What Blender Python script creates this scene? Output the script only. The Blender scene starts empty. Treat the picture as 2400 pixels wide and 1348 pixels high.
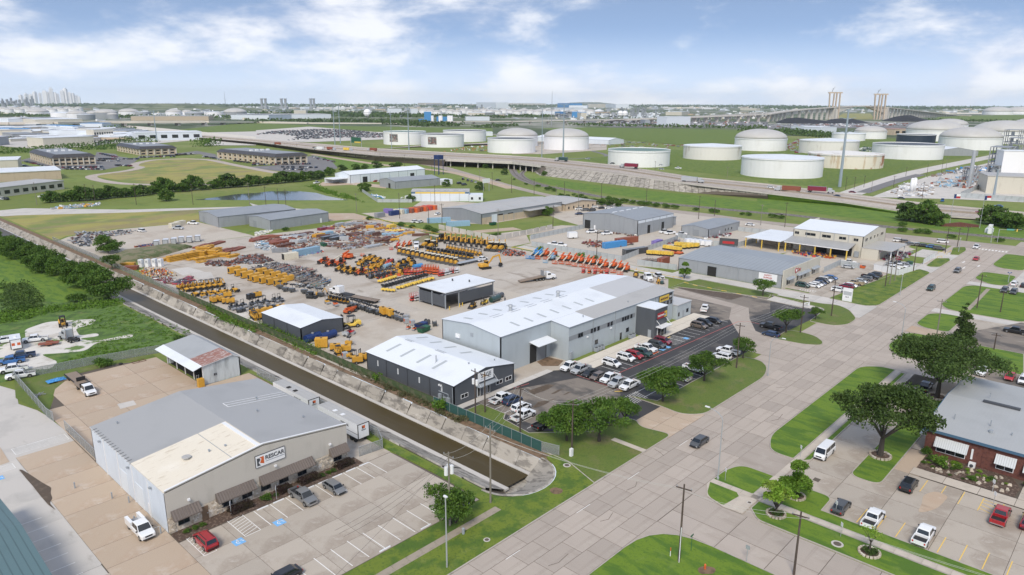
import bpy,math,random
from math import sin,cos,pi,radians,atan2,hypot
from mathutils import Vector as V3,Matrix
H=radians;N9=enumerate;BO=bpy.data.objects
random.seed(7)
ru=random.uniform
SC=bpy.context.scene
COL=SC.collection
# camera (62 m up; X runs al the street, Y al the canal)
FOC,CPX,CPY,CAMH=1668,1200,674,62
PITCH,ROLL,HEAD=math.atan(434/1668),H(.2),H(43.05)
cam_d=bpy.data.cameras.new('camera')
cam=BO.new('camera',cam_d)
COL.objects.link(cam)
cam_d.sensor_width=36
cam_d.lens=FOC/2400*36
cam_d.clip_start,cam_d.clip_end=1,80000
_r=V3((sin(HEAD),-cos(HEAD),0))
_f=V3((cos(HEAD)*cos(PITCH),sin(HEAD)*cos(PITCH),-sin(PITCH)))
_u=_r.cross(_f)
_r2=_r*cos(ROLL)+_u*sin(ROLL)
_u2=_u*cos(ROLL)-_r*sin(ROLL)
_m=Matrix((_r2,_u2,-_f)).transposed().to_4x4()
_m.translation=V3((0,0,CAMH))
cam.matrix_world=_m
SC.camera=cam
# sky, sun, exposure
SUN_EL,SUN_AZ=H(46),H(-150)
SKY_STRENGTH,SUN_STRENGTH,EXPOSURE=.092,1.5,1.08
HAZE=.000034
W=bpy.data.worlds.new('World')
SC.world=W
W.use_nodes=True
wn,wl=W.node_tree.nodes,W.node_tree.links
wn.clear()
def wnode(t,**k):
 n=wn.new(t)
 for a,b in k.items():setattr(n,a,b)
 return n
def wmath(op,a,b=None,clamp=False):
 n=wnode('ShaderNodeMath',operation=op,use_clamp=clamp)
 for i,s in N9((a,b)):
  if s is None:continue
  if isinstance(s,(int,float)):n.inputs[i].default_value=s
  else:wl.new(s,n.inputs[i])
 return n.outputs[0]
sky=wnode('ShaderNodeTexSky',sky_type='NISHITA',sun_disc=False)
sky.sun_elevation=SUN_EL
sky.sun_rotation=pi/2-SUN_AZ
sky.altitude=60;sky.air_density=1.1;sky.dust_density=1.2;sky.ozone_density=2.2
tc=wnode('ShaderNodeTexCoord')
sep=wnode('ShaderNodeSeparateXYZ');wl.new(tc.outputs['Generated'],sep.inputs[0])
up=wnode('ShaderNodeMapping');up.inputs['Scale'].default_value=(1,1,2.2);up.inputs['Location'].default_value=(0,0,.22);wl.new(tc.outputs['Generated'],up.inputs[0]);wl.new(up.outputs[0],sky.inputs[0])
cl=wnode('ShaderNodeMapping');cl.inputs['Scale'].default_value=(1,1,2.6);cl.inputs['Location'].default_value=(4.1,1.7,.9);wl.new(tc.outputs['Generated'],cl.inputs[0])
def wnoise(scale,detail,rough,dist=.0):
 n=wnode('ShaderNodeTexNoise');n.inputs['Scale'].default_value=scale;n.inputs['Detail'].default_value=detail
 n.inputs['Roughness'].default_value=rough;n.inputs['Distortion'].default_value=dist
 wl.new(cl.outputs[0],n.inputs['Vector']);return n.outputs['Fac']
def wrange(v,a,b,c=.0,d=1):
 n=wnode('ShaderNodeMapRange');n.interpolation_type='SMOOTHSTEP';wl.new(v,n.inputs[0])
 for i,x in N9((a,b,c,d)):n.inputs[i+1].default_value=x
 return n.outputs[0]
big=wnoise(2.3,3,.5,.2)
puff=wnoise(7,12,.58,.15)
wisp=wnoise(19,8,.6,.3)
mix1=wmath('ADD',wmath('ADD',wmath('MULTIPLY',big,.5),wmath('MULTIPLY',puff,.4)),wmath('MULTIPLY',wisp,.10))
cloud=wmath('MULTIPLY',wrange(mix1,.465,.60),.85)
low=wrange(sep.outputs[2],-.005,.10,.85,.12)
shade=wrange(puff,.36,.62,.0,1)
def wmix(f,a,b):
 n=wnode('ShaderNodeMix',data_type='RGBA');wl.new(f,n.inputs[0])
 for i,s in((6,a),(7,b)):
  if isinstance(s,tuple):n.inputs[i].default_value=(*s,1)
  else:wl.new(s,n.inputs[i])
 return n.outputs[2]
mixa=wmix(low,sky.outputs[0],(4.5,5,5.8))
mixb=wmix(cloud,mixa,wmix(shade,(3.9,4.15,4.9),(5.6,5.65,5.85)))
bg=wnode('ShaderNodeBackground');bg.inputs[1].default_value=SKY_STRENGTH;wl.new(mixb,bg.inputs[0])
wo=wnode('ShaderNodeOutputWorld');wl.new(bg.outputs[0],wo.inputs[0])
sun_d=bpy.data.lights.new('sun','SUN');sun_d.energy=SUN_STRENGTH;sun_d.angle=H(18);sun_d.color=(1,.92,.80)
sun=BO.new('sun',sun_d);COL.objects.link(sun)
sun.rotation_euler=V3((cos(SUN_AZ)*cos(SUN_EL),sin(SUN_AZ)*cos(SUN_EL),sin(SUN_EL))).to_track_quat('Z','Y').to_euler()
vs=SC.view_settings
vs.view_transform='Standard';vs.look='None';vs.gamma=1;vs.use_curve_mapping=False;vs.exposure=EXPOSURE
SC.render.engine='CYCLES'
SC.cycles.max_bounces=6;SC.cycles.diffuse_bounces=3;SC.cycles.transparent_max_bounces=12;SC.cycles.volume_bounces=1
SC.cycles.use_denoising=True
# survey: a point of the photograph read as a place on the ground
def g(px,py,z=.0):
 x,y=px-CPX,CPY-py
 c,s=cos(ROLL),sin(ROLL)
 x,y=c*x-s*y,s*x+c*y
 d=(x,FOC*cos(PITCH)+y*sin(PITCH),-FOC*sin(PITCH)+y*cos(PITCH))
 t=(CAMH-z)/-d[2]
 X,Y=d[0]*t,d[1]*t
 return X*sin(HEAD)+Y*cos(HEAD),-X*cos(HEAD)+Y*sin(HEAD)
A1,A2,A3,A4,B1,B2,B3,B4,D1,D2,D3,D4,E1,E2,E3,E4,F5,F6,F7,F8,G4='A1 A2 A3 A4 B1 B2 B3 B4 D1 D2 D3 D4 E1 E2 E3 E4 F5 F6 F7 F8 G4'.split()
ORG={A1:(0,200),A2:(600,200),A3:(1200,200),A4:(1800,200),B1:(0,480),B2:(600,480),B3:(1200,480),B4:(1800,480),D1:(0,740),D2:(600,740),D3:(1200,740),D4:(1800,740),E1:(0,1008),E2:(600,1008),E3:(1200,1008),E4:(1800,1008),F5:(590,540),F6:(900,540),F7:(300,540),F8:(620,660),G4:(1200,560)}
def q(k,x,y,z=.0):
 s=6.419 if k[0]=='F' else 6 if k==G4 else 3.965
 return g(ORG[k][0]+x/s,ORG[k][1]+y/s,z)
 # materials
def mat(name,col,rough=.8,metal=.0,ly=(),bump=None,rnd=.0,coat=.0,alpha=None,spec=None,wave=None,trans=.0,emit=None):
 m=bpy.data.materials.new(name);m.use_nodes=True
 nt=m.node_tree;n,l=nt.nodes,nt.links
 b=n['Principled BSDF']
 b.inputs['Roughness'].default_value=rough;b.inputs['Metallic'].default_value=metal
 if coat:b.inputs['Coat Weight'].default_value=coat;b.inputs['Coat Roughness'].default_value=.08
 if spec is not None:b.inputs['Specular IOR Level'].default_value=spec
 cur=None
 tcn=None
 def coord(sc):
  nonlocal tcn
  if tcn is None:tcn=n.new('ShaderNodeTexCoord')
  mp=n.new('ShaderNodeMapping');l.new(tcn.outputs['Object'],mp.inputs[0])
  mp.inputs['Scale'].default_value=(sc,sc,sc)if isinstance(sc,(int,float))else sc
  return mp.outputs[0]
 rgb=n.new('ShaderNodeRGB');rgb.outputs[0].default_value=(*col,1);cur=rgb.outputs[0]
 for(c,sc,lo,hi,*rest)in ly:
  det=rest[0]if rest else 4;fac=rest[1]if len(rest)>1 else 1
  no=n.new('ShaderNodeTexNoise');no.inputs['Scale'].default_value=1;no.inputs['Detail'].default_value=det;no.inputs['Roughness'].default_value=.6
  l.new(coord(sc),no.inputs['Vector'])
  mr=n.new('ShaderNodeMapRange');mr.interpolation_type='SMOOTHSTEP';l.new(no.outputs['Fac'],mr.inputs[0])
  mr.inputs[1].default_value=lo;mr.inputs[2].default_value=hi;mr.inputs[4].default_value=fac
  mx=n.new('ShaderNodeMix');mx.data_type='RGBA';l.new(mr.outputs[0],mx.inputs[0]);l.new(cur,mx.inputs[6]);mx.inputs[7].default_value=(*c,1)
  cur=mx.outputs[2]
 if rnd:
  oi=n.new('ShaderNodeObjectInfo');mr=n.new('ShaderNodeMapRange');l.new(oi.outputs['Random'],mr.inputs[0])
  mr.inputs[3].default_value=1-rnd;mr.inputs[4].default_value=1+rnd
  hs=n.new('ShaderNodeHueSaturation');l.new(mr.outputs[0],hs.inputs['Value']);l.new(cur,hs.inputs['Color']);cur=hs.outputs[0]
 hgt_=None
 if wave:
  ax,per,st=wave
  mp=coord(tuple(a/per for a in ax))
  sx=n.new('ShaderNodeSeparateXYZ');l.new(mp,sx.inputs[0])
  ad=n.new('ShaderNodeMath');ad.operation='ADD';l.new(sx.outputs[0],ad.inputs[0]);l.new(sx.outputs[1],ad.inputs[1])
  fr=n.new('ShaderNodeMath');fr.operation='FRACT';l.new(ad.outputs[0],fr.inputs[0])
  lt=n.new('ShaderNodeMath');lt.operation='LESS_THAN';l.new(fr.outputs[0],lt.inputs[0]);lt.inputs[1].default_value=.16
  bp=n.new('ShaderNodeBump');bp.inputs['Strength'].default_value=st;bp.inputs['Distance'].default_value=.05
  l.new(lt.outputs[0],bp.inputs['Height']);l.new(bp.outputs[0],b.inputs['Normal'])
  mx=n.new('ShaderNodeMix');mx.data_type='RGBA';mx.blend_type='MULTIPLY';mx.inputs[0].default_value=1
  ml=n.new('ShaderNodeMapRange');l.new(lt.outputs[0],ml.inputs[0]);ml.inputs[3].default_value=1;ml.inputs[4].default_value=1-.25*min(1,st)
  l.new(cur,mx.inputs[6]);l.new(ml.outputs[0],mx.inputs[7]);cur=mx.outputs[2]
 elif bump:
  no=n.new('ShaderNodeTexNoise');no.inputs['Scale'].default_value=bump[0];no.inputs['Detail'].default_value=5;l.new(coord(1),no.inputs['Vector'])
  bp=n.new('ShaderNodeBump');bp.inputs['Strength'].default_value=bump[1];bp.inputs['Distance'].default_value=.1
  l.new(no.outputs['Fac'],bp.inputs['Height']);l.new(bp.outputs[0],b.inputs['Normal'])
 l.new(cur,b.inputs['Base Color'])
 if emit:b.inputs['Emission Color'].default_value=(*emit[:3],1);b.inputs['Emission Strength'].default_value=emit[3]
 if alpha is not None or trans:
  out=n['Material Output'];mxs=n.new('ShaderNodeMixShader')
  if trans:
   t2=n.new('ShaderNodeBsdfTranslucent');l.new(cur,t2.inputs[0]);mxs.inputs[0].default_value=trans
   l.new(b.outputs[0],mxs.inputs[1]);l.new(t2.outputs[0],mxs.inputs[2])
  else:
   t2=n.new('ShaderNodeBsdfTransparent');mxs.inputs[0].default_value=alpha
   l.new(t2.outputs[0],mxs.inputs[1]);l.new(b.outputs[0],mxs.inputs[2])
  l.new(mxs.outputs[0],out.inputs[0])
 return m
M_={}
def mm(name,*a,**k):M_[name]=mat(name,*a,**k);return M_[name]
mm('meadow',(.14,.175,.028),.95,ly=[((.165,.215,.04),.012,.4,.6,5),((.22,.22,.075),.006,.52,.66,6,.8),((.085,.15,.022),.15,.5,.7,6,.7),((.14,.2,.045),1.4,.5,.7,3,.35)])
mm('farland',(.12,.145,.06),.95,ly=[((.055,.085,.03),.0016,.42,.55,7),((.34,.33,.29),(.004,.0018,1),.52,.58,9,.85),((.05,.075,.03),.01,.5,.58,5,.8)])
mm('grass',(.135,.185,.018),.92,ly=[((.07,.13,.014),.3,.44,.6,7),((.19,.22,.055),.12,.54,.68,7,.7),((.045,.09,.014),2.2,.5,.68,5,.6)],bump=(6,.5))
mm('gb',(.125,.205,.014),.92,ly=[((.07,.145,.012),(.5,.14,1),.44,.6,7),((.16,.235,.04),.3,.55,.72,6,.6),((.05,.11,.013),2.4,.5,.7,5,.5)],bump=(6,.5))
mm('gw',(.115,.16,.026),.92,ly=[((.21,.175,.08),.2,.5,.66,7,.85),((.07,.14,.018),.4,.5,.7,4,.8),((.06,.1,.02),3,.45,.7,3,.5)],bump=(6,.5))
mm('grass_dry',(.30,.27,.075),.95,ly=[((.15,.20,.05),.03,.45,.62,6,.9),((.24,.19,.10),(.02,.05,1),.5,.62,6,.7),((.34,.34,.09),.09,.56,.7,4,.5)])
mm('weeds',(.095,.17,.028),.95,ly=[((.055,.105,.02),.35,.45,.6,6),((.2,.22,.07),.2,.55,.7,6,.6),((.17,.15,.09),.5,.62,.72,5,.6)],bump=(3,.9))
mm('sg',(.62,.59,.54),.95,ly=[((.45,.41,.35),.2,.5,.65,6,.8),((.12,.19,.05),.13,.56,.62,7)],bump=(3,.4))
YC=(.45,.405,.35)
mm('yard_dirt',YC,.95,ly=[((.30,.245,.19),(.02,.05,1),.5,.64,6,.75),((.50,.46,.41),.05,.52,.66,5,.8),((.22,.18,.14),(.16,.05,1),.56,.68,7,.7),((.36,.32,.27),.9,.5,.72,5,.5),((.18,.15,.12),(.05,.22,1),.6,.68,6,.5)],bump=(1.5,.4))
mm('yc',(.47,.42,.355),.9,ly=[((.38,.32,.26),.06,.5,.66,6,.7),((.53,.49,.43),.2,.55,.7,5,.6),((.30,.26,.21),(.25,.06,1),.6,.7,6,.5)],bump=(2,.2))
mm('cs',(.40,.345,.295),.85,ly=[((.32,.27,.225),(.35,.06,1),.46,.66,7,.6),((.45,.40,.345),.25,.54,.7,6,.6),((.24,.2,.165),(.012,.75,1),.56,.7,4,.35),((.17,.14,.12),1.1,.66,.74,6,.6)],rnd=.10,bump=(6,.1))
mm('cl',(.42,.37,.31),.88,ly=[((.31,.26,.21),.16,.46,.62,8,.8),((.53,.48,.42),.35,.54,.7,6,.6),((.25,.2,.155),(.12,.5,1),.6,.7,7,.6),((.3,.26,.22),4,.55,.75,3,.25)],rnd=.06,bump=(5,.15))
mm('ct',(.45,.355,.265),.88,ly=[((.42,.30,.21),.09,.48,.66,6,.7),((.53,.46,.38),.16,.54,.68,6,.7),((.30,.22,.155),(.3,.08,1),.6,.72,7,.6)],rnd=.05,bump=(5,.15))
mm('cp',(.52,.49,.45),.88,ly=[((.42,.40,.37),.13,.48,.66,7,.7),((.32,.29,.25),(.5,.2,1),.6,.72,7,.5)],rnd=.05)
mm('cn',(.62,.57,.49),.85,ly=[((.52,.46,.38),.2,.5,.7,5,.5)])
mm('sidewalk',(.50,.44,.37),.88,ly=[((.38,.34,.28),.5,.5,.7,5,.6)],rnd=.05)
mm('old_walk',(.33,.28,.22),.9,ly=[((.22,.2,.15),.7,.5,.7,5,.7)])
mm('kerb',(.42,.38,.33),.88,ly=[((.25,.23,.2),.6,.5,.7,5,.7)])
mm('joint',(.11,.09,.07),.95)
mm('lining',(.36,.33,.285),.9,ly=[((.17,.155,.135),(.9,.28,.6),.47,.6,7,.85),((.46,.43,.38),(.7,.3,1),.57,.66,6,.7),((.10,.09,.08),(1.6,.12,1),.6,.68,7,.7)],rnd=.14,bump=(3,.3))
mm('asphalt',(.05,.049,.051),.85,ly=[((.13,.12,.11),.09,.52,.66,7,.8),((.035,.034,.035),.05,.5,.6,5,.6),((.2,.19,.17),(.25,.9,1),.64,.74,6,.5)],bump=(8,.2))
mm('aw',(.21,.18,.15),.9,ly=[((.09,.083,.077),(.16,.1,1),.47,.6,7,.9),((.32,.285,.24),(.5,.14,1),.56,.68,7,.7)],bump=(6,.3))
mm('ag',(.17,.165,.165),.9,ly=[((.24,.23,.22),.07,.5,.68,5,.6)])
mm('mud',(.09,.062,.038),.6,ly=[((.16,.12,.08),.9,.5,.65,5,.6)])
mm('soil',(.2,.13,.08),.95,ly=[((.11,.075,.045),.8,.45,.65,5)])
mm('mulch',(.085,.055,.04),.95,ly=[((.18,.13,.1),2.5,.5,.62,5)],bump=(8,.8))
mm('berm',(.19,.17,.10),.95,ly=[((.08,.11,.035),.25,.45,.56,6,.9),((.30,.25,.19),.5,.56,.68,6,.7)],bump=(2,.8))
mm('canal_water',(.06,.042,.012),.3,ly=[((.075,.058,.03),(.25,.03,1),.5,.62,4,.6)],spec=.22,bump=(1.2,.04))
mm('pond_water',(.10,.115,.115),.08,bump=(.8,.05))
mm('pw',(.78,.77,.74),.7,ly=[((.5,.47,.43),1.2,.55,.7,5,.6)])
mm('py',(.80,.53,.10),.7,ly=[((.6,.45,.25),1.2,.55,.7,5,.6)])
mm('paint_red',(.55,.13,.12),.7,ly=[((.3,.2,.18),.5,.5,.7,5,.7)])
mm('paint_blue',(.18,.42,.72),.7)
mm('paint_orange',(.85,.16,.04),.7)
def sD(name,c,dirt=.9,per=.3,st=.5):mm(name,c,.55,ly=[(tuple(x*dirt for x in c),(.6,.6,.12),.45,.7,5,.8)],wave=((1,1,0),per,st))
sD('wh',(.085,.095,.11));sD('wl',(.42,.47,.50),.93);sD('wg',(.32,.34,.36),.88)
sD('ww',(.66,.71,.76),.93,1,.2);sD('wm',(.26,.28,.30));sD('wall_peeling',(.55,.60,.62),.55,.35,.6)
sD('wall_blue_white',(.62,.68,.75),.92)
mm('wall_beige',(.50,.47,.42),.85,ly=[((.40,.375,.33),(.5,.5,.15),.5,.72,6,.5)])
mm('wc',(.56,.53,.45),.8,ly=[((.46,.43,.36),(.4,.4,.1),.5,.72,5,.6)])
mm('wt',(.50,.41,.30),.85,ly=[((.4,.32,.24),(.5,.5,.2),.5,.7,5,.6)])
mm('stone',(.46,.40,.32),.9,ly=[((.60,.56,.5),1.6,.5,.6,3),((.3,.23,.17),2.4,.56,.64,3,.8)],rnd=.25,bump=(4,.7))
mm('brick',(.145,.055,.042),.9,ly=[((.09,.035,.03),2,.45,.65,6,.8),((.2,.09,.07),.6,.55,.7,5,.5)],bump=(6,.4))
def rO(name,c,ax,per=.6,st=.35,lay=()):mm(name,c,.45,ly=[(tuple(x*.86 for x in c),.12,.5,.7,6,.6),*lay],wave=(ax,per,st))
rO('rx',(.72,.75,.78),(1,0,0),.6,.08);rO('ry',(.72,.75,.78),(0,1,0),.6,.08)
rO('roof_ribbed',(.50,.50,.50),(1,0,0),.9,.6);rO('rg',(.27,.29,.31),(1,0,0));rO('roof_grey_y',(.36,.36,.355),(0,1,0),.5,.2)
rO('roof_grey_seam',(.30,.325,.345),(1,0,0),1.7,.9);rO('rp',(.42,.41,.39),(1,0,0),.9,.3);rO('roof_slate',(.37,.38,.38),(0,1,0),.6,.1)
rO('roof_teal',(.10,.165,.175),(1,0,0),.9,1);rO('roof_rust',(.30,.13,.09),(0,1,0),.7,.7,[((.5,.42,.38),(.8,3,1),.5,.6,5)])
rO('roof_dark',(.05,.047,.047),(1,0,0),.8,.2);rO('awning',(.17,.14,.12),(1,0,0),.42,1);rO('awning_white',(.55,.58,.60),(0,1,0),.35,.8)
mm('roof_cream',(.70,.64,.53),.8,ly=[((.50,.42,.31),(.35,1.6,1),.57,.68,7,.75),((.78,.73,.64),.2,.5,.7,4,.6)])
mm('skylight',(.42,.45,.46),.5);mm('td',(.06,.065,.075),.5);mm('tg',(.30,.33,.36),.5);mm('tw',(.75,.76,.77),.5);mm('trim_blue',(.06,.13,.21),.5)
mm('glass',(.018,.022,.027),.08,spec=.7);mm('dv',(.02,.02,.02),.9);mm('door_grey',(.22,.24,.26),.5);mm('door_tan',(.2,.13,.08),.6)
PAINT={'white':(.78,.79,.80),'silver':(.42,.44,.46),'grey':(.16,.165,.17),'black':(.012,.013,.016),'navy':(.018,.04,.10),'blue':(.03,.13,.36),'red':(.33,.012,.02),'maroon':(.2,.012,.035),'bright_red':(.42,.02,.025),'green':(.02,.06,.055),'tan':(.42,.34,.22),'bronze':(.15,.12,.10),'charcoal':(.06,.065,.07),'yellow':(.58,.31,.035),'pale_yellow':(.72,.50,.08),'orange':(.60,.12,.03),'sky':(.06,.26,.55),'rust':(.25,.075,.04),'light_blue':(.25,.40,.52),'cream':(.62,.58,.47),'purple':(.2,.15,.4),'steel':(.28,.29,.31),'teal':(.03,.3,.24),'dgreen':(.015,.10,.05),'wood':(.24,.18,.13),'brown':(.13,.055,.035),'dark_blue':(.012,.035,.14),'pinkred':(.55,.07,.05)}
for k_,c_ in PAINT.items():
 glossy=k_ in('white','silver','grey','black','navy','blue','red','maroon','bright_red','green','tan','bronze','charcoal')
 mm(k_,c_,.32 if glossy else .55,coat=.6 if glossy else 0,ly=()if glossy else[(tuple(x*.6 for x in c_),1.2,.52,.72,4,.55)],rnd=0 if glossy else.08)
mm('rubber',(.018,.018,.018),.85);mm('rim',(.35,.36,.37),.35,.7);mm('gl',(.012,.016,.02),.05,spec=.8);mm('lamp_red',(.45,.02,.02),.3);mm('lamp_clear',(.7,.7,.68),.15)
mm('bk',(.02,.02,.021),.6);mm('chrome',(.6,.6,.62),.2,.9)
mm('gv',(.42,.44,.46),.45,.3);mm('wood_pole',(.075,.055,.045),.9,ly=[((.14,.11,.09),(6,6,.3),.5,.7,4)]);mm('grey_pole',(.21,.19,.16),.9);mm('pylon',(.30,.36,.41),.5,.2)
mm('wire',(.03,.03,.03),.6);mm('wire_bright',(.45,.45,.42),.6)
mm('chainlink',(.28,.30,.30),.6,alpha=.42);mm('slat_fence',(.42,.45,.46),.6,ly=[((.34,.36,.37),(.5,.5,.2),.5,.7,4)]);mm('green_screen',(.025,.085,.075),.8,ly=[((.05,.13,.12),(.4,.4,1),.5,.7,4,.6)]);mm('vine_screen',(.06,.10,.035),.9,alpha=.8,ly=[((.12,.13,.07),.6,.5,.6,5)])
def lF(name,c,c2,trn=.22):mm(name,c,.62,ly=[(c2,.55,.42,.6,3),(tuple(x*.55 for x in c),1.7,.5,.66,3,.7)],rnd=.12,trans=trn,spec=.25)
lF('ld',(.055,.10,.022),(.09,.145,.034));lF('lm',(.065,.135,.020),(.115,.20,.03));lF('lb',(.10,.20,.02),(.15,.26,.035));lF('leaf_lime',(.17,.30,.03),(.26,.36,.06));lF('leaf_far',(.05,.10,.022),(.085,.145,.03),.1)
lF('leaf_olive',(.10,.11,.045),(.16,.15,.08));lF('leaf_maroon',(.045,.028,.025),(.06,.05,.03));lF('flower_white',(.6,.6,.5),(.7,.7,.65))
mm('bark',(.06,.05,.042),.9,bump=(8,.8))
# mesh helper
class MB:
 def __init__(s):s.v,s.f,s.m=[],[],[]
 def q(s,*p,m=0):
  b=len(s.v);s.v+=[tuple(x)for x in p];s.f.append(tuple(range(b,b+len(p))));s.m.append(m);return s
 def b(s,x0,y0,z0,x1,y1,z1,m=0,bottom=True):
  b=len(s.v)
  s.v+=[(x0,y0,z0),(x1,y0,z0),(x1,y1,z0),(x0,y1,z0),(x0,y0,z1),(x1,y0,z1),(x1,y1,z1),(x0,y1,z1)]
  F=[(4,5,6,7),(0,1,5,4),(1,2,6,5),(2,3,7,6),(3,0,4,7)]+([(3,2,1,0)]if bottom else[])
  s.f+=[tuple(b+i for i in f)for f in F];s.m+=[m]*len(F);return s
 def e(s,cx,cy,z0,lx,ly,h,m=0):return s.b(cx-lx/2,cy-ly/2,z0,cx+lx/2,cy+ly/2,z0+h,m)
 def o(s,p0,p1,w,h,m=0):
  p0,p1=V3(p0),V3(p1);d=(p1-p0)
  if d.length<1e-6:return s
  d.normalize();up=V3((0,0,1))if abs(d.z)<.95 else V3((1,0,0))
  a=d.cross(up).normalized()*(w/2);c=a.cross(d).normalized()*(h/2);b=len(s.v)
  for p in(p0,p1):s.v+=[tuple(p-a-c),tuple(p+a-c),tuple(p+a+c),tuple(p-a+c)]
  for f in((0,1,2,3),(7,6,5,4),(0,4,5,1),(1,5,6,2),(2,6,7,3),(3,7,4,0)):s.f.append(tuple(b+i for i in f));s.m.append(m)
  return s
 def w(s,x,y,a,b,*k,**l):return s.c((x,y,a),(x,y,b),*k,**l)
 def c(s,p0,p1,r0,r1=None,n=8,m=0,caps=True):
  r1=r0 if r1 is None else r1
  p0,p1=V3(p0),V3(p1);d=(p1-p0).normalized();up=V3((0,0,1))if abs(d.z)<.95 else V3((1,0,0))
  a=d.cross(up).normalized();c=a.cross(d).normalized();b=len(s.v)
  for p,r in((p0,r0),(p1,r1)):
   for i in range(n):t=2*pi*i/n;s.v.append(tuple(p+a*(r*cos(t))+c*(r*sin(t))))
  for i in range(n):j=(i+1)%n;s.f.append((b+i,b+j,b+n+j,b+n+i));s.m.append(m)
  if caps:s.f+=[tuple(b+i for i in range(n))[::-1],tuple(b+n+i for i in range(n))];s.m+=[m,m]
  return s
 def prism(s,po,z0,z1,m=0,mtop=None,bottom=False):
  b,n=len(s.v),len(po)
  if sum(po[i][0]*po[(i+1)%n][1]-po[(i+1)%n][0]*po[i][1]for i in range(n))<0:po=po[::-1]
  s.v+=[(x,y,z0)for x,y in po]+[(x,y,z1)for x,y in po]
  for i in range(n):j=(i+1)%n;s.f.append((b+i,b+j,b+n+j,b+n+i));s.m.append(m)
  s.f.append(tuple(b+n+i for i in range(n)));s.m.append(m if mtop is None else mtop)
  if bottom:s.f.append(tuple(b+i for i in range(n))[::-1]);s.m.append(m)
  return s
 def l(s,secs,m=0,caps=True):
  b,n=len(s.v),len(secs[0])
  for sec in secs:s.v+=[tuple(p)for p in sec]
  for k in range(len(secs)-1):
   for i in range(n):j=(i+1)%n;s.f.append((b+k*n+i,b+k*n+j,b+(k+1)*n+j,b+(k+1)*n+i));s.m.append(m)
  if caps:s.f+=[tuple(b+i for i in range(n))[::-1],tuple(b+(len(secs)-1)*n+i for i in range(n))];s.m+=[m,m]
  return s
 def dome(s,cx,cy,z0,r,h,n=32,k=5,m=0):
  secs=[]
  for a in range(k+1):t=a/k*.98*pi/2;rr,zz_=r*cos(t),z0+h*sin(t);secs.append([(cx+rr*cos(2*pi*i/n),cy+rr*sin(2*pi*i/n),zz_)for i in range(n)])
  return s.l(secs,m)
 def shift(s,dx,dy,dz=0,rz=0):
  c,t=cos(rz),sin(rz);s.v=[(x*c-y*t+dx,x*t+y*c+dy,z+dz)for x,y,z in s.v];return s
 def mesh(s,name,mats,smooth=False):
  me=bpy.data.meshes.new(name);me.from_pydata(s.v,[],s.f)
  for m in(mats if isinstance(mats,(list,tuple))else[mats]):me.materials.append(M_[m]if isinstance(m,str)else m)
  if any(s.m):me.polygons.foreach_set('material_index',s.m)
  if smooth:me.polygons.foreach_set('use_smooth',[True]*len(s.f))
  me.update();return me
def link(name,me,parent=None,loc=(0,0,0),rz=.0,scale=None):
 o=BO.new(name,me);COL.objects.link(o);o.location=loc
 if rz:o.rotation_euler=(0,0,rz)
 if scale:o.scale=(scale,)*3 if isinstance(scale,(int,float))else scale
 if parent:o.parent=parent
 return o
def P9(name,mb,mats,parent,loc=(0,0,0),rz=.0,smooth=False,la=None,kind=None):
 o=link(name,mb.mesh(name,mats,smooth),parent,loc,rz)
 if la:o['label']=la
 if kind:o['kind']=kind
 return o
def tag(o,la,cat,group=None):
 o['label']=la;o['category']=cat
 if group:o['group']=group
 return o
def G9(name,la,cat,loc=(0,0,0),rz=.0,group=None):
 o=link(name,None,None,loc,rz);return tag(o,la,cat,group)
def R9(name,mb,mats,kind='structure',parent=None,smooth=False):
 o=link(name,mb.mesh(name,mats,smooth),parent)
 if kind and not parent:o['kind']=kind
 return o
def Bx(*a,**k):return MB().b(*a,**k)
def Vc(x,y,a,b,*k,**l):return MB().w(x,y,a,b,*k,**l)
def Cy(*a,**k):return MB().c(*a,**k)
class Kit:
 def __init__(s,name,cat):s.name,s.cat,s.parts=name,cat,[]
 def a(s,name,mb,mats,loc=(0,0,0),rz=.0,up=None,pa=False,smooth=False,me=None):
  s.parts.append((name,me or mb.mesh(name,mats,smooth),loc,rz,up,pa));return len(s.parts)-1
 def put(s,x,y,rz,la,group=None,pa=None,z=.0,scale=None,cat=None):
  one=len(s.parts)==1 and s.parts[0][0]==s.name
  if one:root=link(s.name,s.parts[0][1],None,(x,y,z),rz,scale)
  else:root=link(s.name,None,None,(x,y,z),rz,scale)
  tag(root,la,cat or s.cat,group);made=[]
  for(n,me,loc,r,up,pt)in s.parts:
   o=root if one else link(n,me,root if up is None else made[up],loc,r)
   if pt and pa:o.material_slots[0].link='OBJECT';o.material_slots[0].material=M_[pa]
   made.append(o)
  return root
def inset(po,d):
 n=len(po);A=sum(po[i][0]*po[(i+1)%n][1]-po[(i+1)%n][0]*po[i][1]for i in range(n))
 sgn=1 if A>0 else-1;out=[]
 for i in range(n):
  p0,p1,p2=po[i-1],po[i],po[(i+1)%n]
  e1=(p1[0]-p0[0],p1[1]-p0[1]);e2=(p2[0]-p1[0],p2[1]-p1[1])
  l1,l2=hypot(*e1)or 1,hypot(*e2)or 1
  n1=(-e1[1]/l1*sgn,e1[0]/l1*sgn);n2=(-e2[1]/l2*sgn,e2[0]/l2*sgn)
  k=max(.35,1+n1[0]*n2[0]+n1[1]*n2[1])
  out.append((p1[0]+(n1[0]+n2[0])*d/k,p1[1]+(n1[1]+n2[1])*d/k))
 return out
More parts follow.
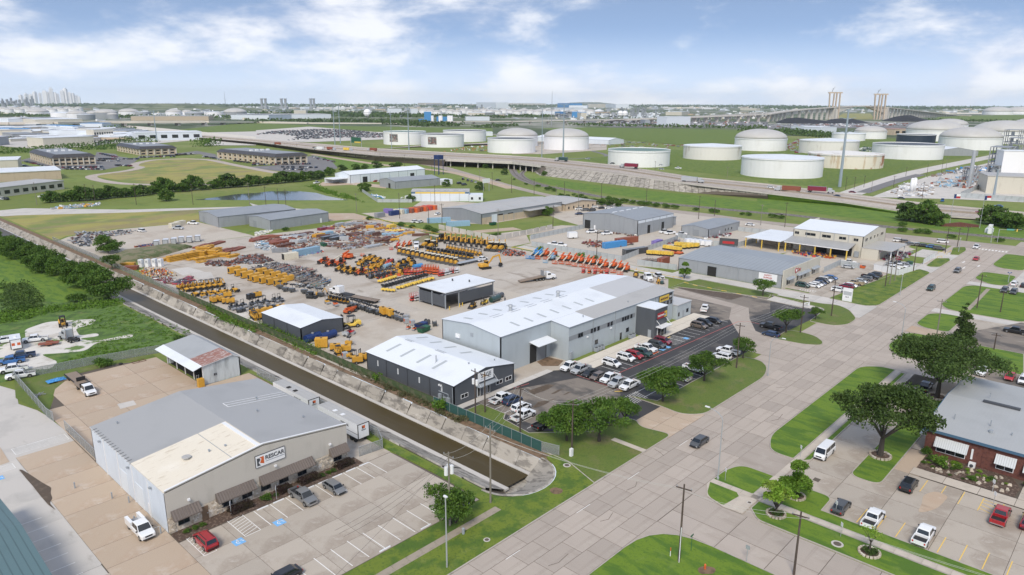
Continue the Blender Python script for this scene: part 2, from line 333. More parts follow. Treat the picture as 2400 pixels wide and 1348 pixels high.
def I9(po,rad):
 rad=rad if isinstance(rad,(list,tuple))else[rad]*len(po);out=[];n=len(po)
 for i in range(n):
  p0,p1,p2=V3(po[i-1]),V3(po[i]),V3(po[(i+1)%n]);r=rad[i]
  if r<=0:out.append(tuple(p1));continue
  a,b=(p0-p1),(p2-p1);d=min(r,a.length*.49,b.length*.49);a=p1+a.normalized()*d;b=p1+b.normalized()*d
  for k in range(7):t=k/6;out.append(tuple(a*(1-t)**2+p1*2*t*(1-t)+b*t*t))
 return out
SHEETS=[0]
def H9(name,po,z,m,kind='structure'):
 SHEETS[0]+=1;z+=SHEETS[0]%60*.0003
 return R9(name,MB().q(*[(x,y,z)for x,y in(po if sum(po[i][0]*po[(i+1)%len(po)][1]-po[(i+1)%len(po)][0]*po[i][1]for i in range(len(po)))>0 else po[::-1])]),m,kind)
def rE(x0,y0,x1,y1):return[(x0,y0),(x1,y0),(x1,y1),(x0,y1)]
def lW(po,m='grass',r=0,name='lawn',z=.14,kerb=True):
 if r:po=I9(po,r)
 o=R9(name,MB().prism(inset(po,.17)if kerb else po,0,z),m)
 if kerb:
  i_=inset(po,.17);n=len(po);b=MB()
  for a in range(n):
   c=(a+1)%n
   b.q((*po[a],.16),(*po[c],.16),(*i_[c],.16),(*i_[a],.16));b.q((*po[a],0),(*po[c],0),(*po[c],.16),(*po[a],.16))
  k=P9('kerb',b,'kerb',o)
 return o
def pl(k,*pts,z=0):return[q(k,x,y,z)for x,y in pts]
SLAB={}
def sB(parent,xs,ys,z,m,gap=.06,skip=None,t=.02):
 for i in range(len(xs)-1):
  for j in range(len(ys)-1):
   cx,cy=(xs[i]+xs[i+1])/2,(ys[j]+ys[j+1])/2
   if skip and skip(cx,cy):continue
   w,h=xs[i+1]-xs[i]-gap,ys[j+1]-ys[j]-gap;key=(round(w,2),round(h,2),m)
   if key not in SLAB:SLAB[key]=Bx(-w/2,-h/2,0,w/2,h/2,t,bottom=False).mesh('slab',m)
   link('slab',SLAB[key],parent,(cx,cy,z))
def lin(a,b,n):return[a+(b-a)*i/n for i in range(n+1)]
def jit(a,b,step,j=.25):
 out=[a]
 while out[-1]+step*1.5<b:out.append(out[-1]+step*(1+ru(-j,j)*.4))
 out.append(b);return out
STRIPE={}
def T9(parent,x0,y0,x1,y1,z,m='pw',w=.12):
 L=hypot(x1-x0,y1-y0);key=(round(L,1),w,m)
 if key not in STRIPE:STRIPE[key]=MB().q((-L/2,-w/2,0),(L/2,-w/2,0),(L/2,w/2,0),(-L/2,w/2,0)).mesh('stripe',m)
 link('stripe',STRIPE[key],parent,((x0+x1)/2,(y0+y1)/2,z),atan2(y1-y0,x1-x0))
def inpoly(P,x,y):
 r=False;j=len(P)-1
 for i in range(len(P)):
  if(P[i][1]>y)!=(P[j][1]>y)and x<(P[j][0]-P[i][0])*(y-P[i][1])/(P[j][1]-P[i][1])+P[i][0]:r=not r
  j=i
 return r
ORD=['first','second','third','fourth','fifth','sixth','seventh','eighth','ninth','tenth','eleventh','twelfth','thirteenth','fourteenth','fifteenth','sixteenth','seventeenth','eighteenth','nineteenth','twentieth','twenty-first','twenty-second','twenty-third','twenty-fourth','twenty-fifth','twenty-sixth','twenty-seventh','twenty-eighth','twenty-ninth','thirtieth']
def S9(pts,size,rnd,norm_bias=.5):
 b=MB()
 for(x,y,z,k)in pts:
  s=size*k*rnd.uniform(.7,1.3);th=rnd.uniform(0,2*pi);ph=math.acos(rnd.uniform(-.2,1))
  n=V3((sin(ph)*cos(th),sin(ph)*sin(th),cos(ph)));a=n.orthogonal().normalized();c=n.cross(a);t=rnd.uniform(0,pi)
  a,c=a*cos(t)+c*sin(t),c*cos(t)-a*sin(t);p=V3((x,y,z))
  b.q(p-a*s,p+c*s*.55,p+a*s,p-c*s*.55)
 return b
 # GROUND
CU0,CU1,CV0,CV1=74,88.4,74.5,470
def ground():
 b=MB();Z=0
 for r in((-9000,-9000,CU0,14000,0),(CU1,-9000,14000,14000,0),(CU0,-9000,CU1,CV0-7,0),(CU0,CV1,CU1,14000,0)):
  x0,y0,x1,y1,m=r;b.q((x0,y0,Z),(x1,y0,Z),(x1,y1,Z),(x0,y1,Z))
 return R9('ground',b,'meadow')
ground()
FAR=H9('far_plain',[(-9000,14000),(-9000,1500),(420,1500),(1400,650),(1900,-1500),(1900,-9000),(14000,-9000),(14000,14000)],.25,'farland')
# ---- canal: two sloping slab banks, a flat bed of water and a rounded end
canal=R9('canal_bed',Bx(79.4,CV0-1,-3.6,86.6,CV1,-3.2).q((CU0,CV1,0),(CU1,CV1,0),(86,CV1,-3),(80,CV1,-3)),'lining')
R9('canal_water',MB().q((79.9,CV0+1.5,-2.5),(86.2,CV0+1.5,-2.5),(86.2,CV1,-2.5),(79.9,CV1,-2.5)),'canal_water')
rv=random.Random(4)
def bank(x_top,x_bot,x_lip,y0,y1):
 ys=[y0]
 while ys[-1]<y1:ys.append(ys[-1]+rv.choice((3.2,4.6,5.4,6)))
 for i in range(len(ys)-1):
  a,c=ys[i]+.05,ys[i+1]-.05;dz=rv.uniform(-.07,.07);xt=x_top+rv.uniform(-.25,.25)
  b=MB().q((xt,a,dz),(x_bot,a,-2.35+dz),(x_bot,c,-2.35+dz),(xt,c,dz))
  b.q((xt,a,dz),(xt,c,dz),(xt,c,dz-.4),(xt,a,dz-.4))
  P9('lining_slab',b,'lining',canal)
 P9('lip',Bx(min(x_bot,x_lip),y0,-2.7,max(x_bot,x_lip),y1,-2.36),'cp',canal)
 P9('bank_soil',MB().q((x_top,y0-3,-.45),(x_bot,y0-3,-2.9),(x_bot,y1,-2.9),(x_top,y1,-.45)),'joint',canal)
bank(CU1,86.75,85.9,CV0+1,330)
bank(CU0+.4,79.2,80.2,CV0+1,330)
for xa,xb in((CU1,86.3),(CU0,79.8)):P9('far_bank',MB().q((xa,330,0),(xb,330,-2.4),(xb,CV1,-2.4),(xa,CV1,0)),'lining',canal)
b=MB();N=16;cxm=(CU0+CU1)/2;prev=None
for i in range(N+1):
 t=pi+pi*i/N
 o_=(cxm+7.6*cos(t),CV0+1+7*sin(t),.03);i_=(cxm+.2+3.2*cos(t),CV0+1.2+1.6*sin(t),-2.6)
 if prev:b.q(prev[0],o_,i_,prev[1])
 prev=(o_,i_)
P9('end_apron',b,'lining',canal)
b=MB()
for i in range(N):
 t0,t1=pi+pi*i/N,pi+pi*(i+1)/N
 p=[(cxm+r*cos(t),CV0+1+r*.92*sin(t))for t in(t0,t1)for r in(7.3,7.7)]
 b.q((*p[0],.10),(*p[2],.10),(*p[3],.10),(*p[1],.10));b.q((*p[1],0),(*p[3],0),(*p[3],.10),(*p[1],.10))
P9('end_rim',b,'lining',canal)
b=MB();pts=[(cxm+7.9*cos(pi+pi*i/N),CV0+1+7.2*sin(pi+pi*i/N))for i in range(N+1)]
for i in range(N):b.q((*pts[i],.02),(*pts[i+1],.02),(pts[i+1][0],CV0-8,.02),(pts[i][0],CV0-8,.02))
R9('bank_grass',b,'grass')
H9('canal_shoulder',[(88.4,72),(90.6,74),(90.6,300),(91,470),(88.4,470)],.016,'soil');H9('far_shoulder',[(73.2,262),(74.1,262),(74.1,470),(72,470)],.034,'soil')
H9('street_corner',rE(-60,38,400,49.5),.010,'cs');H9('street_corner',rE(92,63,366,70.5),.010,'cs')
# ---- the street and its sB
street=H9('street',rE(-60,49.5,372,63),.02,'joint')
for i,y in N9((49.5,53,56.7,60)):sB(street,jit(25+i*.8,235,5.4,.8),[y,(53,56.7,60,63)[i]],.022,'cs',gap=.07)
b=MB()
for x0 in range(235,372,6):
 for y0,y1 in((49.5,53),(53,56.7),(56.7,60),(60,63)):b.b(x0+.05,y0+.05,.02,min(372,x0+6)-.05,y1-.05,.045,bottom=False)
P9('far_slabs',b,'cs',street,kind='stuff')
for x0,x1 in((63,66),(79,82.5),(93,96.5),(110,113)):T9(street,x0,59.85,x1,59.85,.05,w=.1)
for x0,y0 in((318,56),(326,52.5),(330,58.5)):
 P9('turn_arrow',MB().q((x0,y0,.06),(x0+3,y0,.06),(x0+3,y0+.35,.06),(x0,y0+.35,.06)).q((x0-1.2,y0+.17,.06),(x0,y0-.6,.06),(x0,y0+.95,.06)),'pw',street)
for i in range(11):T9(street,366.8,49.6+i*1.25,366.8,50.3+i*1.25,.06,w=2.6)
side=H9('side_street',rE(85.7,-60,96.4,49.5),.016,'joint')
sB(side,[85.7,90.1,96.4],jit(-60,49.45,6.6,.5),.018,'cs',gap=.09)
cross=H9('cross_street',[(366,-400),(386,-400),(386,45),(384,70),(380,110),(374,165),(377,200),(374,290),(378,312),(390,345),(404,378),(437,450),(475,530),(500,640),(495,640),(462,530),(424,450),(392,372),(376,330),(366,300),(366,160),(366,80)],.03,'cs')
def slot(name,x0,y0,x1,y1,m,nx,ny,z=.03,gap=.07,skip=None):
 o=H9(name,rE(x0,y0,x1,y1),z,'joint');sB(o,lin(x0,x1,nx),lin(y0,y1,ny),z+.002,m,gap,skip);return o
ds=slot('lot_driveway',111.1,63,125.6,71.9,'ct',3,2)
slot('lot_driveway',168.6,63,186.4,74.2,'cs',3,2)
slot('shared_driveway',219.5,63,236.6,92,'cp',3,5)
slot('far_driveway',300,63,315,84,'cp',2,3);slot('far_driveway',329,63,348,78,'cp',2,2)
# ---- car park of the grey works building
asph=H9('car_park',[(92.4,101.5),(92.4,88),(94.6,84.2),(97.9,81.2),(103,76.2),(113.6,73.4),(113.6,71.9),(122.9,71.9),(122.9,73.9),(124.5,74),(170.9,74),(183.5,73.9),(205.9,73),(228,72.5),(228,93.6),(206.4,85.4),(192.6,90.2),(189.5,95.6),(180.2,95.6),(130.2,95.6),(123.5,101.5)],.034,'asphalt')
H9('worn_pavement',[(97.5,101.4),(108.2,100.6),(123.8,94.5),(124.6,83.5),(113.8,74.4),(103.5,78),(98,84)],.040,'aw')
H9('worn_pavement',[(184,93),(192.8,89.6),(206,84.6),(222,91.6),(229,100),(229,120.5),(184.5,121.2)],.042,'aw')
H9('cross_lane',[(170.6,74.2),(183.6,74),(186,80),(196,86.5),(207,92),(213,121.2),(205.5,121.2),(203.5,96),(192,91),(176,79)],.048,'cs')
H9('puddle',pl(B3,(1560,745),(1720,740),(2030,815),(2160,850),(2040,885),(1850,850),(1640,800),(1545,770)),.054,'mud')
for pp in(((150,700),(200,735),(330,690),(400,645),(330,640)),((190,850),(215,860),(300,830),(400,775),(330,790),(250,800)),((360,730),(400,725),(480,685),(430,690)),((470,740),(500,735),(550,710),(520,712))):
 H9('mud_patch',pl(D3,*pp),.056,'mud')
walk=slot('front_walk',130.9,95.4,189.6,101.4,'cn',10,2,z=.12)
slot('shop_walk',92.2,101.3,122.9,103.2,'cp',6,1,z=.09)
H9('loading_dirt',[(111.6,103.3),(123.4,101.6),(130.6,95.8),(130.6,108.7),(111.6,108.7)],.05,'yc')
H9('dirt_heap_stain',pl(D3,(230,430),(330,385),(480,420),(430,470),(280,470)),.06,'soil')
mk=link('parking_lines',None);mk['kind']='structure'
for i in range(22):
 x=130.9+i*2.74
 if 147<x<161.5:continue
 T9(mk,x,89.6,x,95,.062)
for i in range(9):T9(mk,124.5,99-i*2.74,130,99-i*2.74,.062)
for i in range(12):T9(mk,131+i*2.74,74.3,131+i*2.74,79.6,.062)
for i in range(6):T9(mk,95.8+(i*2.74)*.0,99-i*2.74,101,99-i*2.74,.062)
for x0,y0,x1,y1 in((124.4,82.8,124.9,97.8),(130.6,89.4,191,87.6),(191,87.6,193.2,85),(193.2,85,192.6,79),(108.8,101.1,113.3,100.4)):T9(mk,x0,y0,x1,y1,.066,'paint_red',.16)
for i in range(9):T9(mk,149.6+i*1,90,148.2+i*1,94.8,.064)if i not in(4,)else None
for i in range(9):T9(mk,160.2+i*.9,89.8,158.8+i*.9,94.8,.064)
for x0,y0 in((149.8,90.4),(158.4,91.5)):P9('orange_panel',MB().q((x0,y0,.07),(x0+2.4,y0,.07),(x0+2.4,y0+2.6,.07),(x0,y0+2.6,.07)),'paint_orange',mk)
for x0,y0 in((153.6,90),(156.2,90),(166,90.2)):P9('blue_panel',MB().q((x0,y0,.07),(x0+1.5,y0,.07),(x0+1.5,y0+1.4,.07),(x0,y0+1.4,.07)),'paint_blue',mk)
for x0 in(152.4,155.2,158,163):T9(mk,x0,94.7,x0+1.9,94.7,.075,'py',.35)
for i in range(14):T9(mk,116.9+i*.62,76.3,118+i*.62,80.3,.064)
T9(mk,124.6,82.2,122.9,83.6,.07,'py',.3)
for i in range(6):T9(mk,207+i*2.9,84.2-i*.25,207+i*2.9,79-i*.25,.064)
kb=R9('edge_kerb',MB().o((*q(B3,1640,735),.1),(*q(B4,330,960),.1),.2,.16),'kerb')
for(xa,ya),(xb,yb)in(((1600,725),(1640,735)),((1680,748),(1722,756)),((1815,772),(1855,782)),((1945,800),(1995,808)),((2085,828),(2130,836)),((2230,856),(2275,866))):
 P9('yellow_block',MB().o((*q(B3,xa,ya),.13),(*q(B3,xb,yb),.13),.26,.2),'py',kb)
 # ---- lawns beside the street (each with its kerb)
lW([(90.8,100.2),(90.8,71),(88,63.15),(113.2,63.15),(111.8,69.4),(113.7,71.8),(113.4,73.2),(103.3,75.2),(97.6,80.7),(94.6,83.6),(95.7,91.5),(97.8,93),(97.8,100.2)],'gw',[0,0,0,2,2,1,.5,1,1,0,0,0,0])
lW([(20,63.15),(88,63.15),(92.6,71),(92.6,74),(89.5,75),(87,69.5),(81,67),(75,69.5),(73.4,74),(73.4,112),(71.6,112),(71.8,86),(71.4,73.5),(20,73.5)],'grass',0,kerb=False,z=.13)
kb2=R9('street_kerb',Bx(20,63,0,92,63.2,.17),'kerb')
lW([(123.1,79.8),(123,72),(122.4,66.6),(125.6,63.15),(154.6,63.15),(160.9,65.4),(164.3,68.6),(163.6,73.2),(161.4,73.9),(125,74)],'gw',[0,0,2,3,4,2,2,1,0,0])
lW(I9(pl(D4,(50,215),(180,135),(290,150),(440,190),(520,250),(490,282),(300,265)),2),'gw',0)
lW([(205.8,72.7),(205.8,66),(210,63.15),(217.8,63.15),(226.5,68.3),(229.6,73),(227.6,76.6),(227.6,93),(226.2,93),(222,74)],'gw',[1,3,3,3,4,2,2,0,0,2])
lW([(235.8,78),(234.2,66),(237.6,63.15),(300.6,63.15),(303.8,68),(287,72.6),(252.4,76.6)],'grass',[1,3,2,3,1,0,0])
lW([(312.8,68),(310.8,66.2),(313,63.15),(330,63.15),(334.6,64.6),(330.4,68.7)],'grass',[1,1,2,2,1,1])
lW([(347.4,66.9),(343.2,66.4),(344.2,63.15),(358,63.15),(367.6,65.4),(361.4,69.2)],'grass',[1,1,1,3,3,1])
lW([(-60,-80),(85.6,-80),(85.6,49.4),(-60,49.4)],'gb',[0,0,9,0])
lW([(96.5,-60),(101.8,-60),(101.8,40.7),(98.9,40.7),(96.5,38.5)],'gb',[0,0,0,0,1])
lW([(96.6,44.2),(100.9,43.6),(101.8,44.4),(101.8,49.2),(97.6,47.6)],'gb',[.5,0,0,0,1.5],kerb=False);H9('corner_walk_base',[(96.4,40.9),(103.2,40.9),(103.2,49.4),(101,49.4),(97.4,47.4),(96.2,44)],.125,'sidewalk')
lW([(103.2,-60),(106,-60),(106,32.2),(111.1,32.3),(111.1,40.7),(103.2,40.7)],'gb',[0,0,0,1.6,1,0])
lW([(103.3,42.1),(111.2,42.1),(111.2,48),(107.5,49.35),(101.9,49.35),(101.9,43.2)],'gb',[0,0,5,5,0,0])
lW([(119.5,42.2),(180.3,42.2),(180.3,45.6),(176.8,49.35),(125.5,49.35),(119.5,46.6)],'gb',[.5,.5,3,5,5,3])
lW([(121.3,39.7),(179.2,39.7),(179.2,40.8),(119.9,40.8)],'gb',0)
lW([(120.4,28),(152,28),(158,33),(120.4,33)],'gb',[2,1,1,2])
lW([(157.5,26.6),(166,26.6),(170.5,30),(170.5,36.5),(157.5,36.5)],'gb',1)
lW([(191.2,39.7),(214.8,39.7),(214.8,48.9),(198,49.35),(191.2,45)],'gb',[1,1,4,3,3])
lW([(222,40.2),(242,40.2),(242,46.5),(238.5,49.35),(225,49.35),(222,46.4)],'gb',2)
lW([(247.6,26.2),(288,26.2),(289.5,46.8),(285,49.35),(253,49.35),(247.6,46)],'gb',3)
lW([(296.4,38.3),(316,38.3),(316,49.35),(301,49.35),(294,42.6)],'gb',3);lW([(327.6,38.3),(362,38.3),(362,49.35),(333,49.35),(327.6,46)],'gb',3)
lW(pl(D4,(1960,280),(2379,360),(2379,560),(2060,500),(1930,440),(1870,380)),'gb',0)
H9('garden_walk',[(96.7,41.6),(96.3,42.8),(101,43.4),(101.7,41.6)],.158,'sidewalk');
walk2=H9('footpath',rE(101.85,-60,103.15,41),.02,'sidewalk');sB(walk2,[101.85,103.15],lin(-40,49.3,50),.15,'sidewalk',.04)
walk3=H9('footpath',rE(96.6,40.85,180.2,42.15),.02,'sidewalk');sB(walk3,lin(96.6,180.2,45),[40.85,42.15],.15,'sidewalk',.04)
walk4=H9('footpath',rE(20,68.9,71.5,70.3),.02,'old_walk');sB(walk4,lin(20,71.5,20),[68.9,70.3],.13,'old_walk',.04)
H9('cut_path',[(102.9,63.3),(104.2,63.3),(104.2,70.4),(102.9,70.4)],.16,'sidewalk')
H9('cut_path',[(251.8,40.8),(286.5,41.6),(286.5,42.8),(251.8,42)],.16,'old_walk')
rl=H9('office_car_park',rE(106,-60,181,39.7),.022,'joint')
sB(rl,[106,111,117.2,122.9,128.2],jit(-60,33,9.3,.3),.024,'cl',.07)
sB(rl,jit(111,181,8,.3),[33,39.7],.024,'cl',.07)
sB(rl,[128.2,138.8],jit(24,33,4.6,0),.024,'ct',.07);sB(rl,[139,148,158,170,181],[20,26.5,33],.024,'cl',.07)
sB(rl,lin(172,250,8),[12,20,28,38.2],.024,'cl',.07)
H9('side_apron',rE(111.3,39.8,119.4,49.5),.03,'cs');H9('side_apron',rE(180.6,26,191,49.5),.05,'cs');H9('side_apron',rE(215,26,222,49.5),.05,'ct');H9('side_apron',rE(242.2,12,247.4,49.5),.05,'cp');H9('side_apron',rE(289.6,12,295,49.5),.05,'cp')
H9('back_lot',[(199,39.4),(222,38.2),(247.6,27),(247.6,5),(190,-10),(185,20)],.06,'aw');H9('stripe_lot',[(290,38),(330,38),(330,-10),(262,-10),(288,26)],.05,'cp');H9('stripe_lot',[(330,38),(366,38),(366,-60),(330,-60)],.05,'cp')
ml=link('yellow_bay_lines',None);ml['kind']='structure'
for i in range(22):
 y=29.9-i*2.74
 T9(ml,106.4,y,111.4,y,.06,'py')
for i in range(9):
 y=22.6-i*2.74
 if i==3:continue
 T9(ml,123,y,127.9,y,.06,'py')
for i in range(4):T9(ml,124+i*1.1,14.4,123+i*1.4,12,.062,'py')
for i in range(6):T9(ml,158.5+0,23-i*2.74,163.5,23-i*2.74,.06,'py')
T9(ml,123,14.4,127.9,14.4,.06,'py');T9(ml,123,11.7,127.9,11.7,.06,'py')
for a in((1340,900,1440,935),(1350,1110,1420,1145),(1345,1145,1375,1120),(1480,915,1530,965)):T9(ml,*q(D4,*a[:2]),*q(D4,*a[2:]),.062,'py')
P9('blue_panel',MB().q(*[(*q(D4,x,y),.064)for x,y in((1385,875),(1405,895),(1435,885),(1412,865))]),'paint_blue',ml)
rust_=H9('rust_stain',I9(pl(E4,(1440,600),(1570,570),(1680,620),(1570,740),(1380,780),(1430,690)),3),.056,'ct')
slot('office_walk',128.3,-30,131.2,25.6,'sidewalk',1,11,z=.12)
H9('garden_bed',[(131.4,25.2),(131.4,10.9),(135.2,10.6),(138.8,12.2),(138.8,25.2)],.13,'mulch')
slot('door_walk',131.2,8.6,138.8,10.4,'sidewalk',3,1,z=.13)
# ---- lot of the freight oF and drive beside it
fl=H9('front_lot',[(20,73.6),(71.3,73.6),(71.8,80),(71.6,95.5),(70.5,99.8),(33,99.8),(20,99.8)],.026,'joint')
sB(fl,[20,26.5,33.2,39.5,46,52.6,58.8,65,71.3],[73.7,79.4,85.6,91.6,96.9],.028,'cl',.05)
H9('front_lot_edge',rE(64.6,97,71.4,112),.034,'cl');H9('wall_bed',rE(33.3,97.1,65.6,100.2),.06,'mulch')
fd=H9('side_drive',rE(23.9,73.6,33.2,143.8),.040,'joint');sB(fd,[23.9,33.2],[82,90.5,98,104,110,116.5,123,130,137,143.8],.042,'ct',.06)
wl_=H9('west_lot',[(-60,60),(23.9,60),(23.9,143.8),(33.4,143.8),(33.4,150),(32.8,163),(30.6,171),(32.2,180),(30,187),(-60,187)],.020,'cp');sB(wl_,[-6,2,10,17,23.8],jit(74,143,9,.3),.022,'cp',.06)
H9('tan_patch',pl(E1,(0,160),(90,300),(0,330)),.06,'ct');H9('drive_puddle',I9(pl(E1,(175,370),(210,375),(300,430),(390,490),(480,540),(470,590),(490,640),(460,680),(520,750),(450,700),(380,620),(310,530),(240,450)),.6),.075,'mud')
bd=H9('back_drive',[(33.2,131.6),(72.8,131.6),(72.8,152),(62,153),(62,176),(54,181.5),(44,181),(38.5,174),(34.3,163),(33.2,147)],.044,'joint')
sB(bd,[33.3,37,45.5,54.2,61.9],[131.7,139.5,147,155,163,171.5,179.5],.046,'ct',.06,skip=lambda x,y:(x<37 and y>160)or(x<45 and y>178)or(x<40 and y>170))
sB(bd,[62,72.6],[131.7,139.5,147,152.6],.046,'ct',.06)
H9('pale_patch',pl(D1,(1090,825),(1240,790),(1270,830),(1120,870)),.072,'cp')
H9('west_verge',[(33.2,158),(34.2,163),(38.3,174.4),(43.8,181.2),(54,182),(62,180),(62,186),(33.6,187.4),(31,175)],.05,'gw')
fm=link('lot_lines',None);fm['kind']='structure'
for i,x in N9([47.4+.05,50.15,55.6,58.3,61.1,63.8,66.4,44.7]):T9(fm,x,91.4,x,97-.2,.056)
for i in range(13):T9(fm,36.4+i*2.76,74.2,36.4+i*2.76,79.6,.056)
for i in range(11):
 if 47+i*2.74<67:P9('wheel_stop',Bx(-.95,-.1,0,.95,.1,.13),'tw',fm,(46.1+i*2.74,96.6,.05))
for x in(69,61,53.4,66):P9('wheel_stop',Bx(-.95,-.1,0,.95,.1,.13),'tw',fm,(x-.6,74,.05))
def hatch(par,x0,y0,x1,y1,n,z=.057,m='pw',box=True):
 if box:
  for a in((x0,y0,x1,y0),(x1,y0,x1,y1),(x1,y1,x0,y1),(x0,y1,x0,y0)):T9(par,*a,z,m,.1)
 for i in range(n):
  t=(i+.5)/n;T9(par,x0,y0+(y1-y0)*t,x1,y0+(y1-y0)*min(1,t+.12),z,m,.1)
hatch(fm,34.4,91.2,36.2,98.2,8);hatch(fm,40.6,91.4,43,97.2,8);hatch(fm,24.2,145.1,32.8,148.3,8);hatch(fm,16,139.6,22.9,142,6)
for x,y in((39.4,91),(46,91.2),(20,137.6)):
 P9('wheelchair_square',MB().q((x-.9,y-.9,.058),(x+.7,y-.9,.058),(x+.7,y+.7,.058),(x-.9,y+.7,.058)),'paint_blue',fm)
 bb=MB();cx,cy,zz0=x-.1,y-.15,.062
 for i in range(10):t0,t1=2*pi*(i+1)/14,2*pi*(i+2)/14;bb.q(*[(cx+r*cos(t),cy+r*sin(t),zz0)for t,r in((t0,.28),(t0,.4),(t1,.4),(t1,.28))])
 bb.q((cx-.05,cy,zz0),(cx+.05,cy,zz0),(cx+.05,cy+.5,zz0),(cx-.05,cy+.5,zz0)).q((cx-.1,cy+.55,zz0),(cx+.1,cy+.55,zz0),(cx+.1,cy+.72,zz0),(cx-.1,cy+.72,zz0)).q((cx,cy+.2,zz0),(cx+.45,cy+.2,zz0),(cx+.45,cy+.3,zz0),(cx,cy+.3,zz0)).q((cx+.4,cy+.25,zz0),(cx+.62,cy-.3,zz0),(cx+.7,cy-.26,zz0),(cx+.5,cy+.3,zz0))
 P9('wheelchair_symbol',bb,'pw',fm)
for i in range(10):T9(fm,8,90+i*3.2,21.5,90+i*3.2,.056)
T9(fm,31,103.4,31+2,103.3,.07)
# ---- yards
yard=H9('equipment_yard',[(89.6,135),(92.2,102),(112,104),(181,104),(190.5,102),(209,122),(222.5,130),(224.8,210),(228.5,230),(221.5,262),(229,312),(221,324),(193.7,315),(161,318),(130,321),(102,300),(92.5,262),(91.5,235)],.012,'yard_dirt')
for(x0,y0,x1,y1)in((104,136,135,165),(135,136,170,180),(170,130,222,175),(95,186,118,205),(160,180,200,196)):H9('yard_pavement',I9(rE(x0,y0,x1,y1),5),.018+.004*(x0%3),'yc')
for pp in(((1590,600),(1750,580),(1900,620),(1700,660)),((1740,630),(1960,625),(1990,680),(1850,690))):H9('pale_pad',pl(B1,*pp),.034,'cp')
H9('gravel_pad',pl(B1,(2180,1010),(2379,980),(2379,1100),(2300,1080)),.034,'sg')
H9('trailer_yard',[(91.2,312),(102,323),(160.5,319),(159.5,377),(122,383),(98.6,378),(91.2,369)],.014,'yc')
H9('field',[(92.5,472),(99.5,471.5),(150,437),(203,409),(184,393),(158,376.5),(122,385),(98,380),(91.5,372)],.018,'grass_dry')
H9('field_path',[(93,473),(78,500),(110,500),(150,451),(208,411),(204,408.4),(150,436),(99.5,471.2)],.022,'cp')
H9('gravel_lane',[(203,345),(221,358),(235,344),(229,303),(224,285),(236,256),(264,246),(262,238),(232,250),(224,268),(220,295),(228,314),(220,327),(205,331)],.026,'ct')
H9('container_yard',[(231,304),(238,341),(262,330),(300,360),(318,318),(300,262),(262,262)],.020,'yc')
H9('east_lane',[(226,212),(239,212),(252,226),(292,224),(286,232),(240,240),(228,232)],.016,'yc')
H9('service_alley',[(224.8,122),(232,122),(232.4,210),(226.4,210)],.03,'cp');H9('service_alley',[(229.6,92),(237,92),(237,134),(230.5,134)],.036,'cp')
H9('works_yard',[(232.5,150),(238,135.5),(300,118),(300,86),(346,80),(362,100),(366,160),(366,300),(330,300),(300,245),(292,224),(252,224),(238,211),(233,211)],.019,'yc')
sl=slot('supply_car_park',236.6,74.5,300,94.4,'cl',8,3,z=.034);H9('supply_yard',rE(271,84,366,118),.030,'yc')
lW([(237.8,93.8),(237.2,84.8),(238.6,84.8),(239.4,93.8)],'grass',.6);
for i in range(11):T9(mk,242.5+i*2.74,84.2,242.5+i*2.74,89.6,.06)
hatch(mk,240,84.4,242.2,89.4,6)
lW([(208,122.8),(223,123.2),(229.2,121.8),(228.8,97),(226.6,93.4),(222.6,92.4),(214.4,121.4)],'gw',0)
left_meadow=H9('rough_meadow',[(-60,187),(33.5,187.6),(73.4,183.6),(73.4,330),(40,330),(-60,330)],.02,'weeds')
H9('mown_strip',[(75-1.2,470),(73.2,262),(62,252),(30,300),(20,470)],.03,'gb')
H9('shell_patch',I9(pl(D1,(230,130),(430,60),(560,50),(900,30),(860,80),(700,120),(740,190),(900,160),(930,190),(720,215),(880,240),(1230,170),(1240,200),(900,250),(790,330),(560,350),(380,360),(430,385),(545,430),(460,500),(340,500),(100,480),(-200,560),(-260,300),(-60,200),(60,250),(240,250)),2),.035,'sg')
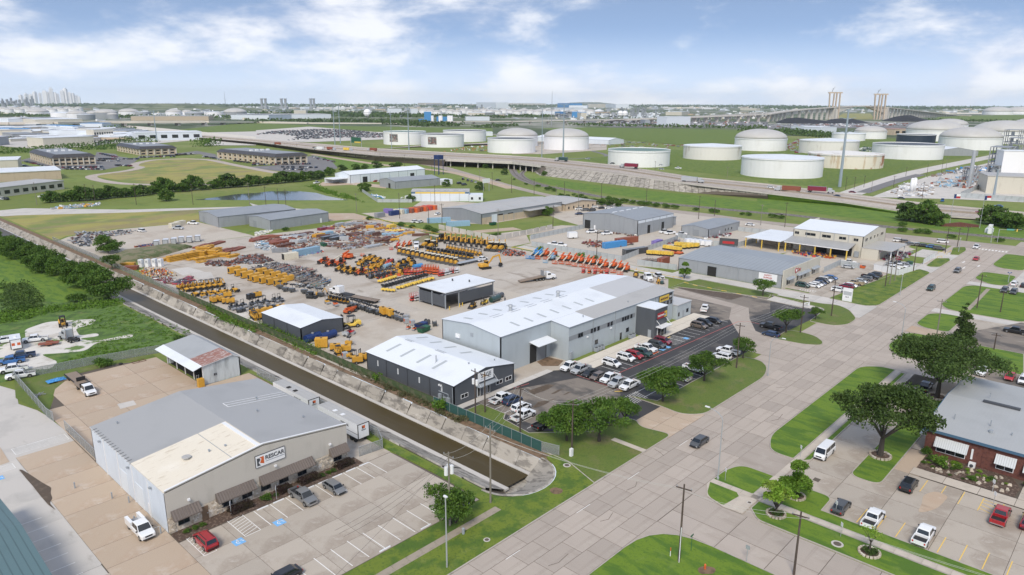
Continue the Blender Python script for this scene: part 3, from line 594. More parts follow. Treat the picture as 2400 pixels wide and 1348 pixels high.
# BUILDINGS
def proj_y(u,v,z):
 X=u*sin(HEAD)-v*cos(HEAD);Y=u*cos(HEAD)+v*sin(HEAD);Z=z-CAMH
 cz=Y*cos(PITCH)-Z*sin(PITCH);cy=Y*sin(PITCH)+Z*cos(PITCH);x,y=FOC*X/cz,FOC*cy/cz
 c,s=cos(ROLL),sin(ROLL);x,y=c*x+s*y,-s*x+c*y
 return CPX+x,CPY-y
def zat(k,x,yb,yt):
 s=6.419 if k[0]=='F' else 6 if k==G4 else 3.965
 u,v=q(k,x,yb);T=ORG[k][1]+yt/s;lo,hi=-5,500
 for _ in range(40):
  m=(lo+hi)/2
  if proj_y(u,v,m)[1]>T:lo=m
  else:hi=m
 return u,v,lo
CACHE={}
def C9(key,fn):
 if key not in CACHE:CACHE[key]=fn()
 return CACHE[key]
class Bld:
 def __init__(s,name,la,x,y,L,D,eave,rise,ridge,wall,roof,trim='tg',by_=(0,0),rz=0,over=.25,group=None,cat='building',bay_mat=None,roof_parts=True,peak=.5,eave_back=None,light=False):
  s.root=G9(name,la,cat,(x,y,0),rz,group);s.L,s.D,s.e=L,D,eave
  r=s.root;W_=.25
  if ridge=='x':xs=[(0,eave),(D*peak,eave+rise),(D,eave_back or eave)]
  else:xs=[(0,eave),(L*peak,eave+rise),(L,eave_back or eave)]
  def wS(axis,at,top_fn,length,n,m):
   n=max(1,n)
   for i in range(n):
    a,c=length*i/n,length*(i+1)/n;b=MB()
    ks=[a]+([p for p,_ in xs[1:2]if a<p<c]if axis==ridge_ax else[])+[c]
    for a0,a1 in zip(ks,ks[1:]):
     t0,t1=top_fn(a0),top_fn(a1)
     lo,hi=(at,at+W_)if at==0 else(at-W_,at)
     if axis=='y':
      P=lambda xx,yy,z:(xx,yy,z)
     else:P=lambda xx,yy,z:(yy,xx,z)
     v8=[P(lo,a0,0),P(hi,a0,0),P(hi,a1,0),P(lo,a1,0),P(lo,a0,t0),P(hi,a0,t0),P(hi,a1,t1),P(lo,a1,t1)]
     k=len(b.v);b.v+=v8
     fs=[(4,5,6,7),(0,1,5,4),(1,2,6,5),(2,3,7,6),(3,0,4,7)]
     b.f+=[tuple(k+j for j in(f if axis=='y' else f[::-1]))for f in fs];b.m+=[0]*5
    P9('wall_panel' if n>1 else 'wall',b,m,r)
    if i and n>1:
     dp=MB().e(0,0,0,.14,.14,top_fn(a)-.1);o_=-.08 if at==0 else at+.08
     P9('downspout',dp,trim,r,(o_,a,0)if axis=='y' else(a,o_,0))
  def rh(t):
   (a,za),(p,zp),(c,zc)=xs
   return za+(zp-za)*t/p if t<=p else zp+(zc-zp)*(t-p)/(c-p)
  ridge_ax='y' if ridge=='x' else 'x'
  bx,by=by_
  if ridge=='x':
   wS('x',0,lambda t:eave,L,bx,bay_mat or wall);wS('x',D,lambda t:xs[2][1],L,1,wall)
   wS('y',0,rh,D,by,wall);wS('y',L,rh,D,1,wall)
  else:
   wS('y',0,lambda t:eave,D,by,bay_mat or wall);wS('y',L,lambda t:xs[2][1],D,1,wall)
   wS('x',0,rh,L,bx,wall);wS('x',D,rh,L,1,wall)
  o=over;th=.12
  for i in range(2):
   (a,za),(c,zc)=xs[i],xs[i+1];sl=(zc-za)/(c-a)
   if i==0:a-=o;za-=sl*o
   else:c+=o;zc+=sl*o
   if ridge=='x':v8=[(-o,a,za+.02),(L+o,a,za+.02),(L+o,c,zc+.02),(-o,c,zc+.02)]
   else:v8=[(a,-o,za+.02),(c,-o,zc+.02),(c,D+o,zc+.02),(a,D+o,za+.02)]
   b=MB();b.v=v8+[(x,y,z+th)for x,y,z in v8];b.f=[(3,2,1,0),(4,5,6,7),(0,1,5,4),(1,2,6,5),(2,3,7,6),(3,0,4,7)];b.m=[1,0,1,1,1,1]
   P9('roof_slope',b,[roof,trim],r)
  s.rh=rh;s.ridge=ridge
 def on(s,face,t,z,out=.0):
  return{'x0':(-out,t,z,-pi/2),'x1':(s.L+out,t,z,pi/2),'y0':(t,-out,z,0),'y1':(t,s.D+out,z,pi)}[face]
 def window(s,face,t,z,w,h,frame='tw',n=2,pane='glass',name='window'):
  x,y,z_,r=s.on(face,t,z)
  def mk():
   b=MB();f=.08
   b.b(-w/2,-.07,0,w/2,0,f).b(-w/2,-.07,h-f,w/2,0,h).b(-w/2,-.07,f,-w/2+f,0,h-f).b(w/2-f,-.07,f,w/2,0,h-f)
   for i in range(1,n):xx=-w/2+w*i/n;b.b(xx-.03,-.06,f,xx+.03,0,h-f)
   return b.mesh(name,frame),Bx(-w/2+f,-.03,f,w/2-f,0,h-f).mesh('pane',pane)
  a,p=C9(('win',w,h,frame,n,pane,name),mk);o=link(name,a,s.root,(x,y,z_),r);link('pane',p,o)
 def door(s,face,t,w,h,m='door_grey',name='door',z=0,proud=.05):
  x,y,z_,r=s.on(face,t,z)
  o=link(name,C9(('door',w,h,m,name),lambda:Bx(-w/2,-proud,.02,w/2,0,h).mesh(name,m)),s.root,(x,y,z_),r)
  if h<2.6:link('handle',C9('handle',lambda:Bx(.3,-.12,1,.42,-.05,1.08).mesh('handle','tw')),o)
 def hole(s,face,t,w,h,depth=2.5):
  """an open bay: dark doorway with frame"""
  x,y,z_,r=s.on(face,t,0)
  link('doorway',C9(('hole',w,h),lambda:Bx(-w/2,-.03,.01,w/2,0,h).mesh('doorway','dv')),s.root,(x,y,z_),r)
  link('door_frame',C9(('hf',w,h),lambda:Bx(-w/2-.12,-.08,0,-w/2,0,h).b(w/2,-.08,0,w/2+.12,0,h).b(-w/2-.12,-.08,h,w/2+.12,0,h+.15).mesh('door_frame','tg')),s.root,(x,y,z_),r)
 def sy(s,t,al,w,l,m='skylight',name='skylight',rise=.03):
  """a translucent sheet in the roof: t across the slope, al the ridge"""
  h0,h1=s.rh(t)+.16,s.rh(t+w)+.16
  if s.ridge=='x':v=[(al,t,h0),(al+l,t,h0),(al+l,t+w,h1),(al,t+w,h1)]
  else:v=[(t,al,h0),(t+w,al,h1),(t+w,al+l,h1),(t,al+l,h0)]
  b=MB();b.v=v+[(x,y,z+rise)for x,y,z in v];b.f=[(4,5,6,7),(0,1,5,4),(1,2,6,5),(2,3,7,6),(3,0,4,7)];b.m=[0]*5
  P9(name,b,m,s.root)
 def vent(s,x,y,r=.22,h=.9,m='tg'):
  z=s.rh(y if s.ridge=='x' else x)
  P9('roof_vent',Vc(0,0,0,h,r,n=8).w(0,0,h,h+.12,r*1.6,n=8),m,s.root,(x,y,z))
def text(body,parent,loc,size,m,rz=.0,name='lettering',align='CENTER',bold=.0,tilt=pi/2,shear=0):
 c=bpy.data.curves.new(name,'FONT');c.body=body;c.size=size;c.extrude=.02;c.offset=bold;c.align_x=align;c.shear=shear;c.materials.append(M_[m])
 o=BO.new(name,c);COL.objects.link(o);o.parent=parent;o.location=loc;o.rotation_euler=(tilt,0,rz);return o
def sign_board(root,x,y,z,w,h,face='white',edge='td',rz=.0,t=.14):
 s=link('sign',Bx(-w/2,-t,0,w/2,0,h).mesh('sign',edge),root,(x,y,z),rz)
 P9('sign_face',Bx(-w/2+.08,-t-.03,.08,w/2-.08,-t,h-.08),face,s);return s
 # ---- freight oF (front left)
B=Bld('freight_office','grey roofed beige front building with brown awnings and RESCAR sign beside the canal',33.2,100.2,31.2,31.6,6.7,1.9,'y','wall_blue_white','roof_grey_y','tw',by_=(1,5),over=.12,peak=.5)
R_=B.root
b=MB()
for a,c in((0,15.6),(15.6,31.2)):
 ta,tc_=B.rh(a)+.35,B.rh(c)+.35;k=len(b.v)
 b.v+=[(a,-.12,2.6),(c,-.12,2.6),(c,-.12,tc_),(a,-.12,ta),(a,-.003,2.6),(c,-.003,2.6),(c,-.003,tc_),(a,-.003,ta)];b.f+=[tuple(k+i for i in f)for f in((0,1,2,3),(7,6,5,4),(3,2,6,7),(0,3,7,4),(1,5,6,2),(0,4,5,1))];b.m+=[0]*6
P9('front_stucco',b,'wall_beige',R_)
for a,c in((0,15.6),(15.6,31.2)):P9('parapet_cap',MB().o((a,-.05,B.rh(a)+.40),(c,-.05,B.rh(c)+.40),.3,.1),'tw',R_)
rs=random.Random(3)
wins=[2.2,8.9,12.2,15.4,18.6,22,29]
sm=[Bx(-w/2,-.1,0,w/2,0,h).mesh('stone','stone')for w,h in((.7,.26),(.5,.2),(.95,.3),(.42,.34))]
bb=Bx(0,-.16,0,31.2,-.003,2.55);P9('stone_skin',bb,'stone',R_)
cnt=0
for row in range(8):
 x=rs.uniform(0,.5)
 while x<30.8 and cnt<290:
  if not any(abs(x-w_)<1.35 for w_ in wins+[5.4])and rs.random()<.75:
   link('stone',rs.choice(sm),R_,(x+.3,-.16,.08+row*.31));cnt+=1
  x+=rs.uniform(.7,1.1)
for w_ in wins:
 B.window('y0',w_,.85,1.7,1.45,'td',2)
for o_ in[c for c in BO if c.parent==R_ and c.name.startswith('window')]:o_.location.y=-.17
B.door('y0',5.4,1,2.3,'door_tan')
for o_ in[c for c in BO if c.parent==R_ and c.name.startswith('door')and not c.name.startswith('door_')]:o_.location.y=-.17
for a,c in((.5,4.6),(7.2,20.4-7),(13.4+1,24),(27.4,30.9)):
 n_=max(1,int((c-a)/.42));L_=c-a
 P9('awning',MB().l([[(a,-.17,3.6),(a,-1.35,2.45),(a,-1.35,2.28),(a,-.17,2.28)],[(c,-.17,3.6),(c,-1.35,2.45),(c,-1.35,2.28),(c,-.17,2.28)]]),'awning',R_)
 ribs=MB()
 for i in range(n_+1):ribs.o((a+L_*i/n_,-.2,3.62),(a+L_*i/n_,-1.36,2.49),.05,.06)
 P9('awning_ribs',ribs,'awning',R_,kind='stuff')
sg=sign_board(R_,16.6,-.13,5.2,5.2,2.1)
text('RESCAR',sg,(.75,-.19,1),.95,'td',bold=.02);P9('small_print',Bx(-.9,-.2,.66,2.4,-.19,.76),'tg',sg)
P9('emblem',MB().q((-2.35,-.19,.3),(-1.75,-.19,.3),(-2.1,-.19,.85),(-1.75,-.19,1.25),(-1.85,-.19,1.6),(-2.35,-.19,1.65)),'td',sg)
P9('emblem',MB().q((-1.85,-.19,.75),(-1.15,-.19,.45),(-1.15,-.19,1.75),(-1.9,-.19,1.72),(-1.55,-.19,1.4)),'orange',sg)
for t in(3.2,17.3,27.6):P9('wall_lamp',MB().e(0,-.2,0,.4,.3,.3),'tw',R_,(t,-.12,4.3))
for t in(5,14,27):P9('wall_lamp',MB().e(-.25,0,0,.3,.45,.25),'tg',R_,(0,t,5.6))
for t in(10.4,17):P9('roller_door',Bx(-.06,-1.6,.1,0,1.6,3.9),'ww',R_,(0,t,0))
P9('side_door',Bx(-.06,-.5,0,0,.5,2.2),'tw',R_,(0,6.8,0))
hA=lambda x:B.rh(x)+.15
P9('coated_roof',MB().l([[(-.1,-.05,hA(0)),(-.1,-.05,hA(0)+.06),(-.1,12.6,hA(0)+.06),(-.1,12.6,hA(0))],[(15.5,-.05,hA(15.5)),(15.5,-.05,hA(15.5)+.06),(15.5,12.6,hA(15.5)+.06),(15.5,12.6,hA(15.5))]]),'roof_cream',R_)
P9('coating_seam',MB().o((10.6,0,hA(10.6)+.1),(10.6,12.5,hA(10.6)+.1),.08,.04),'tg',R_);P9('coating_edge',Bx(14.7,0,hA(15)+.03,15.3,12.4,hA(15)+.14),'tw',R_)
B.vent(6,6.2,.45,.55,'rp');B.vent(9.2,5.2,.12,.5);B.vent(11.6,4.6,.12,.4);B.vent(22,14,.12,.5);B.vent(27,7,.12,.5);B.vent(25,20,.12,.6);B.vent(3.4,28.5,.1,.5)
for i in range(3):P9('roof_strip',MB().o((19,21-i*1.1,hA(19)+.05),(30.8,21.2-i*1.1,hA(30.8)+.05),.12,.05),'tw',R_)
P9('roof_strip',MB().o((19,21,hA(19)+.05),(19,18.8,hA(19)+.05),.12,.05),'tw',R_)
for t in range(16):P9('gutter_strap',MB().o((-.3,12.6+t*1.15,hA(0)),(.5,12.6+t*1.15,hA(.5)+.04),.05,.05),'td',R_)
for x,y in((27.8,124.6),(30.9,116.8),(30.8,107),(29.9,106.4),(31.4,104.6),(32.4,101.2),(32.3,113.5)):
 tag(link('bollard',C9('bollard_g',lambda:Vc(0,0,0,1.1,.11,n=8).mesh('bollard','tg')),None,(x,y,.05)),'grey steel bollard beside the white wall of the freight office','bollard','grey bollards by the freight office drive')
 # ---- weathered shed with car port
B=Bld('storage_shed','small peeling white shed with grey and rusty roof and open car port',62.2,152.8,8.6,20.6,4.6,.9,'y','wall_peeling','roof_slate','tw',over=.35,peak=.8)
R_=B.root
for c in[c for c in BO if c.parent==R_ and c.name.startswith('wall')]:
 if c.data.vertices[0].co.x<.3 and abs(c.dimensions.y-20.6)<.2:BO.remove(c);break
P9('back_wall',Bx(.25,19.6,0,1.2,20.2,4.6),'wall_peeling',R_)
for t in(.2,5.2,9.9,14.6,20):P9('post',MB().e(0,0,0,.16,.16,4.5),'tw',R_,(-.1,t,0))
P9('lean_roof',MB().l([[(-2.4,-.35,4),(-2.4,-.35,4.1),(-2.4,20.9,4.1),(-2.4,20.9,4)],[(-.3,-.35,4.66),(-.3,-.35,4.78),(-.3,20.9,4.78),(-.3,20.9,4.66)]]),'ry',R_)
P9('rusty_roof',MB().l([[(-.32,-.36,B.rh(-.3)+.15),(-.32,-.36,B.rh(-.3)+.2),(-.32,6.2,B.rh(-.3)+.2),(-.32,6.2,B.rh(-.3)+.15)],[(6.88,-.36,B.rh(6.88)+.15),(6.88,-.36,B.rh(6.88)+.2),(6.88,6.2,B.rh(6.88)+.2),(6.88,6.2,B.rh(6.88)+.15)]]),'roof_rust',R_)
B.window('y0',2.6,1.6,.8,.7,'tg')
P9('inner_floor',Bx(.3,.3,.03,8.3,20,.08),'dv',R_)
tag(P9('yellow_cabinet',MB().e(0,0,.1,1.3,1,1.9).e(0,0,0,1.1,.8,.1),'yellow',None,(61.2,152.4,0)),'yellow steel cabinet at the corner of the peeling shed','cabinet')
tag(P9('step_ladder',MB().o((0,0,0),(.5,.2,2.6),.06,.06).o((.5,0,0),(1,.2,2.6),.06,.06).o((.1,.05,.6),(.6,.05,.6),.05,.05).o((.25,.1,1.2),(.75,.1,1.2),.05,.05).o((.35,.15,1.8),(.85,.15,1.8),.05,.05).o((.45,.18,2.4),(.95,.18,2.4),.05,.05),'gv',None,(60.4,153.4,0)),'aluminium ladder leaning by the opening of the peeling shed','ladder')
# ---- teal roofed neighbour, lower left
B=Bld('teal_roof_building','low building with dark teal ribbed metal roof at the west lot edge',6,88,11.2,26.6,4.6,1.2,'x','wall_beige','roof_teal','roof_teal',over=.4)
B.root.location=(5.5,94.5,0)
# ---- dark grey oF beside the canal with the SAGE sign
B=Bld('charcoal_office','charcoal metal building with white roof and SAGE sign facing the car park',92.9,103.3,18.4,30.6,4.65,1.6,'y','wh','ry','td',by_=(1,4),over=.22)
R_=B.root;
for t in(3.8,11.2,18.7,26.2):B.window('x0',t,2.3,.35,1.3,'tw',1,'skylight')
for t in(3,13.6,16.6):B.window('y0',t,1.15,2.1,1,'tw',2)
for t in(7.2,9,10.2):B.window('y0',t,.15,.9,2.4,'tw',1,name='glazed_door')
P9('canopy',Bx(6.2,-1.5,2.75,12.2,0,2.92),'tg',R_)
for x in(6.6,11.8):P9('canopy_tie',MB().o((x,-1.4,2.9),(x,-.02,4.2),.05,.05),'tw',R_)
sg=sign_board(R_,9.2,-.02,3.35,4.9,2.3)
text('S',sg,(-1.15,-.19,.95),1.25,'td',bold=.02);text('A',sg,(-.38,-.19,.95),1.25,'yellow',bold=.02);text('G',sg,(.5,-.19,.95),1.25,'td',bold=.02);text('E',sg,(1.35,-.19,.95),1.25,'td',bold=.02);P9('small_print',Bx(-1.6,-.2,.5,1.6,-.19,.6),'tg',sg)
P9('lamp_pair',MB().e(-.2,0,0,.3,.35,.35).e(-.2,.6,0,.3,.35,.35),'tw',R_,(0,3.8,3.6))
P9('conduit',MB().o((-.12,.3,.3),(-.12,.3,4.2),.12,.12).o((-.2,4.6,2.4),(-.2,1.6,2.4),.14,.14).o((-.2,1.6,2.4),(-.2,1.6,.8),.14,.14).o((-.2,3,2),(-.2,3,.4),.12,.12),'tg',R_)
for y,h in((1.4,1.5),(2.6,1.3),(4,1.7)):P9('meter_cabinet',MB().e(-.35,0,.25,.5,.8,h),'tg',R_,(0,y,0))
for t,al in((2.6,25.8),(2.6,20.6),(2.6,14.8),(2.6,9.4),(12.6,27),(12.6,21.8),(12.6,16.6),(12.6,11.2)):B.sy(t,al,4.2 if t<9 else 3.6,.75)
B.sy(8.9,24.6,.18,2.6,'tg','ridge_vent');B.sy(9.5,24.6,.18,2.6,'tg','ridge_vent');B.sy(8.9,13,.18,3.2,'tg','ridge_vent');B.sy(9.5,13,.18,3.2,'tg','ridge_vent')
P9('flue',Vc(0,0,0,1.9,.14).o((0,0,.6),(-1,-.5,.1),.05,.05),'gv',R_,(5.2,11.5,5.3));B.vent(8.3,4.2,.12,.4);B.vent(15.6,3.4,.12,.4)
# ---- big light grey works building
WX,WY=112.7,108.8
B=Bld('rental_works','long light grey works building with white roof, charcoal entrance tower and MUSTANG signs',WX,WY,67,20.4,9.35,1,'x','wl','rx','tg',by_=(1,1),over=.2)
R_=B.root
fx0,fx1,fy0,fy1=18.1,67,-5.75,0
n_=5
for i in range(n_):
 a,c=fx0+(fx1-fx0)*i/n_,fx0+(fx1-fx0)*(i+1)/n_
 P9('wall_panel',Bx(a,fy0,0,c,fy0+.25,8.75),'wl',R_)
 if i:P9('downspout',MB().e(0,0,0,.14,.14,8.7),'tg',R_,(a,fy0-.08,0))
for x in(fx0,fx1-.25):
 b=MB();b.v=[(x,fy0+.25,0),(x+.25,fy0+.25,0),(x+.25,-.01,0),(x,-.01,0),(x,fy0+.25,8.75),(x+.25,fy0+.25,8.75),(x+.25,-.01,9.34),(x,-.01,9.34)]
 b.f=[(4,5,6,7),(0,1,5,4),(1,2,6,5),(2,3,7,6),(3,0,4,7)];b.m=[0]*5;P9('wall_panel',b,'wl',R_)
v8=[(fx0-.2,fy0-.25,8.76),(fx1+.2,fy0-.25,8.76),(fx1+.2,-.21,9.33),(fx0-.2,-.21,9.33)];b=MB();b.v=v8+[(x,y,z+.12)for x,y,z in v8];b.f=[(3,2,1,0),(4,5,6,7),(0,1,5,4),(1,2,6,5),(3,0,4,7)];b.m=[1,0,1,1,1]
P9('roof_slope',b,['rx','tg'],R_)
rz_=lambda y:9.35+(y/10.2)*1+.16
P9('ribbed_roof',MB().l([[(47,.3,rz_(.3)),(67.1,.3,rz_(.3)),(67.1,.3,rz_(.3)+.03),(47,.3,rz_(.3)+.03)],[(47,10.1,rz_(10.1)),(67.1,10.1,rz_(10.1)),(67.1,10.1,rz_(10.1)+.03),(47,10.1,rz_(10.1)+.03)]]),'roof_ribbed',R_)
P9('ribbed_roof',MB().l([[(28,-5.9,8.9),(67.1,-5.9,8.9),(67.1,-5.9,8.94),(28,-5.9,8.94)],[(28,.2,rz_(.2)),(67.1,.2,rz_(.2)),(67.1,.2,rz_(.2)+.03),(28,.2,rz_(.2)+.03)]]),'rp',R_)
for i in range(8):B.sy(2,8.2+i*5,3,.7)if i<7 else None
for i in range(8):B.sy(13,3+i*5.2,3,.8)
for i in range(5):
 B.sy(9.5,7.2+i*6.4,.16,3.6,'tg','ridge_vent');B.sy(10.7,7.2+i*6.4,.16,3.6,'tg','ridge_vent')
for x,y in((14.6,10.6),(33.6,10.6)):
 P9('turbine_vent',Vc(0,0,0,1.2,.45,n=10).w(0,0,1.2,1.7,.65,.5,n=10),'gv',R_,(x,y,10.4))
B.vent(26.5,-3.6,.12,.5);B.vent(46,-4,.12,.5)
P9('window_band',Bx(18.15,fy0-.04,5.2,47,fy0,6.35),'wm',R_)
for x in(22.2,23.2,27.4,28.6,30.2,34.6,36,41.2,42.4,43.6,45.2):
 o=link('window',C9('bandwin',lambda:Bx(-.45,-.09,0,.45,0,1.15).mesh('window','td')),R_,(x,fy0-.04,5.2));link('pane',C9('bandpane',lambda:Bx(-.38,-.11,.08,.38,-.09,1.07).mesh('pane','glass')),o)
P9('window_band',Bx(54.6,fy0-.04,6.1,66.6,fy0,7.4),'wm',R_)
for i in range(6):o=link('window',CACHE['bandwin'],R_,(56.4+i*1.9,fy0-.04,6.15));link('pane',CACHE['bandpane'],o)
def onf(x,z,w,h,nm='window'):
 o=link(nm,Bx(-w/2,-.07,0,w/2,0,h).mesh(nm,'tg'),R_,(x,fy0,z));P9('pane',Bx(-w/2+.08,-.09,.08,w/2-.08,-.07,h-.08),'glass',o)
for x in(29.5,43.6,57.2):onf(x,1.6,1.5,1.3)
for x in(40.5,):onf(x,.1,1,2.1,'door')
for x in(25.6,35.8):P9('wall_lamp',MB().e(0,-.15,0,.4,.3,.3),'tw',R_,(x,fy0,4.4))
P9('doorway',Bx(10.2,-.05,0,16.4,-.003,4.9),'dv',R_);P9('roller_door',Bx(12.6,-.12,0,16.1,-.06,4.9),'door_grey',R_)
P9('dock_canopy',MB().l([[(9.9,-3.2,5.1),(16.7,-3.2,5.1),(16.7,-3.2,5.25),(9.9,-3.2,5.25)],[(9.9,-.05,5.6),(16.7,-.05,5.6),(16.7,-.05,5.75),(9.9,-.05,5.75)]]),['rx'],R_)
P9('side_louvre',Bx(-.35,0,0,0,1.4,1),'tw',R_,(0,13.8,5.9));P9('side_louvre',Bx(-.12,0,0,0,.9,.9),'tg',R_,(0,9.2,7.3))
P9('electric_cabinet',Bx(-.5,-.45,.4,.5,0,2.3),'tg',R_,(19,fy0,0))
T_=link('entrance_tower',Bx(0,0,0,6.2,6.1,8.2).mesh('entrance_tower','wh'),R_,(47.6,-11.6-.2,0))
P9('tower_roof',Bx(-.15,-.15,8.2,6.35,6,8.4),['rx'],T_);P9('glazed_door',Bx(1.6,-.06,.1,4.9,0,2.7),'glass',T_);P9('door_frame',Bx(1.45,-.1,.1,1.6,0,2.8).b(4.9,-.1,.1,5.05,0,2.8).b(3.2,-.1,.1,3.3,0,2.7).b(1.45,-.1,2.8,5.05,0,2.95),'tw',T_)
P9('entrance_canopy',Bx(.6,-2,3.15,6,0,3.35),'tw',T_)
for x in(.9,5.6):P9('canopy_tie',MB().o((x,-1.9,3.3),(x,-.02,5),.1,.1),'tw',T_)
P9('side_door',Bx(-.06,1,.1,0,2,2.3),'tg',T_)
sg=link('sign',Bx(0,-.25,0,4.9,0,1.75).mesh('sign','td'),T_,(.75,0,5.35));P9('sign_face',Bx(.05,-.29,.05,3.5,-.25,1.7),'bright_red',sg);P9('sign_face',Bx(3.5,-.29,.05,4.85,-.25,1.7),'pale_yellow',sg)
text('MUSTANG',sg,(1.75,-.33,.62),.68,'white',bold=.02);P9('emblem',Bx(3.35,-.32,.5,4.3,-.3,1.15),'black',sg);text('CAT',sg,(3.85,-.36,.62),.42,'white',bold=.015)
sg=link('sign',Bx(0,-.25,0,7,0,1.85).mesh('sign','td'),R_,(58.6,fy0,6.75+.9));sg.location=(59,fy0-.01,6.65+.0)
for o_ in[c for c in BO if c.parent==R_ and c.name.startswith('window_band')and c.data.vertices[0].co.x>50]:o_.location.z=-1.05
for o_ in[c for c in BO if c.parent==R_ and c.name.startswith('window')and c.location.x>55 and c.location.z>6]:o_.location.z=5.1
P9('sign_face',Bx(.08,-.3,.08,5.1,-.25,1.77),'pale_yellow',sg);P9('sign_face',Bx(5.1,-.3,.08,6.9,-.25,1.77),'black',sg);text('MUSTANG',sg,(2.6,-.34,.6),.85,'brown',bold=.02);text('CAT',sg,(6,-.34,.65),.75,'white',bold=.02)
wg=link('side_wing',Bx(0,0,0,8,12,4.3).mesh('side_wing','wl'),R_,(67.3,-7.2,0));P9('wing_roof',Bx(-.1,-.15,4.3,8.15,12.1,4.5),['roof_ribbed'],wg)
for x,z,w,h in((1,.9,.9,1.2),(5.9,1.2,1.3,1.2)):o=P9('window',Bx(x-w/2,-.06,z,x+w/2,0,z+h),'td',wg);P9('pane',Bx(x-w/2+.1,-.08,z+.1,x+w/2-.1,-.06,z+h-.1),'glass',o)
P9('door',Bx(3.1,-.06,.1,4.1,0,2.3),'tg',wg)
ac=Kit('air_unit','air conditioner');ac.a('case',MB().e(0,0,0,.95,.95,1),'tg');ac.a('fan_grille',Vc(0,0,1,1.06,.38,n=12),'td')
for x,y,t in((141.2,102.2,'nearest the loading door'),(142.6,102.2,'second from the loading door'),(143.9,102.2,'third from the loading door'),(156.2,101.8,'left of the charcoal tower'),(157.5,101.8,'tight against the charcoal tower'),(171,102,'right of the charcoal tower')):ac.put(x,y,0,'grey air conditioning unit on the front walk, '+t,'air units by the works wall',z=.14)
# ---- small charcoal shed by the canal
B=Bld('charcoal_shed','charcoal metal shed with plain white roof beside the ivy covered canal fence',93,163.4,13.2,20.8,3.9,.9,'y','wh','ry','td',by_=(1,3),over=.12)
# ---- open wash shed
R_=G9('wash_shed','open sided charcoal shed with pale flat roof in the middle of the yard','shed',(140.1,158.9,0))
for x,y in((0,0),(0,6.2),(0,12.4),(5.6,0),(20.8,0),(20.8,12.4),(10.4,12.4)):P9('post',MB().e(0,0,0,.28,.28,5.3),'tg',R_,(x,y,0))
P9('screen_wall',Bx(-.12,.15,.7,0,12.3,4.3),'wh',R_);P9('screen_wall',Bx(5.8,-.12,.8,20.7,0,4.3),'wh',R_);P9('screen_wall',Bx(.2,12.4,.8,14,12.52,5.2),'wh',R_)
P9('roof',Bx(-.5,-.6,5.35,21.3,13,5.6),['rx'],R_);P9('eave_beam',Bx(-.4,-.5,5.1,21.2,-.3,5.34),'td',R_);P9('eave_beam',Bx(-.4,-.29,5.1,-.2,12.9,5.34),'td',R_)
P9('shed_floor',Bx(.3,.3,.04,20.5,12.2,.1),'aw',R_)
for x,y in((11.2,9),(14,4)):P9('roof_vent',Vc(0,0,0,.7,.25),'td',R_,(x,y,5.6))
for x,y in((140.6,157.6),(145,157.8),(146.4,158)):tag(link('yellow_bollard',C9('yb',lambda:Vc(0,0,0,1.2,.14,n=8).mesh('yellow_bollard','pale_yellow')),None,(x,y,0)),'yellow bollard guarding the opening of the open sided shed','bollard','yellow bollards at the wash shed')
# ---- supply shop (white lettered), grey works, beige works
B=Bld('supply_shop','long grey shop with ribbed roof, cream front and SAFETY SUPPLIES sign',237.6,94.5,33.5,40.4,4.8,1.3,'y','wg','roof_grey_seam','tg',by_=(1,5),over=.2)
for c in[c for c in BO if c.parent==B.root and c.name.startswith('roof_slope')]:c.data.materials[0]=M_['roof_grey_seam_y']if 'roof_grey_seam_y' in M_ else rO('roof_grey_seam_y',(.30,.325,.345),(0,1,0),1.7,.9)or M_['roof_grey_seam_y']
R_=B.root;P9('front_panel',Bx(-.1,-.35,0,33.6,-.01,6.4),'wc',R_)
B.hole('x0',26.4,3.6,3.6)
for t in(3.2,7.2):B.window('x0',t,1,1.3,1.2,'tg',1)
for a,c in((2.5,8.5),(11.5,22.5),(25,31.5)):
 P9('awning',MB().l([[(a,-.36,3.3),(a,-1.5,2.8),(a,-1.5,2.7),(a,-.36,2.7)],[(c,-.36,3.3),(c,-1.5,2.8),(c,-1.5,2.7),(c,-.36,2.7)]]),'tg',R_)
for t in(3.6,5.4,12.4,16.2,19.6,26.4,28.2):B.window('y0',t,.8,1.1,1.6,'td',1)
for c in[c for c in BO if c.parent==R_ and c.name.startswith('window')and c.location.y==0]:c.location.y=-.36
sg=link('sign',Bx(0,0,0,6.6,.12,3).mesh('sign','white'),R_,(-.14,8.1-0,1.5),-pi/2);sg.location=(-.16,8.4,1.5)
for tx,z,c_ in(('SAFETY',2.1,'bright_red'),('SUPPLIES',1.2,'bright_red'),('281-479-2407',.35,'td')):text(tx,sg,(3.3,-.02,z),.8,c_,bold=.01)
text('Cmc',R_,(13,-.4,4.1),1.9,'bright_red',bold=.05,shear=.3);P9('emblem',Cy((10.6,-.36,4.7),(10.6,-.46,4.7),.95,n=16),'bright_red',R_);P9('emblem',Cy((10.6,-.46,4.7),(10.6,-.5,4.7),.55,n=16),'white',R_)
B=Bld('grey_works','large grey metal works with low pitched roof and dark open doors',288,186.6,32.5,33,7.4,1.7,'x','wg','rg','tg',by_=(5,1),over=.2)
for i in range(5):P9('light_band',Bx(32.5*i/5+.15,-.04,5.9,32.5*(i+1)/5-.15,0,7.2),'ww',B.root)
B.hole('y0',9.8,2.6,4.2);B.hole('y0',22.6,2.6,4.2);B.hole('x0',30,3.6,4.4);B.door('x0',25.5,1,2.2,'tw')
for i in range(5):B.sy(16.2,2.5+i*6,.6,3.4,'rx','ridge_vent',.3)
P9('side_wing',Bx(32.6,3,0,40.5,14,4.4),'wg',B.root);P9('wing_roof',Bx(32.6,2.8,4.4,40.7,14.2,4.6),['rg'],B.root)
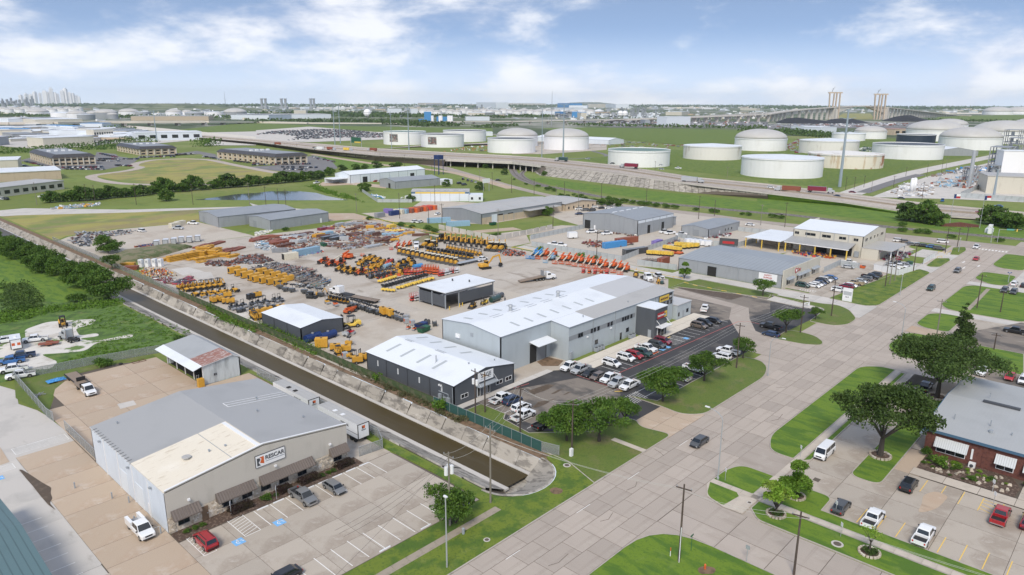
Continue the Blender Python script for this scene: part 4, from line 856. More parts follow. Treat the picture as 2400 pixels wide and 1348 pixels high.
B=Bld('grey_store','smaller grey metal store with shallow roof behind the works yard',305,159.2,32,14.5,4.2,.9,'x','wg','rg','tg',by_=(3,1),over=.2)
B.root.location=(306.6,159.2,0)
for t in(17,20,23.5):B.window('y0',t,1.2,1.3,1.4,'tg',1)
B.door('y0',11,1,2.2,'tw');B.door('x0',6.6,3.2,3.2,'wm','roller_door')
B=Bld('cream_hall','cream hall with white roof, high windows and a long open lean-to',310,91.5,30,29,8.9,2,'y','wc','ry','tg',by_=(1,5),over=.15,peak=.62)
R_=B.root
for t,w in((27.4,2),(21.6,4.6),(14.8,3.8),(8.2,3),(2.8,2)):B.window('x0',t,6.6,w,1.3,'wc',2)
for t,w in((4,3.2),(9.5,2.4),(14.5,2),(18.5,2),(24.5,4)):B.window('y0',t,6.5,w,1.3,'wc',2)
P9('tall_wall',Bx(24,29.1,0,30,29.6,10.2),'wc',R_)
P9('lean_roof',MB().l([[(-8.6,2.6,4.3),(-8.6,2.6,4.45),(-8.6,29.3,4.45),(-8.6,29.3,4.3)],[(-.03,2.6,5.6),(-.03,2.6,5.75),(-.03,29.3,5.75),(-.03,29.3,5.6)]]),'roof_grey_y',R_)
P9('eave_beam',Bx(-8.7,2.5,3.95,-8.45,29.4,4.29),'tw',R_)
for t in(3.2,9.6,16,22.4,28.6):P9('post',MB().e(0,0,0,.4,.4,3.95),'pale_yellow',R_,(-8.3,t,0))
P9('canopy_roof',Bx(-1,-11.8,4.4,20,-.05,4.6),'rp',R_);P9('canopy_block',Bx(-.9,-6.6,0,11,-.05,4.39),'wc',R_)
for x,y in((19,-11),(19,-2),(10,-11),(.5,-11)):P9('post',MB().e(0,0,0,.35,.35,4.4),'tw',R_,(x,y,0))
sg=sign_board(R_,2,-6.62,3,4.6,1);P9('red_print',Bx(-1.8,-.2,.35,1.8,-.18,.65),'bright_red',sg)
P9('canopy_roof',Bx(-11.5,29.7,4.3,16,46,4.5),'rx',R_)
for x,y in((-11,30.4),(-11,38),(-11,45.4),(0,45.4),(15,45.4)):P9('post',MB().e(0,0,0,.35,.35,4.3),'pale_yellow',R_,(x,y,0))
P9('back_wall',Bx(2,30,0,15.5,45,4.1),'wt',R_);P9('back_stock',Bx(-.6,5,0,-.1,12,2.6).b(-.8,14,0,-.1,19,2.2),'dv',R_)
P9('meter_cabinet',MB().e(-.5,0,.2,.6,1.8,2.4),'tg',R_,(0,1.8,0));B.hole('x0',5.6,3.4,3.4)
# ---- warehouses behind the yard
def shedpx(name,la,A,L,D,e,rise,ridge,wall,roof,**k):
 u,v=q(*A)if isinstance(A[0],str)else A
 return Bld(name,la,u,v,L,D,e,rise,ridge,wall,roof,**k)
B=shedpx('block_warehouse','grey and tan warehouse with pale roof behind the excavator row',(258.7,263.5),66,31,5.6,1.6,'x','wm','rp',by_=(8,1));R_=B.root
P9('tan_skirt',Bx(.2,-.06,0,66,0,3.4),'wt',R_);B.hole('y0',14,4.4,4.2);B.door('y0',9.4,4,4.4,'ww','roller_door',proud=.1);B.hole('y0',22,4.4,4)
for i in range(9):B.sy(3.5,4+i*7,5,.8);B.sy(20,4+i*7,5,.8)
P9('side_canopy',Bx(32,-5,4.2,60,-.1,4.4),'rp',R_)
B=Bld('office_annex','low tan brick office with grey roof and small windows behind the grey works',326,262,26,26,4.2,1.4,'y','wt','rp',by_=(1,1),over=.6,rz=H(-8))
for t in range(6):B.window('y0',3+t*4,1,1,1.5,'td',1)
B=shedpx('grey_garage','grey metal garage with closed doors, left of a pair beside the yellow field',(159,352.4),42,26.5,5.4,1,'x','wg','rg',by_=(3,1));B.root.location=(159.2,352.2,0);B.root.rotation_euler=(0,0,H(-4))
B.door('x0',20,3,3.4,'wm','roller_door');B.door('y0',26,1.1,2.4,'tw')
B=shedpx('grey_garage','grey metal garage with rounded roof edge, right of a pair beside the yellow field',(173.6,326.4),35,19.5,5,.9,'x','wg','rg',by_=(2,1));B.root.rotation_euler=(0,0,H(4));B.door('y0',30,1.1,2.4,'tw');B.door('x0',14,3,3.4,'wm','roller_door')
B=shedpx('white_warehouse','long white warehouse with white roof below the highway embankment',(322.5,474.8),76,21,6.6,2.2,'x','ww','rx',by_=(8,1));R_=B.root
B.hole('y0',14,4.4,4.4);B.hole('y0',62,4.2,4);B.door('y0',38,3.6,3.6,'wall_blue_white','roller_door');P9('lean_roof',Bx(-13,3,3.6,-.1,16,4.2),'rx',R_);P9('lean_wall',Bx(-13,15,0,-.2,15.8,3.6),'ww',R_)
B=shedpx('grey_warehouse','grey metal warehouse between the long white warehouse and the yellow banded one',(324.4,420.7),40,22,5.4,1.8,'x','wg','rg',by_=(4,1),rz=H(-6));B.hole('x0',8,3,3.6)
P9('white_annex',Bx(40.2,0,0,52,10,3.8),'rx',B.root)
B=shedpx('banded_warehouse','white warehouse with a yellow band under its roof by the ditch',(290.5,360.3),37,16,6.2,.8,'x','ww','rp',by_=(6,1),rz=H(-45.4));R_=B.root
P9('yellow_band',Bx(2.6,-.08,5,34.4,0,5.9),'pale_yellow',R_);P9('band_end',Bx(0,-.09,5,2.5,0,5.9).b(34.5,-.09,5,37,0,5.9),'trim_blue',R_)
P9('office_end',Bx(37.1,-1,0,46,10,4.2),'ww',R_)
for x in(39,44):P9('window',Bx(x-.7,-1.08,1.2,x+.7,-1,2.8),'glass',R_)
for i in range(6):B.sy(2,3+i*6,.7,3,'wm')
# ---- oF park with mansard roofs
def oF(la,A,Bp,Cp,h,nb,nc):
 A,Bp,Cp=V3(A),V3(Bp),V3(Cp);e2=Bp-A;D=e2.length;rz=atan2(e2.y,e2.x)-pi/2;L=(Cp-A).dot(V3((cos(rz),sin(rz))))
 r=G9('office_block',la,'office building',(A.x,A.y,0),rz,'two storey offices with dark mansard roofs')
 P9('wall',Bx(0,0,0,L,D,h),'wt',r)
 P9('mansard_roof',MB().l([rr for rr in([(-1.5,-1.5,h),(L+1.5,-1.5,h),(L+1.5,D+1.5,h),(-1.5,D+1.5,h)],[(2.5,2.5,h+2.9),(L-2.5,2.5,h+2.9),(L-2.5,D-2.5,h+2.9),(2.5,D-2.5,h+2.9)])]),'roof_dark',r)
 P9('flat_roof',Bx(4,4,h+2.9,L-4,D-4,h+3),'wm',r)
 for i in range(4):P9('roof_unit',MB().e(0,0,0,3,2.4,1.5),'tw',r,(L*(.2+.18*i),D*.5,h+3))
 pil=C9(('pil',h),lambda:MB().e(0,0,0,1.1,1.1,h).mesh('pilaster','wc'));wm=C9(('ow',L/nc>6),lambda:Bx(-2,-.1,0,2,.1,1.6).mesh('window','glass'))
 for i in range(nc+1):link('pilaster',pil,r,(L*i/nc,-.35,0))
 for i in range(1,nb+1):link('pilaster',pil,r,(-.35,D*i/nb,0))
 for zf in(1,h*.58):
  for i in range(nc):link('window',wm,r,(L*(i+.5)/nc,0,zf))
  for i in range(nb):link('window',wm,r,(0,D*(i+.5)/nb,zf),pi/2)
 return r
oF('leftmost of three tan offices with dark roofs, cars along both fronts',(207.8,808.3),(216,918),(243.2,794.2),8,9,7)
oF('middle of three tan offices, with a stepped dark roof behind the round drive',(321.6,900.9),(331.4,1000),(360,876.5),7.2,8,5)
oF('nearest tan office with dark roof, beside the dry meadow and highway',(368.1,671),(364.5,790),(404.4,662.9),7.8,11,5)
# ---- brick oF at the right edge
bx0,by1=138.9,26
R_=G9('brick_office','dark red brick office with grey roof, blue eave and white metal awnings','building',(bx0,by1,0))
P9('wall',Bx(0,-62,0,34,0,4.7),'brick',R_)
b=MB();v=[(-.5,.5,4.85),(34.5,.5,4.85),(34.5,-12,6.6),(-.5,-12,6.6),(-.5,-62,5.2),(34.5,-62,5.2)]
P9('roof',MB().l([[(-.5,.5,4.75),(-.5,.5,4.95),(-.5,-62,4.95),(-.5,-62,4.75)],[(17,.5,6),(17,.5,6.2),(17,-62,6.2),(17,-62,6)],[(34.5,.5,4.75),(34.5,.5,4.95),(34.5,-62,4.95),(34.5,-62,4.75)]]),'roof_slate',R_)
P9('eave_trim',Bx(-.62,-62,4.5,-.5,.6,5),'trim_blue',R_);P9('eave_trim',MB().o((-.5,.56,4.72),(17,.56,5.98),.12,.45).o((17,.56,5.98),(34.5,.56,4.72),.12,.45),'trim_blue',R_)
P9('brick_pier',Bx(-.12,-9.6,0,-.003,-9,4.6),'brick',R_)
def byw(y,w,z,h,sash=2):
 o=P9('window',Bx(-.08,y-w/2,z,0,y+w/2,z+h),'tw',R_);
 for i in range(sash):a=y-w/2+.1+i*(w-.1)/sash;P9('pane',Bx(-.1,a,z+.1,-.08,a+(w-.1)/sash-.1,z+h-.1),'glass',o)
for y,w,z,h in((-4.2,4.6,.9,1.5),(-12.4,2.6,.9,1.5),(-25,3,.9,1.5)):byw(y,w,z,h,3 if w>4 else 2)
for y,w,zt,dz in((-4.2,5.2,3.7,1.5),(-12.4,3,3.6,1.4),(-16,2,3.6,1.6),(-25,3.6,3.6,1.4)):
 P9('awning',MB().l([[(-.01,y-w/2,zt),(-.01,y+w/2,zt),(-.01,y+w/2,zt-.08),(-.01,y-w/2,zt-.08)],[(-1.1,y-w/2,zt-dz),(-1.1,y+w/2,zt-dz),(-1.1,y+w/2,zt-dz-.08),(-1.1,y-w/2,zt-dz-.08)]]),'awning_white',R_)
P9('door',Bx(-.06,-16.6,0,0,-15.4,2.1),'glass',R_);P9('duct',Bx(-.2,-7.6,1.3,0,-7.3,3.2),'tw',R_)
for x,y,h,r in((6,-3,1.1,.1),(7,-8.5,1.2,.1),(4.5,-9,.5,.35),(5.5,-12,.6,.12),(14,-20,1,.15),(20,-6,.9,.1)):P9('roof_vent',Vc(0,0,0,h,r),'tg',R_,(x,y,5+x*.07))
for y in(-8.4,-25):P9('ridge_vent',Bx(-.4,-3,0,.4,3,.45),'td',R_,(17,y,6.1))
P9('satellite_dish',Cy((0,0,0),(-.25,0,.1),.75,.9,n=14),'tw',R_,(-.6,-19.5,4.4));P9('side_awning',MB().l([[(1,.01,3.6),(1,1.3,2.9),(1,1.3,2.8),(1,.01,2.8)],[(24,.01,3.6),(24,1.3,2.9),(24,1.3,2.8),(24,.01,2.8)]]),'awning_white',R_)
au=Kit('heat_pump','air conditioner');au.a('case',Bx(-.45,-.5,0,.45,.5,.8),'tw');au.a('fan_ring',Cy((-.45,0,.4),(-.52,0,.4),.3,n=12),'td');au.put(138.2,18.2,0,'white wall heat pump behind the rock garden of the brick office',z=.14)
for i in range(3):ac.put(136.9+i*.05,7-i*1.3,0,'grey condenser unit in the row beside the brick office door, '+('nearest the door','middle one','far one')[i],'condensers by the brick office',z=.14)
# TREES
def crown_points(rnd,blobs,n):
 vol=[b[3]**2 for b in blobs];tot=sum(vol);out=[]
 for(x,y,z,r,fl),w in zip(blobs,vol):
  for _ in range(int(n*w/tot)):
   th,cp=rnd.uniform(0,2*pi),rnd.uniform(-.55,1);sp=math.sqrt(max(0,1-cp*cp));rr=r*(rnd.uniform(.55,1.06)if rnd.random()<.8 else rnd.uniform(.2,.6))
   out.append((x+rr*sp*cos(th),y+rr*sp*sin(th),z+rr*cp*fl,1))
 return out
def tK(name,seed,H,R,tH,n,leaf,lz,style='oak',stems=1,cat='tree'):
 rnd=random.Random(seed);K=Kit(name,cat);tb=MB();blobs=[]
 tips=[]
 if style=='cone':
  tb.w(0,0,0,H*.9,.16,.04,6)
  for i in range(9):
   t=i/8;rr=R*(1-t*.86)*rnd.uniform(.85,1.1);zc=tH+(H-tH)*t*.95
   for j in range(5 if i<7 else 2):a=rnd.uniform(0,2*pi);blobs.append((cos(a)*rr*.55,sin(a)*rr*.55,zc+rnd.uniform(-.3,.3),max(.35,rr*.55),.7))
 else:
  k=tH/H
  for s_ in range(stems):
   a0=2*pi*s_/max(1,stems);bx,by=(cos(a0)*.25,sin(a0)*.25)if stems>1 else(0,0)
   lean=(cos(a0)*R*.15*(stems>1),sin(a0)*R*.15*(stems>1));r0=H*.032/math.sqrt(stems)
   fork=(bx+lean[0],by+lean[1],tH);tb.c((bx,by,-.1),fork,r0*1.25,r0*.8,7)
   nb=7 if stems==1 else 4
   for j in range(nb):
    a=a0+2*pi*j/nb+rnd.uniform(-.4,.4);d=R*rnd.uniform(.45,.78);zz_=tH+(H-tH)*rnd.uniform(.25,.72)
    mid=(fork[0]+cos(a)*d*.5,fork[1]+sin(a)*d*.5,tH+(zz_-tH)*.62);tip=(fork[0]+cos(a)*d,fork[1]+sin(a)*d,zz_)
    tb.c(fork,mid,r0*.5,r0*.3,5,caps=False).c(mid,tip,r0*.3,r0*.1,4,caps=False);tips.append(tip)
  for(x,y,z)in tips:
   r=R*rnd.uniform(.26,.42);blobs.append((x,y,z,r,.72))
   for _ in range(2):a=rnd.uniform(0,2*pi);rr=R*rnd.uniform(.15,.3);blobs.append((x+cos(a)*r*.9,y+sin(a)*r*.9,z+rnd.uniform(-.2,.45)*r,rr,.7))
  for _ in range(5):a=rnd.uniform(0,2*pi);d=R*rnd.uniform(0,.4);blobs.append((cos(a)*d,sin(a)*d,H-R*rnd.uniform(.25,.45),R*rnd.uniform(.28,.4),.75))
 if style=='bushy':
  for _ in range(11):a=rnd.uniform(0,2*pi);d=R*rnd.uniform(.25,.75);blobs.append((cos(a)*d,sin(a)*d,H*rnd.uniform(.16,.34),R*rnd.uniform(.26,.38),.8))
 K.a('trunk',tb,'bark');K.a('crown',S9(crown_points(rnd,blobs,n),lz,rnd),leaf)
 return K
T_BIG=[tK('live_oak',11,13.8,11,3.6,15000,'ld',.27),tK('live_oak',12,14.8,8.4,3.6,13000,'ld',.27)]
T_MED=[tK('street_oak',21,7.8,5.4,2,9000,'lm',.23),tK('street_oak',22,8.2,5.2,2.1,4200,'lm',.23),tK('street_oak',23,7,4.2,1.8,3200,'lm',.22)]
T_YOUNG=[tK('young_tree',31,6.4,2.7,.5,5500,'lb',.2),tK('young_tree',32,5.6,2.6,1,2600,'leaf_lime',.2),tK('young_tree',33,4.2,1.7,1.6,300,'leaf_lime',.14)]
T_ROW=[tK('canal_tree',41,8.6,6.2,.7,7500,'lm',.3,'bushy'),tK('canal_tree',42,8,5.8,.7,7500,'lm',.3,'bushy')]
T_CONE=tK('cypress_tree',51,9.5,3.4,.6,6000,'ld',.26,'cone')
TF=[tK('field_tree',61,9,5.8,.6,1700,'lm',.6,'bushy'),tK('field_tree',62,8,5.2,.6,1700,'leaf_far',.55,'bushy'),tK('field_tree',63,7,5.6,.5,1500,'lm',.55,'bushy')]
T_MYRTLE=tK('flowering_myrtle',71,6,3.6,.7,6500,'lm',.18,stems=4)
def sK(name,seed,R,H,n,leaf,size):
 rnd=random.Random(seed);K=Kit(name,'shrub');bl=[(rnd.uniform(-.5,.5)*R,rnd.uniform(-.5,.5)*R,H*rnd.uniform(.3,.6),R*rnd.uniform(.4,.6),.8*H/R*.8)for _ in range(6)]
 K.a(name,S9(crown_points(rnd,bl,n),size,rnd),leaf);return K
SG=sK('shrub',81,1,1,500,'lm',.12);SD=sK('shrub',82,1,1,500,'ld',.12);SB=sK('bush',83,3,3,1000,'lm',.26);S_WEED=sK('weed_clump',84,1.6,1.1,260,'leaf_olive',.14);S_LIME=sK('shrub',85,1,1,300,'leaf_lime',.12)
GR='street oaks round the works car park'
for i,(k,x,y,kit,sc,lb)in N9([(D3,1400,800,0,1,'rounded oak on the verge beside the striped no-parking bay'),(D3,1785,610,1,.92,'oak leaning over two white pickups in the middle of the verge'),(D3,2145,400,2,.8,'small oak beside the wooden pole at the verge\'s far end'),(D3,1040,1015,2,.86,'bronze tinged oak over the grey pickup by the driveway'),(B4,165,1190,2,1.05,'small oak on the rounded island beside the blue parked car'),(B4,440,1070,2,.55,'young thin oak beside the overflow parking bays')]):
 u,v=q(k,x,y);T_MED[kit].put(u,v,i*1.3,lb,GR,z=.1,scale=sc)
u,v=q(D3,640,1190)
T_MED[0].put(u-1,v+2.6,.5,'white flowering oak in the pair beside the black parked pickup, nearer the building',GR,z=.1,scale=.95);T_MED[1].put(u+3,v-2,2.2,'broad oak in the pair beside the green screened fence, nearer the street',GR,z=.1,scale=1.12)
T_BIG[0].put(168.5,30.6,.3,'largest spreading oak, at the corner of the grey roofed brick office','big oaks by the brick office',z=.1,scale=1);T_BIG[1].put(131.4,31.2,1.9,'tall open oak on the grass island beside the white van','big oaks by the brick office',z=.1,scale=.98)
T_CONE.put(*q(D4,1790,250),0,'pointed dark evergreen behind the largest oak',z=.1,scale=1.15)
T_YOUNG[0].put(107.2,36.8,.4,'rounded green young tree in a stone ring by the side street',z=.15);T_YOUNG[1].put(99.9,37,2,'lime green young tree in a ring of shrubs by the footpath',z=.15);T_YOUNG[2].put(99.5,23.2,1,'thin sapling rising from a round clipped shrub',z=.15)
T_YOUNG[0].put(*q(B3,1600,685),1.5,'round bright tree at the corner of the long grey shop',z=.1,scale=.95);T_MED[2].put(*q(B3,2330,850),1.2,'dark round tree in front of the SAFETY SUPPLIES sign',z=.1,scale=.85)
T_MYRTLE.put(64,71.8,.2,'multi stemmed crape myrtle under the transformer pole',z=.1,scale=1.05)
rnd=random.Random(5);fb=MB()
ringk=Kit('tree_ring','planting ring');rb=MB()
for i in range(18):a=2*pi*i/18;rb.o((cos(a)*1.15,sin(a)*1.15,.1),(cos(a+.26)*1.15,sin(a+.26)*1.15,.1),.25,.25)
ringk.a('stone_edge',rb,'stone');ringk.a('mulch_disc',Vc(0,0,0,.1,1.1,n=16),'mulch')
for x,y,lb,s in((107.2,36.8,'under the rounded green tree',1.2),(99.9,37,'under the lime green tree',1.2),(99.5,23.2,'under the thin sapling',1.2),(131.4,31.2,'under the tall open oak',1.5),(168.5,30.6,'under the largest oak',1.6)):ringk.put(x,y,0,'stone edged mulch ring '+lb,'tree rings',z=.14,scale=s)
for x,y,s in((107.2,36.8,1),(99.9,37,1.25),(99.5,23.2,1.3)):SD.put(x,y,s,'low clipped shrub filling a stone tree ring','clipped shrubs in tree rings',z=.2,scale=(s,s,.8))
for i,(x,y,s)in N9(((73.6,249,1.15),(73.6,260,.85),(73.4,270,1.05),(72.6,283,.95),(72.4,294,.85),(71.8,304,1.1),(71.2,316,.95),(70.6,328,1),(70,341,1.05),(69.5,354,.95),(69,368,1),(68.5,382,1),(68,398,1.05),(67.5,414,1))):
 T_ROW[i%2].put(x,y,i*1.9,'leafy tree in the dense row along the canal, %s from the water end'%ORD[i],'row of trees along the canal',scale=s)
T_ROW[0].put(*q(B1,1005,445),.7,'round tree standing alone between the trailer yard and the canal fence',scale=.92);T_MED[2].put(*q(B1,1045,600),2.7,'dark bushy tree at the fence corner opposite the canal trees',scale=.85)
for k,x,y,s,lb in((B1,710,900,1.1,'dark bush beside the last canal tree'),(B1,240,990,.8,'shrubby clump at the meadow edge'),(D1,960,470,.85,'dense bush growing on the back chain link fence'),(D1,1700,255,.9,'tangled bush behind the peeling shed'),(B1,470,560,.5,'small bush in the canal fence line')):
 SB.put(*q(k,x,y),s*3,lb,scale=s)
rw=random.Random(9)
def U9(name,k,po,n,kit_sz,leaf,hmax,cat=None):
 P=[q(k,*p)for p in po];xs=[p[0]for p in P];ys=[p[1]for p in P];pts=[];c=0
 while c<n:
  x,y=rw.uniform(min(xs),max(xs)),rw.uniform(min(ys),max(ys))
  if not inpoly(P,x,y):c+=.05;continue
  c+=1;h=hmax*rw.random()**1.2;r=rw.uniform(.4,1.3)*max(.5,h)
  for _ in range(14):a,d=rw.uniform(0,2*pi),r*rw.random()**.5;pts.append((x+cos(a)*d,y+sin(a)*d,h*rw.uniform(.1,1)*(1-(d/(r+.01))**2*.6),1))
 o=R9(name,S9(pts,kit_sz,rw),leaf,'stuff');return o
U9('undergrowth',B1,((0,1000),(400,960),(1100,880),(1150,920),(1000,960),(500,1000),(0,1130)),420,.28,'lb',2)
U9('undergrowth',B1,((0,740),(240,730),(400,860),(400,960),(100,1010),(0,1010)),330,.30,'ld',2.6)
U9('tall_grass',B1,((620,1130),(1100,930),(1780,1180),(1650,1260),(900,1348),(820,1290),(1200,1190)),500,.16,'lb',.7)
U9('tall_grass',D1,((440,500),(550,440),(900,300),(1480,280),(1480,310),(900,420),(140,600),(60,590)),420,.16,'lb',.8)
U9('ivy',B1,((1880,920),(2379,1170),(2379,1200),(2000,1050)),260,.2,'lb',2)
U9('ivy',D2,((0,100),(560,370),(600,350),(60,80)),520,.2,'lb',2.3)
U9('dry_weeds',D2,((600,380),(1400,770),(1900,1000),(1880,960),(1300,650),(700,380)),300,.16,'leaf_olive',1.2)
U9('berm_weeds',B1,((1000,500),(1200,430),(1700,370),(1800,400),(1560,440),(1300,470),(1050,560)),260,.22,'leaf_olive',1.1)
U9('ditch_reeds',A2,((470,940),(560,935),(940,1060),(1000,1090),(860,1060),(600,990)),240,.5,'lb',2.5)
S_YEL=sK('leafy_shrub',86,1.4,2.4,420,'lb',.18)
S_YEL.put(*q(D2,1130,600),0,'upright shrub between the green fence and the charcoal office');S_YEL.put(*q(D2,1700,880),1,'bright shrub at the end of the chain link beside the charcoal office',scale=1.3);S_WEED.put(*q(D2,1900,985),0,'yellowing shrub on the canal side of the green screen',scale=1.3);S_WEED.put(*q(D2,1730,915),2,'reddish brown shrub beside the canal slabs',scale=1.2);S_WEED.put(*q(D2,1230,690),1,'dry straw coloured clump at the canal edge',scale=.9);S_WEED.put(*q(D2,1370,750),1,'larger straw coloured clump at the canal edge',scale=1)
S_YEL.put(*q(B3,640,500),.4,'slim young tree between boom lifts and the alley',scale=1.4);SB.put(*q(B3,760,505),.4,'low dark hedge between the boom lifts and the alley',scale=(1.5,.6,.5));S_YEL.put(*q(B3,260,430),1.4,'thin young tree behind the blue boom lifts',scale=1.1)
for k,x,y,s,lb in((B2,1055,140,.8,'bush at the top of the yard by the yellow rail'),(B2,1350,200,.9,'green bush along the yellow rail'),(B2,1450,215,.7,'lower bush beside it along the yellow rail'),(B2,1600,240,1.1,'dark bush left of the excavator row'),(B2,1660,260,.9,'leaning bush beside the first excavator'),(B2,275,240,.7,'bush by the corner of the right grey garage')):SB.put(*q(k,x,y),s,lb,scale=s)
hd=Kit('clipped_hedge','hedge');hp=[]
for _ in range(1500):
 x,y,z=rnd.uniform(-1.9,1.9),rnd.uniform(-.75,.75),rnd.uniform(.1,1);ed=rnd.choice((0,1,2))
 if ed==0:z=.95
 elif ed==1:y=math.copysign(.72,y)
 hp.append((x*(1-.12*(z>.9)),y,z,1))
hd.a('clipped_hedge',S9(hp,.12,rnd),'leaf_maroon')
for x,s,lb in((43.5,1,'long dark clipped hedge right of the entrance mat'),(51,.62,'short clipped hedge behind the grey pickup'),(55.6,1,'long clipped hedge under the wide awning'),(62.6,.9,'clipped hedge under the right awning')):hd.put(x,98.6,0,lb,'clipped hedges of the freight office',z=.06,scale=(s,1,1))
for x,s,kit,lb in((47.6,1.15,SG,'bright feathery shrub left of the grey pickup'),(49.4,.6,SD,'small round shrub beside the feathery one'),(57.9,.75,SD,'round shrub in the middle of the front bed'),(59.2,.65,SG,'small green shrub in the middle of the front bed'),(60.2,.7,SD,'round dark shrub next to the right clipped hedge')):kit.put(x,98.4,s,lb,'round shrubs of the freight office',z=.05,scale=s)
for x in(35.2,36.4,37.5):SG.put(x,98.7,x,'low spiky shrub in the corner bed by the tan door','spiky corner shrubs',z=.05,scale=(.7,.6,.6))
rg=random.Random(21);rk=Kit('garden_rock','rock');rk.a('garden_rock',MB().l([[(.3,0,0),(.1,.25,0),(-.3,.1,0),(-.1,-.25,0)],[(.22,.05,.22),(.05,.2,.25),(-.2,.1,.2),(-.05,-.15,.22)]]),'stone')
for i in range(46):rk.put(rg.uniform(132,138),rg.uniform(11.5,24.8),rg.uniform(0,6),'pale limestone piece edging the rock garden','rock garden stones',z=.13,scale=rg.uniform(.7,1.5))
for i in range(26):
 kit=rg.choice((SG,SD,S_LIME));s=rg.uniform(.35,.9);kit.put(rg.uniform(132,138),rg.uniform(11.5,24.8),i,{SG:'mid green shrub in the rock garden bed',SD:'dark green shrub in the rock garden bed',S_LIME:'yellow green mound in the rock garden bed'}[kit],'rock garden shrubs',z=.13,scale=s)
S_YEL.put(134.6,22.6,0,'grey green fountain shaped shrub in front of the wide office window',z=.13,scale=1.1);SB.put(137.8,25.3,0,'dense shrub at the corner of the brick office',z=.13,scale=(.35,.35,.6))
for x,y in((136.2,8.3),(136.6,9.9),(137.4,8)):SD.put(x,y,1,'dark shrub beside the office door path','door path shrubs',z=.13,scale=(.8,.8,1.3))
for i,(k,x,y,s)in N9(((A1,470,1090,1.1),(A1,560,1085,.9),(A1,660,1080,1.3),(A1,740,1075,1.4),(A1,840,1070,1.35),(A1,930,1060,1.3),(A1,1010,1050,1.25),(A1,1090,1045,1.1),(A1,1170,1040,1.15),(A1,1250,1035,1),(A1,1330,1025,1.2),(A1,1420,1010,1),(A1,1510,1000,1.6),(A1,1600,990,1.2),(A1,1700,990,1.2),(A1,1790,975,1.6),(A1,1880,975,.9),(A1,1980,965,1.1),(A1,2070,955,1.4),(A1,2140,950,1.7),(A1,2210,945,1.2),(A1,2320,940,1.3),(A2,20,930,1.2),(A2,110,920,1.1),(A2,190,915,1.2),(A2,270,905,1.5),(A2,350,900,1.5),(A2,440,890,1.2),(A2,520,880,1.2),(A2,590,870,1.3),(A2,680,840,1.1),(A2,800,800,1),(A2,930,790,1.1),(A2,1010,785,.8),(A2,1120,775,1.2),(A2,1270,770,.9),(A2,1320,765,.9))):
 TF[i%3].put(*q(k,x,y),i*2.1,'bushy tree in the hedge row behind the pond, %s'%(('%s along from the west'%ORD[i])if i<30 else '%s from the east end'%ORD[37-i-1]),'hedge row trees behind the field',scale=s*.8)
TF[0].put(*q(A1,1548,1075),1,'single round tree standing in front of the hedge row',scale=.95);TF[2].put(*q(A2,1005,985),2,'round tree at the fence corner of the container compound',scale=.9)
for i,(x,y,s)in N9(((1260,250,.8),(1310,265,1.35),(1400,265,.6),(1450,275,1.45),(1510,290,.9),(1565,300,1.05))):TF[i%3].put(*q(A4,x,y+1000),i,'round oak in the group on the green between railway and highway, %s from the west'%ORD[i],'oak group beside the railway',scale=s)
for i,(x,y,s)in N9(((2060,1290,1.2),(2130,1300,1.3),(2210,1320,1.2),(2290,1340,1))):TF[i%3].put(*q(A4,x,y),i,'round oak behind the traffic lights, %s from the west'%ORD[i],'oaks behind the traffic lights',scale=s)
for i,(x,y)in N9(((610,1085),(685,1095),(760,1105),(835,1115),(910,1122),(990,1130),(450,1070),(520,1075))):TF[i%3].put(*q(A3,x,y),i,'clipped round tree at the back of the small office car park, %s listed from the office'%ORD[i],'clipped trees by the annex car park',scale=.55)
for i,(k,x,y,s)in N9(((A3,340,975,.7),(A3,390,985,.6),(A3,130,925,.4),(A3,240,945,.5),(A3,20,880,.35),(A3,575,1025,.4),(A3,640,1035,.5),(A3,900,1070,.7),(A3,960,1080,.65),(A3,1040,1090,.7),(A3,1120,1100,.6),(A3,1200,1115,.75),(A3,1260,1120,.7),(A3,1340,1130,.65),(A3,1430,1140,.7),(A3,1510,1145,.6),(A3,1710,1165,.5),(A3,1860,1180,.6),(A3,1900,1185,.5),(A3,2140,1205,.4),(A3,2200,1210,.5),(A4,40,1230,.6),(A4,120,1240,.5),(A4,1250,1310,.6),(B4,1250,250,.55),(B4,1400,265,.6),(B4,1480,270,.6),(B4,1700,310,.5),(B4,2150,345,.5))):
 SB.put(*q(k,x,y),i,'trackside bush beside the railway','bushes along the railway',scale=s*1.6)
TF[0].put(*q(A3,330,1210),0,'round tree at the corner of the tan annex lawn',scale=.62);TF[1].put(*q(A2,2080,975),0,'tree beside the white canopy sign at the road bend',scale=.75);TF[1].put(*q(A2,2310,830),0,'tree under the highway bridge by the rails',scale=.7);TF[2].put(*q(A2,2140,770),0,'tree against the bridge piers',scale=.7);TF[0].put(*q(A3,300,840),0,'small tree on the sloped embankment paving',scale=.5);TF[0].put(*q(A2,1435,1080),0,'tree at the left end of the yellow banded warehouse',scale=.55);TF[1].put(*q(A2,1770,940),0,'tree in front of the white warehouse annex',scale=.7)
def F9(name,k,pts,dens,hgt_,wid,size,leaf='leaf_far'):
 out=[];P=[q(k,*p)for p in pts]
 for a,c in zip(P,P[1:]):
  L=hypot(c[0]-a[0],c[1]-a[1]);n=int(L*wid*dens*1.8)
  for _ in range(n):
   t,w=rw.random(),rw.uniform(-.5,.5)*wid;dx,dy=(c[0]-a[0])/L,(c[1]-a[1])/L;px,py=a[0]+(c[0]-a[0])*t-dy*w,a[1]+(c[1]-a[1])*t+dx*w
   hh=hgt_*(.65+.35*sin(px*.11)*sin(py*.07+px*.05));out.append((px,py,hh*(1-rw.random()**2),1))
 o=R9(name,S9(out,size,rw),leaf,'stuff');return o
